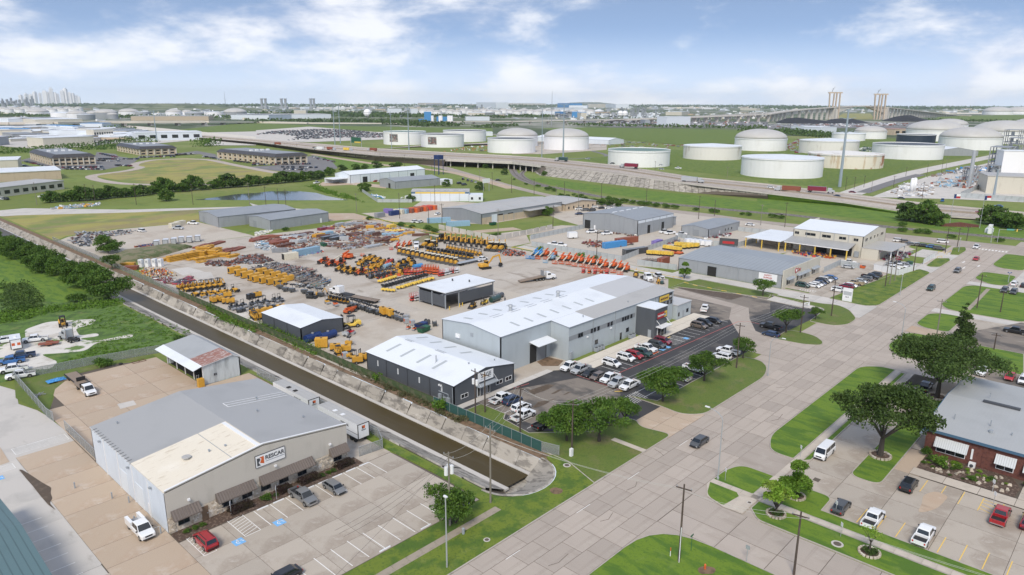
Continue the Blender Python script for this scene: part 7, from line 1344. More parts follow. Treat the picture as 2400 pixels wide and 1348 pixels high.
for i,(k,x,y,rz,L,c,lb)in N9(((B3,870,412,-14,40,'sky','long blue container in the works yard'),(B3,985,372,-14,40,'rust','long rust red container behind the blue one'),(B3,1060,478,-14,40,'charcoal','dark lettered trailer box beside the slat fence'),(B3,1340,395,5,20,'purple','purple and white container near the slat fence'),(B3,1400,565,5,20,'rust','rust red container against the long grey shop'),(A2,1980,1300,150,40,'light_blue','blue grey trailer along the tan warehouse, near one'),(A2,1800,1268,150,40,'light_blue','blue grey trailer along the tan warehouse, far one'))):(K_C40 if L==40 else K_C20).put(*q(k,x,y),H(rz),lb,None,c,.03)
oc=[('purple',1290,1190),('cream',1380,1195),('light_blue',1420,1190),('rust',1470,1185),('orange',1520,1180),('rust',1555,1172),('orange',1600,1168),('pinkred',1640,1160),('orange',1685,1155)]
for i,(c,x,y)in N9(oc):K_C20.put(*q(A2,x,y),H(108),'%s container in the slanting row behind the warehouse, %s from the left'%({'purple':'faded purple','cream':'pale','light_blue':'blue grey','rust':'rust red','orange':'orange','pinkred':'bright red'}[c],ORD[i]),'slanting row of containers',c,.03)
K_C20.put(*q(A2,1260,1215),H(5),'dark blue container at the left of the slanting row',None,'dark_blue',.03);K_C20.put(*q(A2,1130,1235),H(10),'grey container beside the white tank truck',None,'steel',.03)
row(K_BL,(G4,330,240),(G4,390,245),2,H(195),'blue boom lift at the left end of the lift row','blue boom lifts',['sky'],scale=1);K_BL.put(*q(G4,560,300),H(195),'grey blue boom lift among the orange ones',None,'light_blue',.03,.9)
for i,(x,y)in N9(((470,245),(580,250),(700,310),(790,310),(880,320),(960,340),(1060,350),(1130,365),(1230,370),(1300,410),(1420,410),(1510,430),(1600,460))):K_BL.put(*q(G4,x,y),H(193+(i*37)%9),'orange boom lift in the row along the alley, %s from the blue ones'%ORD[i],'orange boom lifts along the alley','orange',.03,1)
row(K_SC,(G4,1010,480),(G4,1330,500),5,H(20),'red work basket in front of the boom lifts','work baskets before the boom lifts',['pinkred','orange'],scale=.9)
K_BH.put(*q(G4,1740,530),H(210),'yellow backhoe left of the white tractor unit',scale=.8);K_MI.put(*q(G4,2060,620),H(210),'yellow mini excavator beside the works roof corner');K_LT.put(*q(G4,2110,635),H(20),'green wire crate trailer by the yellow rail',None,'green')
def k_semi(sleeper=True,bed=0):
 K=Kit('tractor_unit' if not bed else 'rollback_truck','truck')
 for x in(2.6,-1.4,-2.7)+((-4,)if bed else()):
  for s_ in(-1,1):whl(K,x,s_*1,.5,.34)
 K.a('frame',Bx(-3.4-bed*.5,-.45,.6,3.2,.45,.95),'bk');K.a('hood',MB().l([sec(3.9,.75,.7,1.5),sec(3.6,.95,.6,1.8),sec(1.9,1,.6,2)]),'white',pa=True);K.a('cab',MB().l([[(2,-1.1,.7),(2,1.1,.7),(-.1,1.1,.7),(-.1,-1.1,.7)],[(2,-1.1,2),(2,1.1,2),(-.1,1.1,2),(-.1,-1.1,2)],[(1.6,-1,2.85),(1.6,1,2.85),(-.1,1,3),(-.1,-1,3)]]),'white',pa=True)
 K.a('windshield',MB().q((2,-.95,2.05),(2,.95,2.05),(1.66,.9,2.75),(1.66,-.9,2.75)).shift(.02,0),'gl')
 for s_ in(-1,1):K.a('side_window',Bx(.4,s_*1.09-.02,1.9,1.6,s_*1.09+.02,2.55),'gl');K.a('exhaust',Vc(-.3,s_*.95,.8,3.7,.08,n=6),'chrome');K.a('fuel_tank',Cy((-.2,s_*.95,.65),(1.3,s_*.95,.65),.32,n=8),'chrome')
 if sleeper:K.a('sleeper',Bx(-1.7,-1.1,.9,-.15,1.1,3.2),'white',pa=True)
 K.a('grille',Bx(3.9,-.55,.8,3.94,.55,1.45),'chrome');K.a('bumper',Bx(3.9,-1.1,.4,4.1,1.1,.75),'chrome')
 if bed:K.a('tilt_bed',MB().o((-.6,0,1.6),(-10.5,0,.5),2.4,.25),'wood');K.a('headboard',Bx(-1.4,-1.2,1.6,-1.3,1.2,3.6),'steel')
 return K
K_SEMI,K_DAY,K_ROLL=k_semi(),k_semi(False),k_semi(False,7)
a0,a1=q(F5,1200,930),q(F5,1480,1000);K_SEMI.put((q(F5,1310,970))[0],q(F5,1310,970)[1],atan2(a0[1]-a1[1],a0[0]-a1[0]),'white tractor unit coupled to an empty lowboy trailer',z=.02)
b0,b1=q(F5,1420,1010),q(F5,1890,1100);Lb=hypot(b1[0]-b0[0],b1[1]-b0[1]);lowr=G9('lowboy_trailer','empty lowboy trailer with timber deck behind the white tractor unit','trailer',((b0[0]+b1[0])/2,(b0[1]+b1[1])/2,0),atan2(b0[1]-b1[1],b0[0]-b1[0]))
P9('deck',Bx(-Lb/2,-1.3,.75,Lb/2-3,1.3,.95),'wood',lowr);P9('gooseneck',Bx(Lb/2-3,-1.2,1.1,Lb/2+1.2,1.2,1.35),'bk',lowr);P9('side_rail',Bx(-Lb/2,-1.4,.7,Lb/2-3,-1.3,1).b(-Lb/2,1.3,.7,Lb/2-3,1.4,1),'bk',lowr)
for x in(-Lb/2+1,-Lb/2+2.2,-Lb/2+3.4):
 for s_ in(-1,1):P9('wheel',Cy((x,s_*1.1-.15,.42),(x,s_*1.1+.15,.42),.42,n=10),'rubber',lowr)
K_ROLL.put(*q(G4,470,575),H(-22),'white rollback truck with its bed tilted to the ground',z=.02);K_DAY.put(*q(G4,1890,580),H(235),'white tractor unit parked right of the boom lifts',z=.02)
K_DAY.put(*q(F6,490,270),H(230),'white dump truck cab beside the orange lifts',z=.02);P9('dump_body',MB().l([[(-4.4,-1.2,1.1),(-.5,-1.2,1.1),(-.5,1.2,1.1),(-4.4,1.2,1.1)],[(-4.7,-1.3,2.5),(-.4,-1.3,2.5),(-.4,1.3,2.5),(-4.7,1.3,2.5)]]),'black',[o for o in BO if o.get('label','').startswith('white dump')][0])
K_DAY.put(*q(D1,650,230),H(100),'pale grey tractor unit seen from behind on the shell gravel',None,'silver',.04)
fb_=G9('flatbed_trailer','long pale flatbed trailer in front of the backhoes','trailer',(*q(F6,1270,500),0),H(0));P9('deck',Bx(-6,-1.25,1,6,1.25,1.15),'gv',fb_);P9('frame',Bx(-6,-.5,.6,6,.5,.99),'bk',fb_)
for x in(-5,-3.8):
 for s_ in(-1,1):P9('wheel',Cy((x,s_*1.05-.15,.45),(x,s_*1.05+.15,.45),.45,n=10),'rubber',fb_)
V('pickup',F6,1470,460,10,'white','white truck with dark bed beside the solitary excavator')
def trailer53(x,y,la,L,logo=True):
 r=G9('freight_trailer',la,'trailer',(x,y,0),0);P9('box',Bx(-1.28,-L/2,1.05,1.28,L/2,3.9),'white',r);P9('roof',Bx(-1.25,-L/2+.05,3.9,1.25,L/2,3.93),'rp',r)
 for i in range(int(L/1.2)):P9('roof_rib',Bx(-1.27,-.03,3.9,1.27,.03,3.94),'gv',r,(0,-L/2+.6+i*1.2,0))
 P9('door',Bx(-1.15,-L/2-.05,1.15,-.03,-L/2-.004,3.8),'tw',r);P9('door',Bx(.03,-L/2-.05,1.15,1.15,-L/2-.004,3.8),'tw',r);P9('door_frame',Bx(-1.32,-L/2-.06,1,-1.16,-L/2,3.95).b(1.16,-L/2-.06,1,1.32,-L/2,3.95).b(-1.32,-L/2-.06,3.82,1.32,-L/2,3.95),'bk',r)
 for yy in(-L/2+1.2,-L/2+2.4):
  for s_ in(-1,1):P9('wheel',Cy((s_*1.05-.15,yy,.5),(s_*1.05+.15,yy,.5),.5,n=12),'rubber',r)
 P9('roof_hatch',Bx(-.9,-1.2,3.95,-.1,-.4,4.05),'tw' if logo else 'dv',r);P9('roof_hatch',Bx(-.9,1.4,3.95,-.1,2.2,4.05),'tw' if logo else 'dv',r)
 P9('emblem',MB().q((-.35,-L/2-.06,2.9),(.35,-L/2-.06,2.9),(.35,-L/2-.06,3.5),(-.35,-L/2-.06,3.5)),'orange',r);P9('emblem',MB().q((-.35,-L/2-.07,2.9),(0,-L/2-.07,2.9),(-.15,-L/2-.07,3.2),(-.35,-L/2-.07,3.4)),'black',r);text('RESCAR',r,(0,-L/2-.07,2.55),.28,'black')
 text('RESCAR',r,(-1.3,-L/2+4.2,2.7),.75,'black',rz=-pi/2);P9('side_stripe',Bx(-1.3,-L/2,1.9,-1.285,L/2,1.98),'black',r);return r
trailer53(70.4,110.4,'white freight trailer with dark lettering beside the office front corner',13.4);trailer53(70.3,127.4,'white freight trailer further back along the office side',14,False)
lt=G9('box_trailer','white box trailer with two orange emblems among the parked pickups','trailer',(*q(D1,160,325),0),H(-100));P9('box',Bx(0,-1.2,.6,5.5,1.2,3),'white',lt);P9('door_frame',Bx(-.05,-1.25,.5,0,-1.1,3.05).b(-.05,1.1,.5,0,1.25,3.05).b(-.05,-1.25,2.95,0,1.25,3.05),'bk',lt)
lt.rotation_euler=(0,0,H(80))
for y in(-.6,.6):P9('emblem',Bx(-.02,y-.35,1.4,-.003,y+.35,2.1),'orange',lt)
P9('roof_unit',Bx(2.4,-.3,3,3.1,.3,3.3),'tw',lt)
for yy in(-1.15,1.15):P9('wheel',Cy((2,yy-.1,.4),(2,yy+.1,.4),.4,n=10),'rubber',lt)
ft=G9('flat_trailer','rusty decked flat trailer between the pickup and tractor unit','trailer',(*q(D1,460,275),0),H(-20));P9('deck',Bx(-2.4,-1,.6,2.2,1,.75),'rust',ft);P9('fender',Bx(-.8,1,.5,.8,1.3,.95).b(-.8,-1.3,.5,.8,-1,.95),'rust',ft);P9('wheel',Cy((0,1.02,.36),(0,1.28,.36),.36,n=10),'rubber',ft);P9('wheel',Cy((0,-1.28,.36),(0,-1.02,.36),.36,n=10),'rubber',ft)
fg=G9('gooseneck_trailer','dark framed flat trailer hitched behind the white cab truck','trailer',(*q(D1,715,610),0),H(-90));P9('deck',Bx(-4.2,-1.2,.85,3.2,1.2,1),'wood',fg);P9('frame',Bx(-4.3,-1.3,.7,3.3,-1.2,1.05).b(-4.3,1.2,.7,3.3,1.3,1.05).b(3.2,-.9,1,3.4,.9,2),'bk',fg)
for x in(-2.6,-1.6):
 for s_ in(-1,1):P9('wheel',Cy((x,s_*1.1-.14,.4),(x,s_*1.1+.14,.4),.4,n=10),'rubber',fg)
K_FL.put(*q(D1,587,95),H(-100),'yellow rough terrain forklift facing away on the shell gravel',None,'yellow',.04,.95)
tarp=MB()
for i in range(10):
 for j in range(6):
  f=lambda a,c:(a*.38-1.8,c*.38-1,.12+.55*abs(sin(a*1.3+c*.9))*sin(pi*min(1,(a+.3)/10.6))*sin(pi*min(1,(c+.3)/6.6))+.25)
  tarp.q(f(i,j),f(i+1,j),f(i+1,j+1),f(i,j+1))
o=R9('tarpaulin',tarp,'sky',None);o.location=(*q(D1,520,615),0);tag(o,'crumpled blue tarpaulin heap by the back drive','tarpaulin')
tag(P9('timber_pile',MB().e(0,0,0,2.4,.3,.2).o((-1,.5,.1),(1,-.2,.3),.25,.15).e(.3,.5,.1,1.6,.25,.2),'wood',None,(*q(D1,595,610),0)),'loose pale timber beside the blue tarpaulin','timber');tag(P9('scrap_steel_item',MB().o((-1.5,0,.1),(1.5,0,.1),.1,.1).o((-1.5,1.2,.1),(1.5,1.2,.1),.1,.1).o((-1.5,0,.1),(-1.5,1.2,.1),.1,.1).o((0,0,.1),(0,1.2,.1),.1,.1).o((1.5,0,.1),(1.5,1.2,.1),.1,.1),'brown',None,(*q(D1,1300,435),.05)),'rusty rectangular frame lying by the back fence','steel frame')
tag(P9('picnic_stand',MB().o((-1,-.8,.3),(1,.8,.3),.12,.12).o((-1,.8,.3),(1,-.8,.3),.12,.12).e(0,0,0,.3,.3,.6).e(-.9,-.7,0,.6,.6,.3),'steel',None,(*q(D1,370,745),.1)),'grey cross shaped steel stand on the grass corner','steel stand');tag(P9('tyre',Vc(0,0,.05,.3,.45,n=14),'rubber',None,(*q(D1,1122,455),.05)),'old tyre lying near the back fence','tyre')
yb=Kit('air_compressor','compressor');yb.a('case',Bx(-.8,-.6,.5,.8,.6,1.5),'pale_yellow',pa=True);yb.a('frame',Bx(-.9,-.7,.1,.9,.7,.5),'bk')
row(yb,(B3,1270,465),(B3,1480,480),9,0,'yellow upright tank in the front line behind the slat fence','yellow tanks, front line',scale=(1,1,1.3));row(yb,(B3,1420,415),(B3,1560,435),7,0,'yellow upright tank in the back line behind the slat fence','yellow tanks, back line',scale=(1,1,1.3));row(yb,(B3,1530,390),(B3,1700,400),7,0,'yellow and black compressor near the white trailers','yellow compressors',scale=(1.3,1.3,1.4));row(yb,(B3,1600,410),(B3,1720,400),4,0,'black and yellow compressor in front of the white trailers','front compressors',scale=(1.3,1.3,1.4))
row(yb,(B3,1270,445),(B3,1550,455),6,0,'orange flat crate between the yellow tanks','orange flat crates',['orange'],scale=(1.8,2.5,.5));row(K_TR,(B3,1250,520),(B3,1400,530),4,0,'black framed trailer beside the rust red container','black framed trailers',['charcoal'],scale=.8)
row(btr,(B3,1640,365),(B3,1820,385),5,H(60),'white box trailer beyond the compressors','white trailers beyond the compressors',scale=.9)
J9('dark_scrap',B3,((640,350),(700,335),(1110,350),(1100,375),(960,400),(700,400)),190,['charcoal','brown','rust','maroon'],2,.8);J9('dark_scrap',B3,((1370,350),(1560,330),(1570,350),(1400,370)),120,['charcoal','brown','maroon','steel'],2,1.1);J9('dark_scrap',B3,((1770,300),(2020,270),(2030,290),(1800,320)),110,['maroon','steel','charcoal','white'],2,1);J9('dark_scrap',B3,((650,240),(930,240),(1200,290),(1180,300),(1000,280),(680,260)),110,['charcoal','brown','steel'],1.6,1);J9('hall_goods',B4,((210,440),(600,470),(620,500),(340,480)),170,['rust','yellow','charcoal','dark_blue','pinkred'],1.5,1.3);J9('canopy_goods',B4,((1050,510),(1180,440),(1330,440),(1300,480),(1150,540)),160,['charcoal','steel','gv','maroon'],1.8,1.3);J9('compound_goods',A2,((1340,1050),(1420,1030),(1440,1060),(1360,1075)),40,['white','gv'],2,1.5);J9('compound_goods',A2,((1050,1010),(1190,1040),(1180,1060),(1100,1040)),50,['sky','white'],2.5,1.2)
for x,y,s_ in((340,470,1),(545,495,1),(575,500,.8)):skip.put(*q(B4,x,y),0,'small orange bin in front of the open lean-to','orange bins of the cream hall','orange',.04,s_*.5)
skip.put(*q(B4,870,590),H(90),'orange barrier block at the end of the slat fence',None,'orange',.05,.7)
# POLES, WIRES, FENCES, SIGNS
def pole_kit(h,kind):
 K=Kit({'wood':'utility_pole','grey':'utility_pole','lamp':'street_lamp','pole':'light_pole'}[kind],{'wood':'utility pole','grey':'utility pole','lamp':'street lamp','pole':'light pole'}[kind])
 if kind in('wood','grey'):
  m='wood_pole' if kind=='wood' else 'grey_pole';K.a('shaft',Vc(0,0,0,h,.17,.11,8),m);K.a('crossarm',Bx(-.06,-1.1,h-.75,.06,1.1,h-.6),m)
  for y in(-1,0,1):K.a('insulator',Vc(0,y,h-.6,h-.38,.06,n=6),'tg')
 elif kind=='lamp':
  K.a('shaft',Vc(0,0,0,h-1.4,.13,.08,8).w(0,0,0,.4,.22,n=8),'gv');K.a('arm',Cy((0,0,h-1.4),(0,.9,h-.35),.05,n=6).c((0,.9,h-.35),(0,2.6,h),.045,n=6).c((0,0,h-1),(0,1.6,h-.2),.035,n=5),'gv');K.a('lamp_head',Bx(-.14,2.5,h-.06,.14,3.3,h+.1),'tw')
 else:K.a('shaft',Vc(0,0,0,h,.12,.08,8),'gv');K.a('lamp_head',Bx(-.3,-.15,h,.3,.15,h+.18),'tw')
 return K
PK={}
def pole(k,x,y,h,kind,la,group=None,rz=0,scale=None):
 key=(h,kind)
 if key not in PK:PK[key]=pole_kit(h,kind)
 u,v=q(k,x,y)if k else(x,y);return PK[key].put(u,v,rz,la,group,z=.1,scale=scale)
gp='utility poles along the street'
pT=pole(None,63.1,71.6,12.2,'grey','tall pole carrying three white transformers above the crape myrtle',gp)
for dx,dy in((-.45,.1),(.45,-.15),(.3,.4)):P9('transformer',Vc(dx,dy,8.6,9.9,.3,n=10).w(dx,dy,9.9,10.05,.12,n=6),'tw',pT)
pole(None,71.8,71.6,13.4,'grey','tall grey pole at the canal end beside the old footpath',gp)
pD=pole(D2,2040,942,10.4,'wood','dark leaning pole with white transformers before the charcoal office',gp)
for dy in(-.5,.5):P9('transformer',Vc(0,dy,7,8.1,.3,n=10),'tw',pD)
for a in[(D2,2128,902,8.9,'wood','plain dark pole on the lawn between the canal fence and parked white pickup'),(D3,75,1105,10,'wood','dark pole beside the green screened fence and lettered pickup'),(D3,555,1265,10,'wood','dark pole standing in the broad oak by the fence end'),(D3,2085,490,11.4,'wood','dark pole on the verge beside the small oak and white pickups'),(E3,1550,1228,12,'wood','dark pole with pale conduit on the corner lawn of the side street'),(B4,300,1192,10.9,'wood','dark pole on the rounded island'),(B4,588,1037,11,'wood','dark pole on the lawn left of the white pylon sign'),(B4,1088,762,10.8,'wood','dark pole in the triple group beside the parked tan pickup'),(B4,1130,742,9.5,'grey','grey pole in the triple group'),(B4,1175,708,9,'grey','third pole in the triple group, nearest the banner fence'),(B4,1350,620,11,'wood','dark pole at the corner of the banner fence'),(B4,1645,450,11,'wood','dark pole on the small lawn before the yellow barrier'),(B4,1758,392,8.7,'wood','dark pole left of the crosswalk'),(B4,1845,335,7,'wood','dark pole by the railway verge'),(B4,1563,1242,11,'grey','grey pole across the street left of the pointed evergreen'),(B4,1940,962,11,'wood','dark pole on the bright lawn by the straight path'),(B4,2158,1002,6.8,'wood','short dark post on the bright lawn'),(B4,2098,1350,4.6,'wood','short dark post behind the largest oak'),(None,87.4,29.1,9.6,'wood','leaning dark pole beside the side street kerb with wires')]:pole(*a,group=gp,rz=.2)
P9('conduit',Vc(-.24,-.1,0,5.5,.06,n=6),'tw',[o for o in BO if 'pale conduit' in o.get('label','')][0])
gl='street lamps along the street'
pole(E3,1912,462,12.4,'lamp','tall street lamp at the corner of the side street',gl,rz=0);pole(D4,-3,560,9.8,'lamp','street lamp on the works verge',gl,rz=pi);pole(B4,1235,1268,10.4,'lamp','street lamp with a small white sign halfway along the street',gl,rz=0);pole(E2,1775,1282,10.8,'pole','slim street lamp in front of the crape myrtle',gl,rz=-pi/2);pole(B4,1225,842,7,'pole','white post beside the kerb opposite the pylon sign',gl)
pole(B4,2070,352,7,'lamp','traffic signal mast at the crossing',gl,rz=-.6);pole(B4,1770,440,6,'pole','slim white pole on the small lawn at the crossing',gl);SP_=pole(B4,2230,725,3.6,'pole','white pole with two solar panels',gl);P9('solar_panel',Bx(-.9,-.6,3.6,-.05,.6,3.66).b(.05,-.6,3.6,.9,.6,3.66),'dark_blue',SP_)
for i,(k,x,y,h)in N9(((A1,345,1115,14),(A1,885,1090,11),(A1,1268,1112,13),(A1,1795,1112,13),(A1,2320,1115,14),(A2,100,1200,16),(A2,213,1165,13),(A2,283,1176,13),(A2,935,1180,11),(A2,1335,1240,14),(A2,1730,1340,13),(A2,1663,1105,12),(A2,1775,790,10),(A2,1635,790,12),(A2,1382,760,12),(A2,1155,715,10),(A2,2080,930,12),(A2,2195,960,12),(A2,2375,1000,12),(A3,205,1020,11),(A3,410,1035,8),(A3,485,1050,11),(A3,828,1080,12),(A3,1248,1085,9),(A3,615,1175,13),(A3,380,1335,12),(A3,1733,1245,13),(A3,1880,1215,9),(A3,2310,1300,11),(A4,155,1320,13),(B3,785,515,12),(B2,1605,175,8),(B2,2250,320,14),(A1,805,1078,11),(A2,380,605,9),(A2,640,640,9),(A2,885,670,9),(A4,720,970,9),(A4,800,965,9),(A4,890,950,9),(A4,960,985,8),(A4,1165,950,9),(A4,1430,1065,12),(A4,1610,820,12),(A4,1650,800,12),(A4,1280,845,8),(A4,1475,840,10),(A3,1330,785,8),(A3,1998,868,10),(A3,910,745,5))):
 pole(k,x,y,h,'wood' if i%4 else 'grey','wooden pole in the middle distance among warehouses and railway','poles in the middle distance',rz=i)
def tubeline(a,c,sag,r,m,la=None,group=None):
 a,c=V3(a),V3(c);b=MB();p0=a
 for i in range(1,9):t=i/8;p=a.lerp(c,t)-V3((0,0,sag*4*t*(1-t)));b.c(p0,p,r,n=4,caps=False);p0=p
 o=R9('overhead_wire',b,m,None);return tag(o,la,'wire',group)
def wires(p,q_,hs,r=.018,m='wire_bright',lb='thin overhead wires',offs=(-1,0,1),sag=.9):
 for o in offs:tubeline((p[0],p[1]+o,hs[0]),(q_[0],q_[1]+o,hs[1]),sag,r,m,'thin pale wire slung between the street poles','street wires')
wires((63.1,71.6),(71.8,71.6),(11.6,12.8),offs=(-1,1));wires((71.8,71.6),q(D3,75,1105),(12.8,9.6));wires(q(D3,75,1105),q(D3,555,1265),(9.6,9.6),offs=(-1,1));wires(q(D3,555,1265),q(D3,2085,490),(9.6,11),.02,offs=(-1,0,1));wires(q(D3,2085,490),q(B4,300,1192),(11,10.5),.02);wires(q(B4,300,1192),q(B4,588,1037),(10.5,10.6),.02,offs=(-1,1));wires((44,71.5),(63.1,71.6),(8,11.4),m='wire');wires((20,60),(63.1,71.6),(6,11.4),m='wire',offs=(0,));wires((87.4,29.1),(79.2,42),(9.1,11.2),offs=(-1,1));wires((87.4,29.1),(100,-30),(9.1,8),offs=(-1,1));wires((79.2,42),(71.8,71.6),(11.3,12),offs=(-.5,.5))
for(x,y,lb)in((104,47.6,'by the corner path'),(100.8,27.6,'beside the lime green tree'),(106.4,30.3,'at the corner bay of the hatchback'),(126.5,12.9,'in front of the red pickup'),(121,41.6,'beside the white van lane'),(130.8,13.8,'in the rock garden'),(130.9,9,'by the office door walk'),(41.8,98.3,'at the freight office entrance'),(48.9,97.3,'by the clipped hedge')):
 r=G9('sign_post','small white sign on a grey post '+lb,'sign',(x,y,.1),H(-40));P9('post',Vc(0,0,0,2.3,.04,n=6),'gv',r);P9('plate',Bx(-.03,-.25,1.7,0,.25,2.35),'tw',r)
r=G9('wooden_stop_post','grey sign post seen edge on at the side street kerb','sign',(*q(E3,2178,1230),.1));P9('post',Vc(0,0,0,2.6,.05,n=6),'gv',r);P9('plate',Bx(-.02,-.3,2,.02,.3,2.6),'tg',r)
r=G9('street_name_post','green street name post on the corner lawn','sign',(*q(E3,1663,1130),.1));P9('post',Vc(0,0,0,2.6,.04,n=6),'dgreen',r);P9('plate',Bx(-.4,-.02,2.4,.4,.02,2.65),'dgreen',r)
for(k,x,y,m,lb)in((E3,1470,1180,'orange','orange topped white marker post on the corner lawn'),(D4,2118-600,470,'tw','white marker post'),):
 if k==E3:r=G9('marker_post',lb,'marker',(*q(k,x,y),.1));P9('post',Vc(0,0,0,.9,.06,n=6),'tw',r);P9('cap',Vc(0,0,.9,1.4,.065,n=6),m,r)
tag(R9('hydrant',Vc(0,0,0,.7,.14,n=8).c((-.22,0,.45),(.22,0,.45),.08,n=6).w(0,0,.7,.85,.16,.05,n=8),'orange',None),'orange hydrant on the bare soil patch of the corner lawn','hydrant');BO['hydrant'].location=(*q(E3,1792,1300),.12)
H9('soil_patch',I9(pl(E3,(1720,1290),(1790,1270),(1900,1290),(1880,1348),(1740,1348)),1),.15,'soil');H9('soil_patch',I9(pl(E3,(340,560),(400,535),(480,560),(460,600),(380,605)),1),.135,'soil')
tag(R9('pedestal',Vc(0,0,0,.9,.22,n=10).w(0,0,.9,1,.24,.1,n=10),'tg',None),'squat grey cable pedestal beside the old footpath','cable box');BO['pedestal'].location=(*q(E2,1927,970),.12)
mh=Kit('manhole','manhole');mh.a('ring',Vc(0,0,0,.05,.85,n=20),'cp');mh.a('cover',Vc(0,0,.05,.07,.55,n=20),'joint');mh.put(*q(E4,643,1068),0,'round concrete ringed manhole on the side street verge',z=.14);mh.put(*q(E3,510,335),0,'round manhole at the end of the canal fence',z=.14,scale=.8);mh.put(*q(E2,2145,1028),0,'small round drain cover in the grass by the street',z=.14,scale=.6);mh.put(*q(E3,2205,682),0,'round cover beside the crossing of footpaths',z=.15,scale=.5)
tag(R9('drain_grate',Bx(-.6,-.5,0,.6,.5,.02),'joint',None),'rectangular drain grate in the office lane','drain');BO['drain_grate'].location=(*q(E4,452,465),.06)
ub=tag(P9('utility_cabinet',MB().e(0,0,0,.6,.5,1.5),'tw',None,(*q(D3,550,1310),.1)),'small white cabinet at the foot of the pole in the broad oak','cabinet');tag(P9('backflow_frame',MB().o((-1,0,.2),(-1,0,1.2),.2,.2).o((-1,0,1.2),(1,0,1.2),.25,.25).o((1,0,1.2),(1,0,.2),.2,.2).o((1.5,0,.1),(1.5,0,1.4),.2,.2),'tw',None,(*q(B4,350,950),.1),H(-20)),'white bent pipework beside the overflow bays','pipework')
def fE(name,la,pts,h,m,step=3,post='gv',cat='fence',rail=True,z=.0):
 P=[V3((*p,z))for p in pts];root=G9(name,la,cat,tuple(P[0]));o=P[0];pm=C9(('fp',h,post),lambda:Vc(0,0,0,h+.06,.04,n=5).mesh('post',post));cache={}
 for a,c in zip(P,P[1:]):
  d=c-a;L=d.length;n=max(1,round(L/step));w=L/n;rz=atan2(d.y,d.x);key=(round(w,1),h,m)
  me=C9(('fpanel',)+key,lambda:Bx(0,-.012,.03,w,.012,h-.05).mesh('fence_panel',m))
  rm=C9(('frail',round(w,1),h,post),lambda:Bx(0,-.03,h-.05,w,.03,h).mesh('top_rail',post))
  for i in range(n):
   p=a+d*(i/n)-o;link('fence_panel',me,root,tuple(p),rz)
   if rail:link('top_rail',rm,root,tuple(p),rz)
   link('post',pm,root,tuple(p))
 link('post',pm,root,tuple(P[-1]-o));return root
fE('chain_link_fence','chain link fence round the tan back drive, along the weeds',pl(D1,(140,598),(900,450),(1490,345)),2.1,'chainlink',3);fE('chain_link_fence','chain link fence and gate from the drive corner to the west lot',pl(D1,(140,598),(440,945),(500,985)),2.1,'chainlink',3);fE('chain_link_fence','chain link fence between the west lot and the white wall',[(33.5,150),(33.5,132)],2.1,'chainlink',3)
fE('chain_link_fence','chain link fence beside the freight trailers above the canal',[(66.4,99.6),(71.2,99),(73.3,103.2),(73.3,150)],2,'chainlink',3.2)
fE('ivy_fence','fence smothered by vines along the yard side of the canal',[(90.6,107),(90.5,150),(90.5,200),(90.6,235)],1.9,'vine_screen',4,post='wood_pole');fE('chain_link_fence','chain link fence along the trailer yard above the canal',[(90.6,235),(90.8,300),(90.6,372)],2,'chainlink',5);fE('green_screened_fence','dark green screened fence from the charcoal office to the canal end',[(90.5,107),(90.5,77)],2.1,'green_screen',2.6);fE('chain_link_fence','last short panel of chain link at the canal end',[(90.5,77),(91.4,73.6)],2.1,'chainlink',3)
sf='grey slat fence'
for lb,pts in(('grey slat fence along the alley beside the boom lifts',((225.5,147),(226.2,210))),):pass
for lb,pts in(('grey slat fence round the containers and white pickups, along the alley',[q(B3,182,385),q(B3,1020,525)]),('grey slat fence turning from the alley towards the purple container',[q(B3,1020,525),q(B3,1240,435),q(B3,1420,375),q(B3,1540,330)]),('grey slat fence climbing from the alley gate to the grey works',[q(B3,172,325),q(B3,670,222)]),('grey slat fence before the black framed trailers',[q(B3,1163,560),q(B3,1530,610)]),('grey slat fence with posts between the grey store and the compressors',[q(B3,1540,300),q(B3,1860,390)]),('grey slat fence by the supply shop car park, running away from the street',[q(B4,515,635),q(B4,672,560)]),('grey slat fence ending at the orange barrier',[q(B4,672,570),q(B4,850,595)]),('grey slat fence right of the grey store',[q(B3,2100,245),q(B3,2379,275)]),('grey slat fence by the cream hall yard',[q(B3,1870,380),q(B3,2100,395),q(B3,2270,345)])):fE('slat_fence',lb,pts,2.3,'slat_fence',3.4,cat='fence')
fE('banner_fence','white banner fence around vehicles beside the triple poles',pl(B4,(980,605),(1210,660),(1370,612)),2.4,'tw',3.2);fE('banner_fence','white banner fence at the crossing driveway',pl(B4,(1440,555),(1550,490)),2.2,'tw',3.2)
def rL(la,pts,z=.9):
 r=G9('yellow_rail',la,'guard rail',(*pts[0],0));
 for a,c in zip(pts,pts[1:]):
  d=V3(c)-V3(a);n=max(1,int(d.length/4));P9('rail',MB().o((a[0]-pts[0][0],a[1]-pts[0][1],z),(c[0]-pts[0][0],c[1]-pts[0][1],z),.1,.12),'pale_yellow',r)
  for i in range(n+1):p=V3(a)+d*i/n;link('post',C9('yrp',lambda:Vc(0,0,0,.95,.07,n=6).mesh('post','pale_yellow')),r,(p.x-pts[0][0],p.y-pts[0][1],0))
rL('low yellow rail along the back of the equipment yard',pl(B2,(1000,140),(1240,165),(1500,235),(1730,295))+pl(B2,(2330,380),));rL('low yellow rail along the alley behind the boom lifts',pl(B3,(0,410),(200,440)));rL('low yellow rail beside the parked tractor unit',pl(B3,(1080,610),(1500,690),(1585,700)));rL('yellow barrier on the driveway lawn near the crossing',pl(B4,(1580,455),(1640,460)));rL('yellow height bar on the driveway lawn near the crossing',pl(B4,(1660,465),(1700,440)));rL('yellow pole rail in the hall yard',pl(B4,(1570,505),(1615,495)))
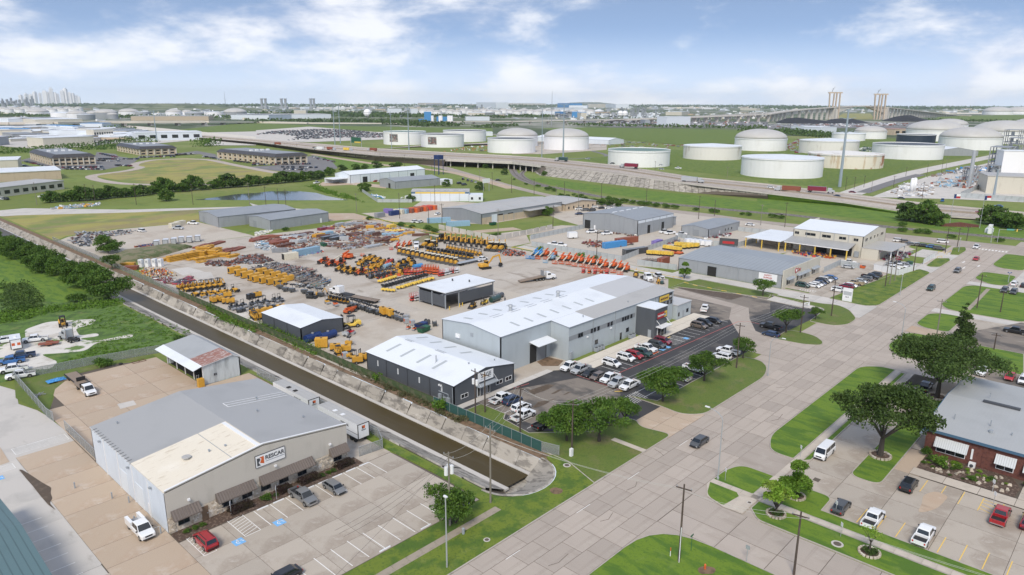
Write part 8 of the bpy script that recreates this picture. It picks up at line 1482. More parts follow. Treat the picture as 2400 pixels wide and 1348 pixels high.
cw=G9('block_wall','pale block wall along the lane behind the excavators','wall',(*q(B2,1700,225),0))
for a,c in(((1700,225),(2250,340)),((2250,335),(2760,225))):
 p0,p1=q(B2,*a),q(B2,*c);o_=q(B2,1700,225);d=hypot(p1[0]-p0[0],p1[1]-p0[1]);n=int(d/5)
 for i in range(n):t0,t1=i/n,(i+1)/n;P9('wall_panel',MB().o((p0[0]+(p1[0]-p0[0])*t0-o_[0],p0[1]+(p1[1]-p0[1])*t0-o_[1],1.2),(p0[0]+(p1[0]-p0[0])*(t1-.02)-o_[0],p0[1]+(p1[1]-p0[1])*(t1-.02)-o_[1],1.2),.2,2.4),'cp',cw)
SB.put(*q(B2,2230,305),0,'green creeper over the corner of the pale block wall',z=.6,scale=(1.4,.5,.7));fE('slat_fence','pale fence round the container compound',pl(A2,(985,990),(1130,1088),(1450,1090)),2.2,'slat_fence',6)
r=G9('pylon_sign','tall white pylon sign with several shop names on the street lawn','sign',(*q(B4,732,900),.1),H(-90));r.scale=(.66,.66,.66);P9('body',Bx(-2.2,-.3,0,2.2,.3,6.6),'tw',r)
for i,(tx,s_)in N9((('',.8),('',.5),('',.45),('SLX',1),('',.45))):text(tx,r,(0,-.33,(5.5,4.7,3.4,1.9,1)[i]),s_,'tg' if i<3 else 'td',bold=.01)
P9('panel',Bx(-1.9,-.32,3.1,1.9,-.3,5),'silver',r)
r=G9('advertising_hoarding','dark advertising hoarding with a red car at the slat fence','hoarding',(*q(B3,2010,400),0),H(-70));P9('board',Bx(-4,-.1,1.2,4,.1,4.2),'charcoal',r);P9('picture_stripe',Bx(-2.6,-.14,1.8,2.4,-.1,2.9),'bright_red',r);P9('post',Bx(-3,-.1,0,-2.8,.1,1.2).b(2.8,-.1,0,3,.1,1.2),'gv',r)
r=G9('tall_canopy_sign','white sign board on posts at the road bend by the annex','sign',(*q(A2,2140,985),0));P9('board',Bx(-3.5,-.2,6,3.5,.2,9),'tw',r);P9('post',Bx(-3,-.1,0,-2.7,.1,6).b(2.7,-.1,0,3,.1,6),'gv',r)
r=G9('water_tank_stand','dark blue square tank on tall legs by the bridge end','tank',(*q(A2,1700,830),0));P9('tank',MB().e(0,0,13.5,6,6,3.5),'dark_blue',r)
for x in(-2.7,2.7):
 for y in(-2.7,2.7):P9('leg',Vc(x,y,0,13.5,.25,n=6),'dark_blue',r)
o=G9('traffic_signal','long horizontal signal arm with green street sign at the crossing','traffic light',(*q(B4,2130,350),0),H(-60));P9('arm',MB().o((0,0,6),(9,0,6.4),.12,.12),'gv',o);P9('name_plate',Bx(3,-.05,5.8,6,.05,6.5),'teal',o);P9('signal_head',Bx(7,-.2,5.3,7.4,.2,6.5),'pale_yellow',o);P9('post',Vc(0,0,0,6.2,.12,n=6),'gv',o)
tag(P9('control_cabinet',MB().e(0,0,0,2.4,1.6,4.5).e(4,1,0,5,3,2),'tw',None,(*q(B4,2060,268),0)),'white railway control hut beside the crossing','hut');tag(R9('brick_monument',MB().l([[(-9,-.6,0),(-9,.6,0),(-9,.6,1.2),(-9,-.6,1.2)],[(0,-.6,0),(0,.6,0),(0,.6,2.4),(0,-.6,2.4)],[(9,-.6,0),(9,.6,0),(9,.6,1.2),(9,-.6,1.2)]]),'brick',None),'curved brick monument wall between railway and highway','monument');BO['brick_monument'].location=(*q(B4,1780,205),0);BO['brick_monument'].rotation_euler=(0,0,H(-55))
for k,x,y,c,lb in((A4,1685,1310,('dark_blue','tw','bright_red'),'lone star flag'),(A4,1965,1330,('dark_blue','bright_red','tw'),'striped flag')):
 r=G9('flagpole','tall flagpole flying a %s behind the railway'%lb,'flagpole',(*q(k,x,y),0));P9('pole',Vc(0,0,0,17,.14,.07,n=6),'gv',r)
 b=Bx(.1,-.03,14.6,1.2,.03,16.8,0).b(1.2,-.03,15.7,3.2,.03,16.8,1).b(1.2,-.03,14.6,3.2,.03,15.7,2);P9('flag',b,list(c),r,rz=-.9)
bm=bpy.data.meshes.new('person');vv=[(0,0,.95),(0,0,1.2),(0,0,1.42),(0,0,1.52),(0,.02,1.66),(-.09,0,.9),(-.14,.06,.5),(-.2,.0,.08),(-.2,.12,.04),(.09,0,.9),(.16,-.06,.5),(.22,-.16,.08),(.22,-.06,.04),(-.19,0,1.4),(-.27,.03,1.12),(-.24,.12,.86),(.19,0,1.4),(.28,-.03,1.12),(.3,.1,.88)]
ee=[(0,1),(1,2),(2,3),(3,4),(0,5),(5,6),(6,7),(7,8),(0,9),(9,10),(10,11),(11,12),(2,13),(13,14),(14,15),(2,16),(16,17),(17,18)];bm.from_pydata(vv,ee,[]);bm.materials.append(M_['charcoal'])
pr_=BO.new('person',bm);COL.objects.link(pr_);pr_.location=(*q(F6,1820,1080),.02);tag(pr_,'person in dark work clothes walking beside the green tank','person')
mo=pr_.modifiers.new('skin','SKIN');rad=[.15,.15,.15,.06,.11,.1,.075,.05,.05,.1,.075,.05,.05,.07,.05,.04,.07,.05,.04]
for i,s_ in N9(bm.skin_vertices[0].data):s_.radius=(rad[i],rad[i]*(.7 if i<3 else 1));s_.use_root=i==0
pr_.modifiers.new('sub','SUBSURF').levels=1;pr_.modifiers['sub'].render_levels=1;pr_.rotation_euler=(0,0,2.2)
P9('hair',MB().dome(0,.01,1.7,.105,.09,10,3),'bk',pr_);P9('trousers',Cy((-.15,.06,.5),(-.09,0,.9),.085,.115,8).c((.16,-.06,.5),(.09,0,.9),.085,.115,8),'navy',pr_)
# HIGHWAY, RAILWAY
HW=[(A2,-900,455,-900,440,3),(A2,0,530,0,505,4),(A2,550,600,550,545,5),(A2,1100,652,1100,590,6),(A2,1760,690,1760,628,7),(A2,2379,716,2379,660,7),(A3,270,748,270,678,7),(A3,1000,832,1000,752,6.5),(A3,1700,932,1700,862,5),(A3,2379,1012,2379,925,3.5),(A4,700,1095,700,1012,2),(A4,1500,1215,1500,1110,.8),(A4,2379,1275,2379,1190,.4),(A4,3300,1350,3300,1270,.3)]
N_=[(*q(k,x0,y0,z),z)for k,x0,y0,x1,y1,z in HW];F_=[(*q(k,x1,y1,z),z)for k,x0,y0,x1,y1,z in HW]
hw=R9('highway',MB(),'cs');
for i in range(len(N_)-1):
 a,b_,c,d=N_[i],N_[i+1],F_[i+1],F_[i];P9('carriageway',MB().q(a,b_,c,d),'cs',hw)
 def L_(s_,t):return[a[j]*(1-t)*(1-s_)+b_[j]*t*(1-s_)+d[j]*(1-t)*s_+c[j]*t*s_ for j in range(3)]
 for s_,m,h_,w in((.5,'old_walk',.9,.5),(.01,'cp',.85,.35),(.99,'cp',.85,.35)):
  p0,p1=L_(s_,0),L_(s_,1);P9('barrier',MB().o((p0[0],p0[1],p0[2]+h_/2),(p1[0],p1[1],p1[2]+h_/2),w,h_),m,hw)
 for s_ in(.13,.26,.38,.62,.74,.87):
  p0,p1=L_(s_,0),L_(s_,1);P9('lane_line',MB().o((p0[0],p0[1],p0[2]+.03),(p1[0],p1[1],p1[2]+.03),.25,.04),'joint' if s_ in(.13,.87)else 'pw',hw)
FT=[(*q(A2,-900,465),0),(*q(A2,0,545),0),(*q(A2,550,625),0),(*q(A2,1100,700),0),(*q(A2,1740,752),0)]
FB=[(*q(A3,180,792),0),(*q(A3,260,838),0),(*q(A3,960,925),0),(*q(A3,1560,990),0),(*q(A3,2379,1058),0)];FG=[(*q(A3,2379,1058),0),(*q(A4,700,1122),0),(*q(A4,1500,1236),0)]
FBT=[N_[6],tuple((N_[6][j]*.85+N_[7][j]*.15)for j in range(3)),N_[7],tuple((N_[7][j]*.2+N_[8][j]*.8)for j in range(3)),N_[9]]
er=random.Random(31)
def slope(T,B_,ne,m):
 for i in range(len(T)-1):
  for j in range(ne):
   t0,t1=j/ne,(j+.94)/ne;lp=lambda A,C_,t:tuple(A[k]*(1-t)+C_[k]*t for k in range(3));dz=er.uniform(-.12,.05)
   p=[lp(T[i],T[i+1],t0),lp(T[i],T[i+1],t1),lp(B_[i],B_[i+1],t1),lp(B_[i],B_[i+1],t0)];P9('slope_slab',MB().q(*[(x,y,z+dz)for x,y,z in p][::-1]),m,hw)
  P9('slope_bed',MB().q(*[(x,y,z-1.1)for x,y,z in(T[i],T[i+1],B_[i+1],B_[i])][::-1]),'joint',hw)
slope([N_[0],N_[1],N_[2],N_[3],N_[4]],FT,7,'lining');slope(FBT,FB,13,'lining')
for i in range(2):P9('grass_slope',MB().q(FG[i],FG[i+1],N_[10+i],N_[9+i]),'gb',hw)
for i in range(len(F_)-1):
 if i in(4,5):continue
 a,b_=F_[i],F_[i+1];P9('far_slope',MB().q(a,b_,(b_[0]+b_[2]*2.5,b_[1]-b_[2],0),(a[0]+a[2]*2.5,a[1]-a[2],0)),'weeds',hw)
for i in(4,5):
 a,b_,c,d=N_[i],N_[i+1],F_[i+1],F_[i];v=[(p[0],p[1],p[2]-.05)for p in(a,b_,c,d)]+[(p[0],p[1],p[2]-1.6)for p in(a,b_,c,d)];bb=MB();bb.v=v;bb.f=[(0,1,2,3),(7,6,5,4),(0,4,5,1),(1,5,6,2),(2,6,7,3),(3,7,4,0)];bb.m=[0]*6;P9('bridge_deck',bb,'cp',hw)
 for t in(.08,.3,.5,.72,.95):
  for s_ in(.04,.25,.45,.65,.9):
   x=[a[j]*(1-t)*(1-s_)+b_[j]*t*(1-s_)+d[j]*(1-t)*s_+c[j]*t*s_ for j in range(3)];P9('bridge_pier',Vc(x[0],x[1],0,x[2]-1.6,.55,n=8),'cp',hw)
P9('abutment',MB().q(N_[4],F_[4],(F_[4][0],F_[4][1],0),(N_[4][0],N_[4][1],0)),'joint',hw)
def strip(name,P,w,z,m,parent=None,kind='structure'):
 b=MB();L,R=[],[]
 for i,p in N9(P):
  a=P[max(0,i-1)];c=P[min(len(P)-1,i+1)];d=V3((c[0]-a[0],c[1]-a[1])).normalized();L.append((p[0]-d.y*w/2,p[1]+d.x*w/2,z));R.append((p[0]+d.y*w/2,p[1]-d.x*w/2,z))
 for i in range(len(P)-1):b.q(R[i],R[i+1],L[i+1],L[i])
 return R9(name,b,m,kind,parent)
def smooth(P,n=6):
 out=[]
 for i in range(len(P)-1):
  p0,p1,p2,p3=[V3(P[max(0,min(len(P)-1,j))])for j in(i-1,i,i+1,i+2)]
  for k in range(n):t=k/n;out.append(tuple(.5*((2*p1)+(p2-p0)*t+(2*p0-5*p1+4*p2-p3)*t*t+(3*p1-p0-3*p2+p3)*t**3)))
 out.append(tuple(P[-1]));return out
TR1=smooth([(540,500),q(A3,0,770),q(A3,60,855),q(A3,230,925),q(A3,450,960),q(A3,880,1045),q(A3,1500,1108),q(A3,2379,1192),q(B4,200,95),q(B4,1110,205),q(B4,2000,290),q(B4,2900,370)]);TR2=smooth([(545,495),q(A3,150,765),q(A3,90,825),q(A3,160,885),q(A3,330,935)])
rw_=strip('railway',TR1,7,.10,'joint');
rw_.data.materials[0]=mat('ballast',(.24,.22,.20),.95,ly=[((.12,.1,.09),.8,.45,.6,5)])
for TT in(TR1,TR2):
 if TT is TR2:o=strip('track_bed',TT,4.2,.12,'joint',rw_,None);o.data.materials[0]=bpy.data.materials['ballast']
 for off in(-.75,.75):o=strip('rail',[(p[0]+off*.8,p[1]+off*.6)for p in TT],.28,.3,'wood_pole',rw_,None)
strip('service_track',smooth([q(A3,700,600),q(A3,880,660),q(A3,430,690)]),6,.06,'ag');strip('plant_road',smooth([q(A4,760,1010),q(A4,1240,845),q(A4,1600,760),q(A4,2300,620)]),16,.12,'cp');strip('plant_road',smooth([q(A4,880,1000),q(A4,1200,890),q(A4,1420,830)]),9,.16,'ag')
strip('access_road',smooth([q(A2,520,640),q(A2,1100,730),q(A2,1750,800),q(A2,2060,870),q(A2,2379,960)]),9,.05,'ct');strip('loop_road',smooth([q(A2,540,850),q(A2,200,815),q(A1,2200,745),q(A1,1900,690),q(A1,1500,690),q(A1,1310,715),q(A1,1240,745),q(A1,1300,765),q(A1,1180,795),q(A1,850,845),q(A1,1050,905),q(A1,1500,925),q(A1,2300,918)]),9,.08,'cs')
H9('office_parking',pl(A1,(180,700),(520,780),(950,790),(1230,730),(1280,690),(1100,660),(1080,640),(900,620),(860,700),(560,600)),.06,'ag');H9('office_parking',pl(A1,(1270,680),(1290,660),(1860,640),(2050,700),(2000,640),(1830,610)),.06,'ag');H9('office_parking',pl(A2,(-100,760),(180,795),(600,830),(760,770),(700,700),(530,650),(180,745)),.065,'ag')
H9('dry_field',I9(pl(A1,(1220,735),(1330,700),(1720,672),(1900,690),(2379,770),(2779,830),(2600,900),(2379,895),(1450,918),(1150,890),(870,845),(1180,795),(1300,768)),12),.035,'grass_dry');H9('highway_verge',pl(A2,(525,640),(1100,740),(1180,790),(1000,800),(760,760)),.03,'gb')
H9('gravel_court',pl(A2,(560,940),(880,925),(1210,960),(1200,930),(960,905),(620,900)),.05,'ct');H9('rail_green',pl(A3,(150,870),(270,860),(960,950),(2379,1090),(2379,1180),(1500,1095),(450,945)),.03,'gb');H9('rail_green',pl(A4,(-100,1050),(700,1120),(1500,1235),(2379,1300),(2379,1450),(1100,1270),(-100,1130)),.05,'gb')
H9('pond',I9(pl(A1,(1800,1065),(1980,1045),(2200,1012),(2400,1000))+pl(A2,(120,985),(400,985),(560,1000),(660,1030),(870,1068),(400,1070)),2),.05,'pond_water');H9('canal_road',pl(A2,(-60,1095),(-20,1130),(440,1180),(590,1190),(560,1160),(40,1120)),.04,'cp')
H9('refinery_ground',pl(A4,(960,1040),(1250,930),(1480,850),(2379,650),(2600,700),(2600,1100),(1750,1060)),.10,'cp');H9('tank_ground',pl(A2,(1150,590),(1500,560),(2379,560),(2379,640))+pl(A3,(300,640),(880,600),(880,520),(0,520)),.08,'yard_dirt');H9('tank_green',pl(A3,(600,690),(2379,880),(2379,640),(1500,600),(880,660)),.06,'grass');H9('tank_green',pl(A4,(0,900),(650,960),(1200,820),(1600,700),(2300,600),(1200,480),(0,620)),.06,'grass')
def tR(k,x,y,z,h,c,la,L=12):
 u,v=q(k,x,y,z);r=G9('lorry',la,'truck',(u,v,z),H(h),'lorries on the highway');P9('trailer_box',Bx(-L,-1.3,1.1,0,1.3,4),c,r);P9('cab',MB().l([sec(5.2,.9,.6,1.9),sec(3.6,1.1,.6,2),sec(3.5,1.15,.6,3.2),sec(1,1.2,.6,3.4)]),'silver',r)
 for xx in(4.2,1.5,-L+1,-L+2.2):P9('wheel',Cy((xx,-1.25,.5),(xx,1.25,.5),.5,n=8),'rubber',r)
for k,x,y,z,h,c,lb,L in((A3,1050,765,7,98,'maroon','dark red semi truck passing the green roofed tank',12),(A3,440,705,7,98,'green','dark green lorry left of the bridge end',9),(A4,130,985,3,100,'rust','flatbed semi truck with rust load below the big white tank',12),(A4,540,1000,3,-80,'maroon','maroon container lorry below the pylon',12),(A3,1720,905,5,-82,'silver','silver tanker lorry on the near lanes',12),(A2,180,555,4,96,'rust','rust red container lorry at the far left of the highway',11),(A2,570,600,5,96,'white','white box lorry on the highway',11),(A2,715,605,5,-84,'rust','red box lorry with yellow cab',10),(A2,870,612,5,-84,'pale_yellow','yellow box lorry beside the green road sign',10),(A2,1065,612,6,96,'rust','red box lorry right of the yellow one',10)):tR(k,x,y,z,h,c,lb,L)
for i,(k,x,y,z,h,kd,c)in N9(((A3,700,755,7,98,'suv','silver'),(A3,930,798,6.6,98,'sedan','black'),(A3,1380,808,6,-82,'sedan','white'),(A3,1385,850,6,-82,'sedan','silver'),(A3,1540,835,5.5,98,'pickup','white'),(A4,20,1000,3.4,-82,'suv','white'),(A4,635,1068,2.2,98,'sedan','navy'),(A4,780,1028,2,-82,'sedan','maroon'),(A4,1235,1075,1.2,-82,'sedan','charcoal'),(A4,1350,1150,1,-82,'sedan','black'),(A4,1965,1200,.6,98,'suv','maroon'),(A4,2140,1140,.6,98,'sedan','blue'),(A2,540,620,5,98,'sedan','charcoal'),(A2,2095,672,7,98,'sedan','bronze'),(A4,1620,1080,.1,10,'pickup','blue'))):
 V(kd,k,x,y,h,c,'%s %s on the highway, %s from the bridge'%({'silver':'silver','navy':'navy'}.get(c,c.replace('_',' ')),{'sedan':'car','suv':'SUV','pickup':'pickup'}[kd],ORD[i]),'cars on the highway',small=True,z=z+.1)
 BO[-1]
r=G9('road_sign','green overhead road sign with yellow exit strip above the highway','road sign',(*q(A2,910,605),3),H(8));P9('board',Bx(-.2,-14,7,.2,4,14),'dgreen',r);P9('exit_strip',Bx(-.26,-13.8,7.1,-.2,-2,8.6),'pale_yellow',r)
for yy in(-15,5):P9('post',Vc(0,yy,0,14,.3,n=6),'gv',r)
# TANK FARM, PYLONS
mm('kw',(.80,.80,.81),.5,ly=[((.68,.68,.67),(.06,.06,.02),.5,.7,6,.6)]);mm('tank_rust',(.72,.67,.57),.7,ly=[((.35,.12,.04),(.09,.09,.06),.53,.6,7,.9),((.48,.34,.2),(.25,.25,.03),.52,.62,6,.7)]);mm('tank_aged',(.72,.70,.66),.6,ly=[((.42,.36,.3),(.1,.1,.03),.55,.68,6,.7)]);mm('dome_grey',(.46,.445,.42),.5,ly=[((.48,.47,.45),.04,.45,.6,5)]);mm('tank_navy',(.02,.035,.06),.5);mm('tank_green',(.13,.21,.18),.6);mm('coal',(.018,.02,.028),.9)
def tk(k,l,r,b,t,la,roof='flat',m='kw',mural=False,far=False,stair=0,group=None):
 x=(l+r)/2;u,v,h=zat(k,x,b,t);d=math.sqrt(u*u+v*v+CAMH**2);R=(r-l)/3.965*d/FOC/2;n=V3((u,v)).normalized();c=(u+n.x*R,v+n.y*R)
 o=G9('storage_tank',la,'storage tank',(*c,0),0,group);P9('shell',Vc(0,0,0,h,R,n=48),m,o,smooth=False)
 if not far:
  P9('wind_girder',Vc(0,0,h-1,h-.6,R+.5,n=48),'tw' if m!='tank_navy' else 'tank_navy',o)
  if stair:a=stair;P9('stairway',MB().o((cos(a)*(R+.6),sin(a)*(R+.6),.2),(cos(a+.42)*(R+.8),sin(a+.42)*(R+.8),h),1.1,.9),'tg',o)
 if roof=='dome':P9('dome_roof',MB().dome(0,0,h,R,R*.36,48,7),'dome_grey',o,smooth=True)
 elif roof=='cone':P9('cone_roof',Vc(0,0,h,h+R*.07,R+.2,.5,48),'rx' if m!='tank_rust' else 'tank_aged',o)
 else:P9('floating_roof',Vc(0,0,h,h+.04,R-.5,n=48),roof if roof in M_ else 'td',o);P9('rim',MB().l([[(rr*cos(2*pi*i/48),rr*sin(2*pi*i/48),zz_)for i in range(48)]for rr,zz_ in((R+.02,h-.3),(R+.25,h+.7),(R-.3,h+.7),(R-.5,h+.02))],caps=False),'tw',o)
 if mural:
  b_=MB();
  for i in range(8):
   a0,a1=pi+HEAD-.0+mural+.055*i,pi+HEAD+mural+.055*(i+1);b_.q(*[((R+.15)*cos(a),(R+.15)*sin(a),zz_)for a,zz_ in((a0,h*.25),(a1,h*.25),(a1,h*.85),(a0,h*.85))])
  pm=P9('mural',b_,'steel',o);pm.data.materials[0]=mat('mural_print',(.12,.12,.12),.8,ly=[((.35,.33,.31),.25,.5,.56,5),((.2,.08,.07),.4,.56,.6,4)])
 return o
tk(A2,1190,1580,556,438,'white tank with dark printed mural, behind and left of the other mural tank','tank_green',mural=-.62);tk(A2,1535,1935,580,465,'white tank with dark printed mural nearest the highway','td',mural=-.62);tk(A2,1740,2140,528,428,'white tank with black open roof behind the mural tanks','td');tk(A2,2148,2600,634,505,'white open topped tank in front of the left dome','td');tk(A3,-145,240,572,475,'white tank with grey dome, left of the two domes','dome');tk(A3,292,712,604,485,'white tank with grey dome behind the pale pylon','dome')
tk(A3,887,1460,765,618,'large white tank with green floating roof and pointed rim','tank_green');tk(A3,1597,2110,698,572,'white tank spotted with rust and painted dark squares','cone','tank_aged');tk(A3,2080,2525,613,500,'domed white tank behind the rust spotted one','dome');tk(A3,2145,2842,868,690,'biggest plain white tank nearest the highway','cone')
tk(A4,315,795,643,520,'white tank with slightly rusty rim behind the streaked one','cone','tank_aged');tk(A4,402,1008,778,650,'pale tank with heavy rust streaks beside the tall pylon','cone','tank_rust');tk(A4,1017,1547,693,562,'large white tank with dark floating roof','td');tk(A4,1222,1505,570,465,'dark navy tank behind the white ones','td','tank_navy')
tk(A4,1645,2083,603,492,'grey domed tank with a slanted stair at its right','dome',stair=4.7);tk(A4,1330,1752,522,420,'wide domed tank with slanted stair behind the navy tank','dome',stair=4.4);tk(A4,1962,2420,545,435,'wide domed tank second from the right edge','dome',stair=4.4);tk(A4,822,1068,500,432,'small domed tank right of the tall pylon','dome');tk(A4,612,873,518,450,'plain white flat tank behind the tall pylon','cone');tk(A4,1560,1810,420,368,'distant domed tank behind the wide ones','dome');tk(A4,2310,2700,480,392,'domed tank at the right edge','dome')
bk=[(A3,890,1540,550,505,8),]
B=shedpx('tank_farm_shed','low wide white shed between the tanks',q(A3,900,552),40,150,6.5,3,'y','ww','rx');B.root.rotation_euler=(0,0,0);
B=shedpx('tank_farm_shed','white roofed shed with open grey end behind the large white tank',q(A4,1560,655),50,70,6,4,'y','wg','rx');B.root.rotation_euler=(0,0,H(-50))
def pY(k,x,yb,yt,la,arms=((.93,9),(.72,9)),r=.9):
 u,v,h=zat(k,x,yb,yt);o=G9('power_pylon',la,'pylon',(u,v,0),0,'steel power pylons');P9('mast',Vc(0,0,0,h,r,r*.45,10),'pylon',o)
 for t,L in arms:
  for s_ in(-1,1):P9('arm',Cy((0,0,h*t),(s_*L*.7,-s_*L*.7,h*t+1.5),.3,.12,5),'pylon',o)
 return u,v,h
py=[pY(A4,665,945,220,'tallest pale tubular pylon right of the tanks, with two cross arms',((.99,5.5),(.87,6.5),(.7,5.5)),1.25),pY(A3,475,675,180,'pale tubular pylon in front of the right dome',((.99,6),(.74,9)),1),pY(A3,277,675,200,'thin pale pylon left of the right dome',((.95,4),),.55),pY(A2,735,560,170,'pale pylon left of a close pair',((.9,3),),.8),pY(A2,785,540,170,'pale pylon right of a close pair',((.9,3),),.8),pY(A2,1422,605,185,'pale pylon with arms beside the second mural tank',((.95,8),(.7,9)),.9),pY(A2,1262,600,240,'thin pale pylon in front of the first mural tank',((.9,3),),.5),pY(A1,1460,530,235,'pale pylon behind the middle office block',((.97,5),),.9),pY(A4,2095,1045,785,'stout pale blue post beside the refinery wall',((.97,2),),.9)]
for nm,k,x,yb,yt,w in(('radio_mast',A3,368,380,55,3),('radio_mast',A1,2095,185,55,12)):
 u,v,h=zat(k,x,yb,yt);o=G9(nm,'thin lattice radio mast %s on the horizon'%('above the pylons' if k==A3 else 'left of centre'),'mast',(u,v,0));P9('lattice',Vc(0,0,0,h,w*.5,w*.12,4),'wm',o)
for P_ in(((105.6,62.5),(105.2,61),(104.6,59.9)),((79.7,55.8),(81,55.2),(83,55.8)),((118.8,56.1),(118,55),(117.5,54.7)),((90,58),(92,57.6),(93.5,58.3)),((132,52),(134,51.2),(137,51.6)),((150,58.6),(150.6,57.5),(151.8,56.9)),((66,54.6),(67.5,54),(70,54.3))):
 cr_=MB()
 for a,c in zip(P_,P_[1:]):cr_.o((*a,.055),(*c,.055),.07,.012)
 P9('crack',cr_,'joint',street)
 # FAR DISTANCE
fr=random.Random(77)
def bar(name,la,k,x0,y0,x1,y1,depth,h,wall,roof,group=None,win=0,z=0):
 a,c=V3(q(k,x0,y0)),V3(q(k,x1,y1));d=c-a;L=d.length;rz=atan2(d.y,d.x);n=V3((-d.y,d.x)).normalized()
 if n.dot(a)<0:a,c=c,a;rz+=pi
 depth=min(depth,45)if hypot(a.x,a.y)<2600 else depth
 r=G9(name,la,'building',(a.x,a.y,0),rz,group);P9('wall',Bx(0,0,0,L,depth,h),wall,r);P9('roof',Bx(-.4,-.4,h,L+.4,depth+.4,h+.5),roof,r)
 for i in range(win):P9('window',Bx(-L/win*.28,-.15,h*.3,L/win*.28,0,h*.7),'glass',r,(L*(i+.5)/win,0,0))
 return r
bar('strip_shops','long low pale row of shops with dark openings at the far left',A1,-60,1050,600,965,26,6,'wc','rp',win=8);bar('tan_hall','tan brick hall with white flat roof behind the shops',A1,-100,905,575,870,45,7,'wt','rx');bar('pale_hall','pale rendered hall at the left edge',A1,-200,812,178,798,60,10,'wc','rx')
G_far='warehouses beyond the offices'
for i,(k,x0,y0,x1,y1,dp,h,w,rf,wn)in N9(((A1,-100,570,90,552,90,12,'wg','rx',0),(A1,410,582,880,560,120,13,'wc','rx',0),(A1,465,500,880,500,100,14,'ww','rx',0),(A1,880,503,1060,495,90,16,'wc','rx',8),(A1,1060,500,1190,490,60,8,'wc','rx',3),(A1,1268,520,1880,505,90,13,'ww','rx',6),(A1,100,452,260,450,70,9,'ww','sky',4),(A1,260,460,465,458,90,9,'ww','rx',5),(A1,530,428,640,424,80,12,'ww','sky',0),(A1,680,435,770,432,80,12,'ww','sky',0),(A1,750,415,955,415,120,14,'ww','sky',0),(A1,-80,448,90,446,80,9,'ww','sky',4),(A1,80,330,330,352,120,10,'wc','rx',0),(A1,-80,340,80,345,160,10,'ww','rx',0),(A1,1220,330,1940,328,120,14,'wt','rp',0),(A1,2150,318,2500,322,140,16,'ww','rg',0),(A2,-100,315,700,308,150,16,'ww','rp',0),(A2,355,298,468,298,60,28,'wc','rx',0),(A2,1225,280,1355,280,120,30,'ww','rx',0),(A2,1440,285,1505,285,120,30,'ww','rx',0),(A2,1565,335,1630,335,50,30,'sky','sky',0),(A2,1510,342,1600,342,50,8,'sky','sky',0),(A2,1680,336,1790,336,60,14,'sky','sky',0),(A2,1950,330,2170,330,150,14,'ww','rp',0),(A2,2230,215,2345,215,600,60,'ww','rx',0),(A3,1435,375,1655,372,120,24,'ww','rx',0),(A3,540,222,650,222,300,55,'sky','dark_blue',0),(A3,495,300,690,300,200,22,'sky','sky',0),(A3,640,315,690,315,60,24,'wc','rx',0),(A3,1235,370,1280,370,60,14,'tg','tg',0),(A4,340,425,490,423,60,10,'ww','rx',0),(A4,490,440,635,436,60,11,'ww','rx',0),(A4,1170,465,1345,460,60,12,'wt','roof_rust',3),(A2,2140,470,2200,470,40,6,'ww','rx',0))):
 c_='blue' if 'sky' in(w,rf)else 'tan' if w=='wt' else 'white'
 bar('far_warehouse','%s flat roofed building towards the horizon'%c_,k,x0,y0,x1,y1,dp,h,w,rf,'%s warehouses of the far district'%c_,wn)
for i in range(190):
 zone=fr.random()
 if zone<.3:k,x,y=A1,fr.uniform(-50,1250),fr.uniform(400,520)
 elif zone<.75:k,x,y=fr.choice((A2,A3)),fr.uniform(0,2379),fr.uniform(185,290)
 elif zone<.85:k,x,y=A4,fr.uniform(1500,2379),fr.uniform(225,290)
 else:k,x,y=A1,fr.uniform(0,2379),fr.uniform(190,230)
 u,v=q(k,x,y);d=hypot(u,v);s_=d/1500 if zone<.35 else d/5000
 w,l,h=fr.uniform(14,34)*max(1,s_*1.2),fr.uniform(18,60)*max(1,s_*1.4),fr.uniform(4,8)*max(1,s_)
 r=G9('distant_building','small pale roofed building far off among trees','building',(u,v,0),fr.uniform(0,pi),'small distant buildings');P9('wall',Bx(-l/2,-w/2,0,l/2,w/2,h),fr.choice(('ww','wc','wg','wt')),r);P9('roof',Bx(-l/2-.5,-w/2-.5,h,l/2+.5,w/2+.5,h+.8),fr.choice(('rx','rp','rx','rg')),r)
def tfar(k,x,yb,yt,wpx,roof,m,gname):
 tk(k,x-wpx/2,x+wpx/2,yb,yt,'white tank in the distant %s, one of a close packed row'%gname,roof,m,far=True,group='tanks of the distant '+gname)
for x,w,yt,yb in((620,210,258,312),(720,140,265,322),(790,150,272,322),(990,170,258,315),(1050,80,272,318),(870,110,262,300),(470,100,258,298),(560,120,250,285),(1460,80,262,295),(1620,130,250,292),(1810,150,252,296),(2000,140,250,296),(2190,190,252,302),(1740,90,248,285),(1900,80,248,285),(360,150,250,292),(1200,150,248,285),(1330,120,248,285)):tfar(A1,x,yb,yt,w,'dome' if x%3==0 else 'cone','wg' if x%4 else 'kw','tank terminal')
for i in range(22):tfar(A1,20+i*34,240+(i%3)*8,212+(i%3)*8,60,'dome','kw','western tank terminal')
for i in range(20):tfar(A2,1560+i*62,262+(i%3)*8,232+(i%3)*8,88,'dome','kw','central tank terminal')
for i in range(11):tfar(A3,5+i*80,262+(i%2)*10,230+(i%2)*10,90,'dome' if i%2 else 'cone','kw','eastern tank terminal')
for x in(1640,1710,1722,1790,1804,1818):tfar(A2,x,340,282,26,'cone','kw','silo group')
tag(P9('sphere_tank',MB().dome(0,0,18,16,16,20,6).dome(0,0,18,16,-16,20,6).w(0,0,0,6,6,n=8),'kw',None,(*q(A2,1037,300),0),smooth=True),'white spherical tank left of the blue silo works','storage tank')
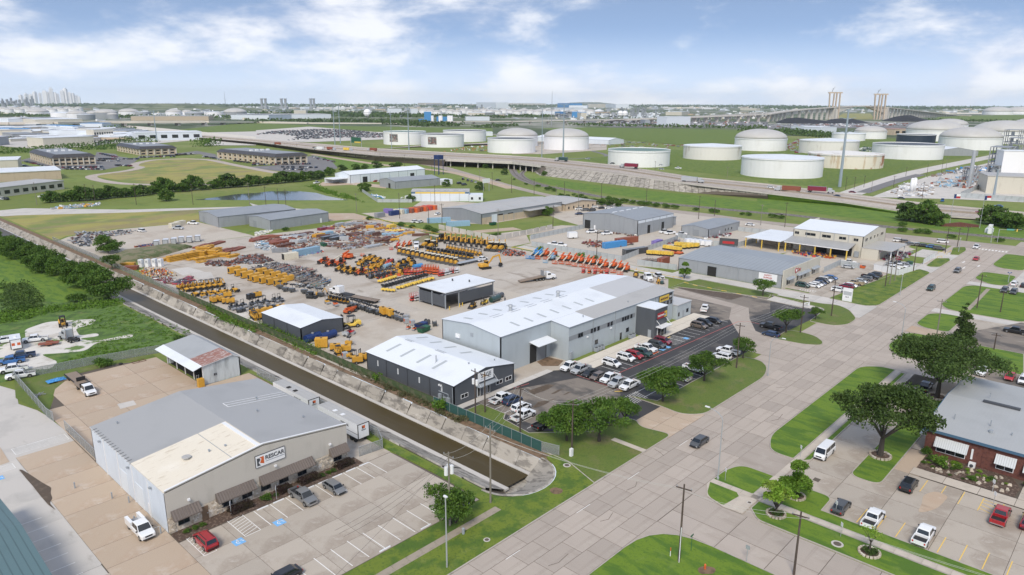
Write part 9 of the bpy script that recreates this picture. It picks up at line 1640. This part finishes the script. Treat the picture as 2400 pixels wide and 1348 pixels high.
for i,x in N9((1007,1048)):tag(P9('sphere_tank',MB().dome(0,0,14,14,14,18,6).dome(0,0,14,14,-14,18,6).w(0,0,0,5,5,n=8),'kw',None,(*q(A3,x,296),0),smooth=True),'white spherical tank, %s of a pair in the refinery'%('left','right')[i],'storage tank')
for x in(2130,2330,2480):tfar(A4,x,275,245,200,'dome','kw','shore terminal')
for k,a,c,n,s_ in((A1,190,240,260,70),(A1,240,330,320,40),(A2,185,230,420,90),(A2,225,290,260,40),(A3,188,240,420,80),(A3,240,320,260,30),(A4,212,260,420,60)):J9('industrial_clutter',k,((0,a),(2379,a+6),(2379,c+6),(0,c)),n,['tw','cream','silver','kw','gv','ww'],s_,s_*.28)
def cO(k,x0,x1,yb,ymin,ymax,n,la,w=(2,6)):
 for i in range(n):
  x=fr.uniform(x0,x1);u,v,h=zat(k,x,yb+fr.uniform(-4,4),fr.uniform(ymin,ymax));o=G9('process_column',la,'refinery column',(u,v,0),0,la[:60]);r_=fr.uniform(*w)*hypot(u,v)/4000;P9('shell',Vc(0,0,0,h,r_,n=8),fr.choice(('wm','wg','tg')),o);P9('platform',Vc(0,0,h*.8,h*.83,r_*1.6,n=8),'wm',o)
cO(A1,20,330,196,100,175,20,'dark refinery column in the hazy plant at the far left',(3,8));cO(A3,940,1350,290,195,260,22,'grey refinery column of the plant right of centre',(2,5));cO(A3,390,540,300,230,270,12,'grey silo like column behind the thin pylons',(6,12));cO(A2,1900,2100,225,175,205,10,'thin column of the far central plant',(2,5))
for x in(58,93,242,278,512,541):
 u,v,h=zat(A2,x,220,122);o=G9('power_station_stack','tall grey boiler tower of the power station, one of three pairs','boiler tower',(u,v,0),HEAD,'power station towers');s_=hypot(u,v)*20/3.965/FOC/2
 P9('tower',MB().e(0,0,0,s_*1.6,s_*1.6,h*.9),'wm',o);P9('crown',MB().e(0,0,h*.9,s_*2.1,s_*2.1,h*.1),'wm',o);P9('base_block',MB().e(0,0,0,s_*5,s_*3,h*.25),'wg',o)
for i,(x,yt,w)in N9(((240,118,24),(290,108,26),(330,112,22),(372,95,26),(420,102,20),(465,88,30),(495,96,24),(525,66,28),(556,98,22),(580,108,18),(622,84,30),(655,68,26),(668,92,22),(695,95,20),(722,104,20),(752,118,18),(776,128,16))):
 d=13000;px=x/3.965;X,Y=g(px,300);n=V3((X,Y)).normalized()*d;pyy=200+yt/3.965;h=CAMH+(240.5-pyy)*d/FOC*1.03;ww=w/3.965*d/FOC
 o=G9('downtown_tower','hazy downtown skyscraper on the left horizon, %s from the left'%ORD[i],'skyscraper',(n.x,n.y,0),HEAD+i,'downtown skyline');P9('tower',MB().e(0,0,0,ww,ww*.8,h*.93),'tw',o);P9('top',MB().e(0,0,h*.93,ww*.6,ww*.5,h*.07),'tw',o)  # pale tower colour stands in for extra haze, blending into the bright sky
def heap(name,k,pts,yt,depth,m,kind='structure',la=None):
 P=[(*q(k,x,pts[0][1]),0)for x,y in pts];o=MB();
 u0,v0=q(k,pts[0][0],pts[0][1]);u1,v1=q(k,pts[-1][0],pts[-1][1]);d=V3((u1-u0,v1-v0));n=V3((-d.y,d.x)).normalized();
 if n.dot(V3((u0,v0)))<0:n=-n
 secs=[]
 for(x,y)in pts:
  a=V3(q(k,x,y));ub=zat(k,x,y,yt(x))[2];h=max(.5,ub);secs.append([(a.x,a.y,-1),(a.x+n.x*depth*.3,a.y+n.y*depth*.3,h*1),(a.x+n.x*depth*.7,a.y+n.y*depth*.7,h*1),(a.x+n.x*depth,a.y+n.y*depth,-1)])
 o.l(secs);return R9(name,o,m,kind)
heap('grassy_hill',A1,[(600,205),(750,222),(950,226),(1300,228),(1700,230),(1950,232)],lambda x:205-36*math.exp(-((x-1150)/520)**4)if x<1950 else 228,500,'grass_dry');BO['grassy_hill'].data.materials[0]=M_['farland']
heap('distant_hill',A3,[(680,182),(800,182),(920,182),(1100,182)],lambda x:180-24*math.exp(-((x-880)/140)**2),1500,'farland')
heap('coal_heap',A4,[(60,350),(150,355),(240,358),(420,360),(640,360)],lambda x:350-48*math.exp(-((x-260)/180)**4),90,'coal',None);heap('coal_heap',A4,[(650,360),(760,360),(850,356),(990,350)],lambda x:355-45*math.exp(-((x-850)/130)**4),90,'coal',None);heap('coal_heap',A4,[(1040,330),(1130,338),(1230,340),(1350,340),(1460,340)],lambda x:335-58*math.exp(-((x-1210)/140)**2),90,'coal',None)
for i,nm in N9(('coal_heap','coal_heap.001','coal_heap.002')):tag(BO[nm],'long black coal heap before the bridge, %s from the left'%ORD[i],'coal heap')
bp=[(A3,800,352,338),(A3,1300,350,310),(A3,1700,346,296),(A3,2100,342,280),(A3,2379,338,268),(A4,150,330,244),(A4,350,325,222),(A4,590,318,206),(A4,760,316,195),(A4,900,316,193),(A4,1080,316,206),(A4,1300,306,230),(A4,1600,292,264),(A4,1760,286,280)]
PT=[zat(*p)for p in bp];br=G9('channel_bridge','long high bridge rising over coal heaps to a flat arch at the channel','bridge',(0,0,0))
def dR(root,P,off,w,t):
 for a,c in zip(P,P[1:]):P9('deck_span',MB().o((a[0]+off,a[1]+off,a[2]),(c[0]+off,c[1]+off,c[2]),w,t),'cp',root)
dR(br,PT,0,22,3.5)
for a,c in zip(PT,PT[1:]):
 L=hypot(c[0]-a[0],c[1]-a[1]);n=max(2,int(L/42));i0=PT.index(a)
 if i0 in(7,8,9):continue
 for j in range(n):t=j/n;x,y,z=[a[k]*(1-t)+c[k]*t for k in range(3)];P9('pier',MB().e(0,0,0,5,9,max(2,z-1)),'cp',br,(x,y,0))
for i,s_ in((7,1),(10,-1)):
 a=PT[i];c=PT[8 if i==7 else 9];P9('main_pier',MB().e(0,0,0,16,24,a[2]),'cp',br,(a[0],a[1],0));P9('haunch',MB().l([[(a[0],a[1]-9,a[2]*.45),(a[0],a[1]+9,a[2]*.45),(a[0],a[1]+9,a[2]),(a[0],a[1]-9,a[2])],[(c[0],c[1]-9,c[2]-4),(c[0],c[1]+9,c[2]-4),(c[0],c[1]+9,c[2]),(c[0],c[1]-9,c[2])]]),'cp',br)
mm('tower_tan',(.52,.42,.32),.8)
for i,(x0,yb,yt)in N9(((600,318,70),(1022,318,85))):
 u,v,h=zat(A4,x0,yb,yt);o=G9('bridge_tower','tan twin legged bridge tower under construction, %s of two'%('left','right')[i],'bridge tower',(u,v,0),HEAD-pi/2,'unfinished bridge towers');dd=hypot(u,v)/FOC/3.965
 for a0,a1 in((-38,-46),(-14,-8),(12,14),(48,40)):
  a0,a1=(a0*dd,a1*dd);P9('leg',MB().o((a0*.9,0,0),(a1,0,h),13*dd,8*dd),'tower_tan',o)
 P9('cross_head',Bx(-58*dd,-6*dd,h*.98,-2*dd,6*dd,h*1.03).b(2*dd,-6*dd,h*.98,56*dd,6*dd,h*1.03),'tower_tan',o);P9('tower_crane',MB().o((-30*dd,0,h),(-22*dd,0,h*1.18),3*dd,3*dd).o((-30*dd,0,h*1.05),(-8*dd,0,h*1.22),2*dd,2*dd),'wm',o);P9('base_pier',MB().e(0,0,0,70*dd,16*dd,h*.35),'cp',o)if i==0 else None
b2=G9('approach_viaduct','lower concrete viaduct running behind the tank farm field','bridge',(0,0,0));P2=[zat(*p)for p in((A2,1500,355,342),(A2,2379,362,335),(A3,500,360,328),(A3,1000,352,318),(A3,1500,345,300),(A3,2379,300,255),(A4,300,262,222),(A4,560,250,205))]
for a,c in zip(P2,P2[1:]):
 P9('deck_span',MB().o(a,c,16,2.5),'cp',b2);L=hypot(c[0]-a[0],c[1]-a[1]);n=max(2,int(L/55))
 for j in range(n):t=j/n;x,y,z=[a[k]*(1-t)+c[k]*t for k in range(3)];P9('pier',MB().e(0,0,0,3,8,max(2,z-1)),'cp',b2,(x,y,0))
ov=G9('long_overpass','long pale elevated motorway crossing the district at the left','bridge',(0,0,0));P3=[zat(*p)for p in((A1,-400,410,348),(A1,100,405,346),(A1,500,400,342),(A1,900,385,336),(A1,1400,378,334),(A1,1900,372,332),(A1,2379,352,335),(A2,500,358,348),(A2,1400,360,354))]
for a,c in zip(P3,P3[1:]):
 P9('deck_span',MB().o((a[0],a[1],a[2]-2),(c[0],c[1],c[2]-2),30,5),'cn',ov);L=hypot(c[0]-a[0],c[1]-a[1]);n=max(2,int(L/65))
 for j in range(n):t=j/n;x,y,z=[a[k]*(1-t)+c[k]*t for k in range(3)];P9('pier',MB().e(0,0,0,7,22,max(1,z-3)),'cp',ov,(x,y,0))
def lot(name,k,pts,z,m):return H9(name,pl(k,*pts),z,m)
lot('dealer_lot',A1,((-100,470),(450,440),(900,400),(1300,440),(1280,520),(900,560),(450,600),(-100,560)),.3,'cp');lot('auction_lot',A2,((-300,470),(100,400),(560,375),(900,390),(1180,440),(1190,505),(500,530),(-300,510)),.35,'cp');lot('auction_lot',A1,((1250,560),(1880,440),(2379,430),(2379,560),(1900,560),(1950,500)),.3,'cp');lot('far_lot',A1,((-100,300),(480,300),(500,370),(-100,380)),.3,'cp');lot('port_ground',A4,((-600,385),(0,370),(1400,345),(1300,395),(600,400),(0,420)),.3,'ag');lot('port_ground',A3,((500,330),(2379,340),(2379,395),(900,392)),.3,'ag')
lot('feeder_road',A1,((1150,390),(1350,420),(2379,500),(2379,480),(1500,400),(1200,375)),.4,'cn');lot('far_meadow',A3,((250,400),(700,392),(2300,420),(2100,540),(1600,560),(800,480)),.3,'grass');lot('far_meadow',A1,((1500,430),(2379,340),(2379,430),(1900,440)),.38,'grass');lot('far_meadow',A2,((0,420),(0,352),(700,378),(1500,390),(2200,400),(2200,440),(1100,435),(500,385)),.38,'grass');lot('far_meadow',A4,((1500,330),(1600,290),(2700,265),(2700,350)),.3,'grass');lot('far_meadow',A4,((600,318),(700,262),(950,262),(1000,318)),.3,'grass_dry')
for k,x0,y0,x1,y1 in((A2,800,195,1200,178),(A1,800,176,1250,172),(A2,300,215,900,205),(A3,1400,215,1900,206),(A4,1650,268,2379,255),(A1,340,190,640,184)):lot('bare_ground',k,((x0,y0),(x1,y0+2),(x1,y1),(x0,y1)),.5,'cn')
def carmass(name,k,pts,n,spread=1):
 P=[q(k,*p)for p in pts];xs=[p[0]for p in P];ys=[p[1]for p in P];b=MB();c=0
 while c<n:
  x=min(xs)+fr.random()*(max(xs)-min(xs));y=round((min(ys)+fr.random()*(max(ys)-min(ys)))/9)*9
  if not inpoly(P,x,y):continue
  c+=1;m=fr.choice((0,0,0,1,1,2,3,4,5));b.b(x-.9,y-2.3,.3,x+.9,y+2.3,1,m,bottom=False);b.b(x-.75,y-1.3,1,x+.75,y+1,1.55,6,bottom=False)
 o=R9(name,b,['white','silver','charcoal','maroon','navy','black','gl'],'stuff');o.location.z=.3;return o
carmass('auction_cars',A2,((0,460),(150,430),(600,410),(900,420),(1180,455),(1185,490),(750,490),(300,515),(400,480),(200,455)),1900);carmass('dealer_cars',A1,((0,480),(450,470),(460,560),(900,560),(1180,520),(1260,430),(1100,420),(900,470),(460,460),(0,500)),1700);carmass('dealer_cars',A1,((1050,420),(1400,430),(1600,470),(1270,480)),200)
fc=[('silver','silver'),('white','white'),('black','black'),('charcoal','dark grey'),('navy','navy'),('maroon','dark red'),('bronze','bronze')]
def crow(k,a,c,n,where):
 (x0,y0),(x1,y1)=q(k,*a),q(k,*c);h=atan2(y1-y0,x1-x0)+pi/2
 for i in range(n):
  if fr.random()<.12:continue
  t=i/max(1,n-1);p,w=fr.choice(fc);kd=fr.choice(('sedan','suv','suv'));SCAR[kd].put(x0+(x1-x0)*t,y0+(y1-y0)*t,h+fr.uniform(-.05,.05),'%s %s parked %s'%(w,'car' if kd=='sedan' else 'SUV',where),'cars parked '+where,p,.15)
crow(A1,(250,715),(480,770),16,'along the left face of the leftmost office');crow(A1,(200,745),(330,780),8,'at the kerb before the leftmost office');crow(A1,(590,770),(970,765),17,'along the front of the leftmost office');crow(A1,(620,785),(960,785),8,'in the outer row before the leftmost office');crow(A1,(930,690),(1280,690),15,'between the left and middle offices');crow(A1,(920,705),(1100,710),9,'in the second row between the offices');crow(A1,(940,640),(1080,672),7,'beside the round drive');crow(A1,(1310,672),(1620,668),11,'before the middle office');crow(A1,(1640,650),(1800,640),7,'right of the middle office');crow(A1,(1900,670),(2040,690),7,'left of the nearest office')
crow(A2,(-30,745),(500,735),26,'along the front of the nearest office');crow(A2,(250,765),(560,770),14,'in the second row before the nearest office');crow(A2,(270,785),(460,790),8,'in the outer row before the nearest office');crow(A2,(540,670),(620,700),8,'right of the nearest office');crow(A2,(620,690),(720,715),6,'at the far right of the nearest office');crow(A2,(1380-400,0+1500),(990,1500),0,'nowhere');crow(A1,(2190,710),(2400,735),8,'under the shelter of the nearest office');crow(A1,(1090,750),(1210,755),6,'on the island in the round drive')
F9('tree_belt',A1,((-50,640),(300,615),(640,600),(1000,598),(1180,580)),.11,9,40,1.3,'lm');F9('tree_belt',A1,((640,590),(1050,560),(1250,510),(1390,540)),.05,9,30,1.3);F9('tree_belt',A1,((1830,575),(2020,560)),.2,12,26,1.4,'lm');F9('tree_belt',A1,((-60,520),(140,520)),.06,9,30,1.6,'lm')
F9('tree_belt',A2,((-100,350),(600,345),(1200,350),(1740,385)),.012,13,130,4);F9('tree_belt',A2,((0,262),(760,270),(1500,300)),.003,13,420,8);F9('tree_belt',A1,((1000,300),(1900,305),(2379,300)),.006,12,160,5);F9('tree_belt',A1,((0,285),(300,290),(520,310)),.01,12,120,5)
F9('tree_belt',A2,((1900,300),(2379,302)),.006,12,160,6);F9('tree_belt',A3,((0,292),(360,296)),.006,12,160,6);F9('tree_belt',A3,((540,372),(1000,382),(1600,392),(2379,405)),.012,9,70,3.4);F9('tree_belt',A4,((-250,425),(150,435),(400,470),(640,490)),.03,10,70,2.6);F9('tree_belt',A4,((1450,330),(2379,345)),.006,8,120,5);F9('tree_belt',A1,((0,385),(300,392),(420,390)),.03,9,50,2.6);F9('tree_belt',A1,((960,410),(1200,420)),.03,9,50,2.6,'lm');F9('tree_belt',A2,((2080,395),(2379,380)),.02,8,60,3)
for(k,y,s_)in((A1,186,22),(A2,186,22),(A3,190,22),(A3,202,16),(A4,206,22),(A4,222,16),(A2,200,16),(A1,199,16)):F9('horizon_woods',k,((-100,y-3),(2450,y+3)),.00009 if s_>20 else.00035,22,1500 if s_>20 else 600,s_)
rf=random.Random(12)
def frame_tower(x,y,w,d,h,n,la):
 u,v=q(A4,x,y);o=G9('process_structure',la,'refinery structure',(u,v,0),rf.uniform(-.1,.1),'refinery structures at the right edge')
 for i in range(3):
  for j in range(2):P9('column',MB().e(0,0,0,.7,.7,h),'steel',o,(w*i/2,d*j,0))
 for k in range(1,n+1):P9('deck',Bx(-.4,-.4,h*k/n-.4,w+.4,d+.4,h*k/n),'wm',o)
 for k in range(n):P9('vessel',Cy((w*.3,d/2,h*k/n),(w*.3,d/2,h*(k+.7)/n),rf.uniform(1,2.2),n=10),'gv',o);P9('pipe',MB().o((0,-.5,h*k/n),(w,-.5,h*(k+1)/n),.5,.5),'gv',o)
for a in((2200,860,26,14,26,4,'steel process frame with large white coolers at the right edge'),(2290,700,22,14,34,5,'tall dark lattice structure at the right edge'),(2330,780,20,12,30,5,'second lattice structure at the right edge'),(2130,880,14,8,12,2,'low pipe frame left of the coolers'),(1900,900,12,8,12,2,'small process frame beside the grey column')):frame_tower(*a)
bar('refinery_hall','tan block hall behind a grey wall at the refinery',A4,2020,1000,2500,1020,30,12,'wc','rp');bar('cooler_bank','stacked white cooler bank high in the refinery',A4,2150,880,2370,885,14,24,'kw','rx');fE('slat_fence','grey security wall in front of the refinery hall',pl(A4,(1785,1040),(1960,960),)+pl(A4,(1785,1045),(2400,1090)),3.5,'slat_fence',8)
for x,y in((1330,990),(1355,985)):tag(P9('white_vessel',Vc(0,0,0,9,1.3,n=12).dome(0,0,9,1.3,1,12,3),'tw',None,(*q(A4,x,y),0),smooth=True),'upright white vessel in the metering yard, %s of two'%('left' if x<1340 else 'right'),'vessel')
tag(P9('grey_column',Vc(0,0,0,28,1.6,1.2,n=12),'gv',None,(*q(A4,1865,950),0)),'tall grey column left of the refinery wall','refinery column')
J9('metering_pipework',A4,((1130,1000),(1290,900),(1560,930),(1500,1040),(1200,1030)),260,['tw','gv','tw','wood'],4,1.2);J9('refinery_clutter',A4,((1500,900),(2150,800),(2379,820),(2379,900),(1900,960),(1600,960)),380,['gv','steel','wood','rust','light_blue','charcoal'],4.5,3);J9('refinery_clutter',A4,((1420,870),(1800,770),(2379,700),(2379,780),(1700,830)),420,['gv','steel','wood','rust','charcoal','white','sky'],5,2.4)
J9('pipe_racks',A3,((700,560),(850,500),(1600,560),(1560,600),(880,580)),240,['rust','steel','charcoal','gv'],7,1.5);J9('pipe_racks',A4,((130,560),(310,500),(330,560),(300,640),(150,610)),170,['rust','steel','maroon','gv'],6,2.2);J9('pipe_racks',A4,((800,590),(1010,570),(1010,620),(810,610)),120,['white','steel','charcoal','green'],6,2);J9('rail_wagons',A4,((-300,390),(0,365),(1300,350),(1290,380),(300,395)),520,['gv','charcoal','steel','rust','white'],16,4);J9('port_clutter',A3,((900,320),(2379,345),(2379,390),(1000,385)),620,['gv','charcoal','steel','rust','white'],14,5);J9('tank_yard_parts',A2,((1950,570),(2140,560),(2140,610),(1700,620)),120,['orange','white','wood','steel'],4,1.2);J9('plant_clutter',A3,((400,290),(950,260),(1400,260),(1350,310),(600,320)),520,['gv','ww','steel','charcoal','white'],24,12);J9('plant_clutter',A3,((1900,290),(2379,262),(2379,318),(1950,320)),170,['kw','cream','wood'],22,16);J9('field_equipment',A1,((420,1150),(760,1110),(930,1100),(930,1120),(650,1150)),150,['gv','steel','light_blue','white','yellow'],3.2,1.5)
# ---- air
hz=bpy.data.meshes.new('haze');mb_=Bx(-9100,-9100,-6,14100,14100,262);hz.from_pydata(mb_.v,[],mb_.f)
hm=bpy.data.materials.new('haze_air');hm.use_nodes=True;hn=hm.node_tree;hn.nodes.clear();pv=hn.nodes.new('ShaderNodeVolumePrincipled');pv.inputs['Color'].default_value=(.86,.92,1,1);pv.inputs['Density'].default_value=HAZE;pv.inputs['Anisotropy'].default_value=.25;ho=hn.nodes.new('ShaderNodeOutputMaterial');hn.links.new(pv.outputs[0],ho.inputs['Volume'])
hz.materials.append(hm);ha=BO.new('haze',hz);COL.objects.link(ha);ha['kind']='stuff'
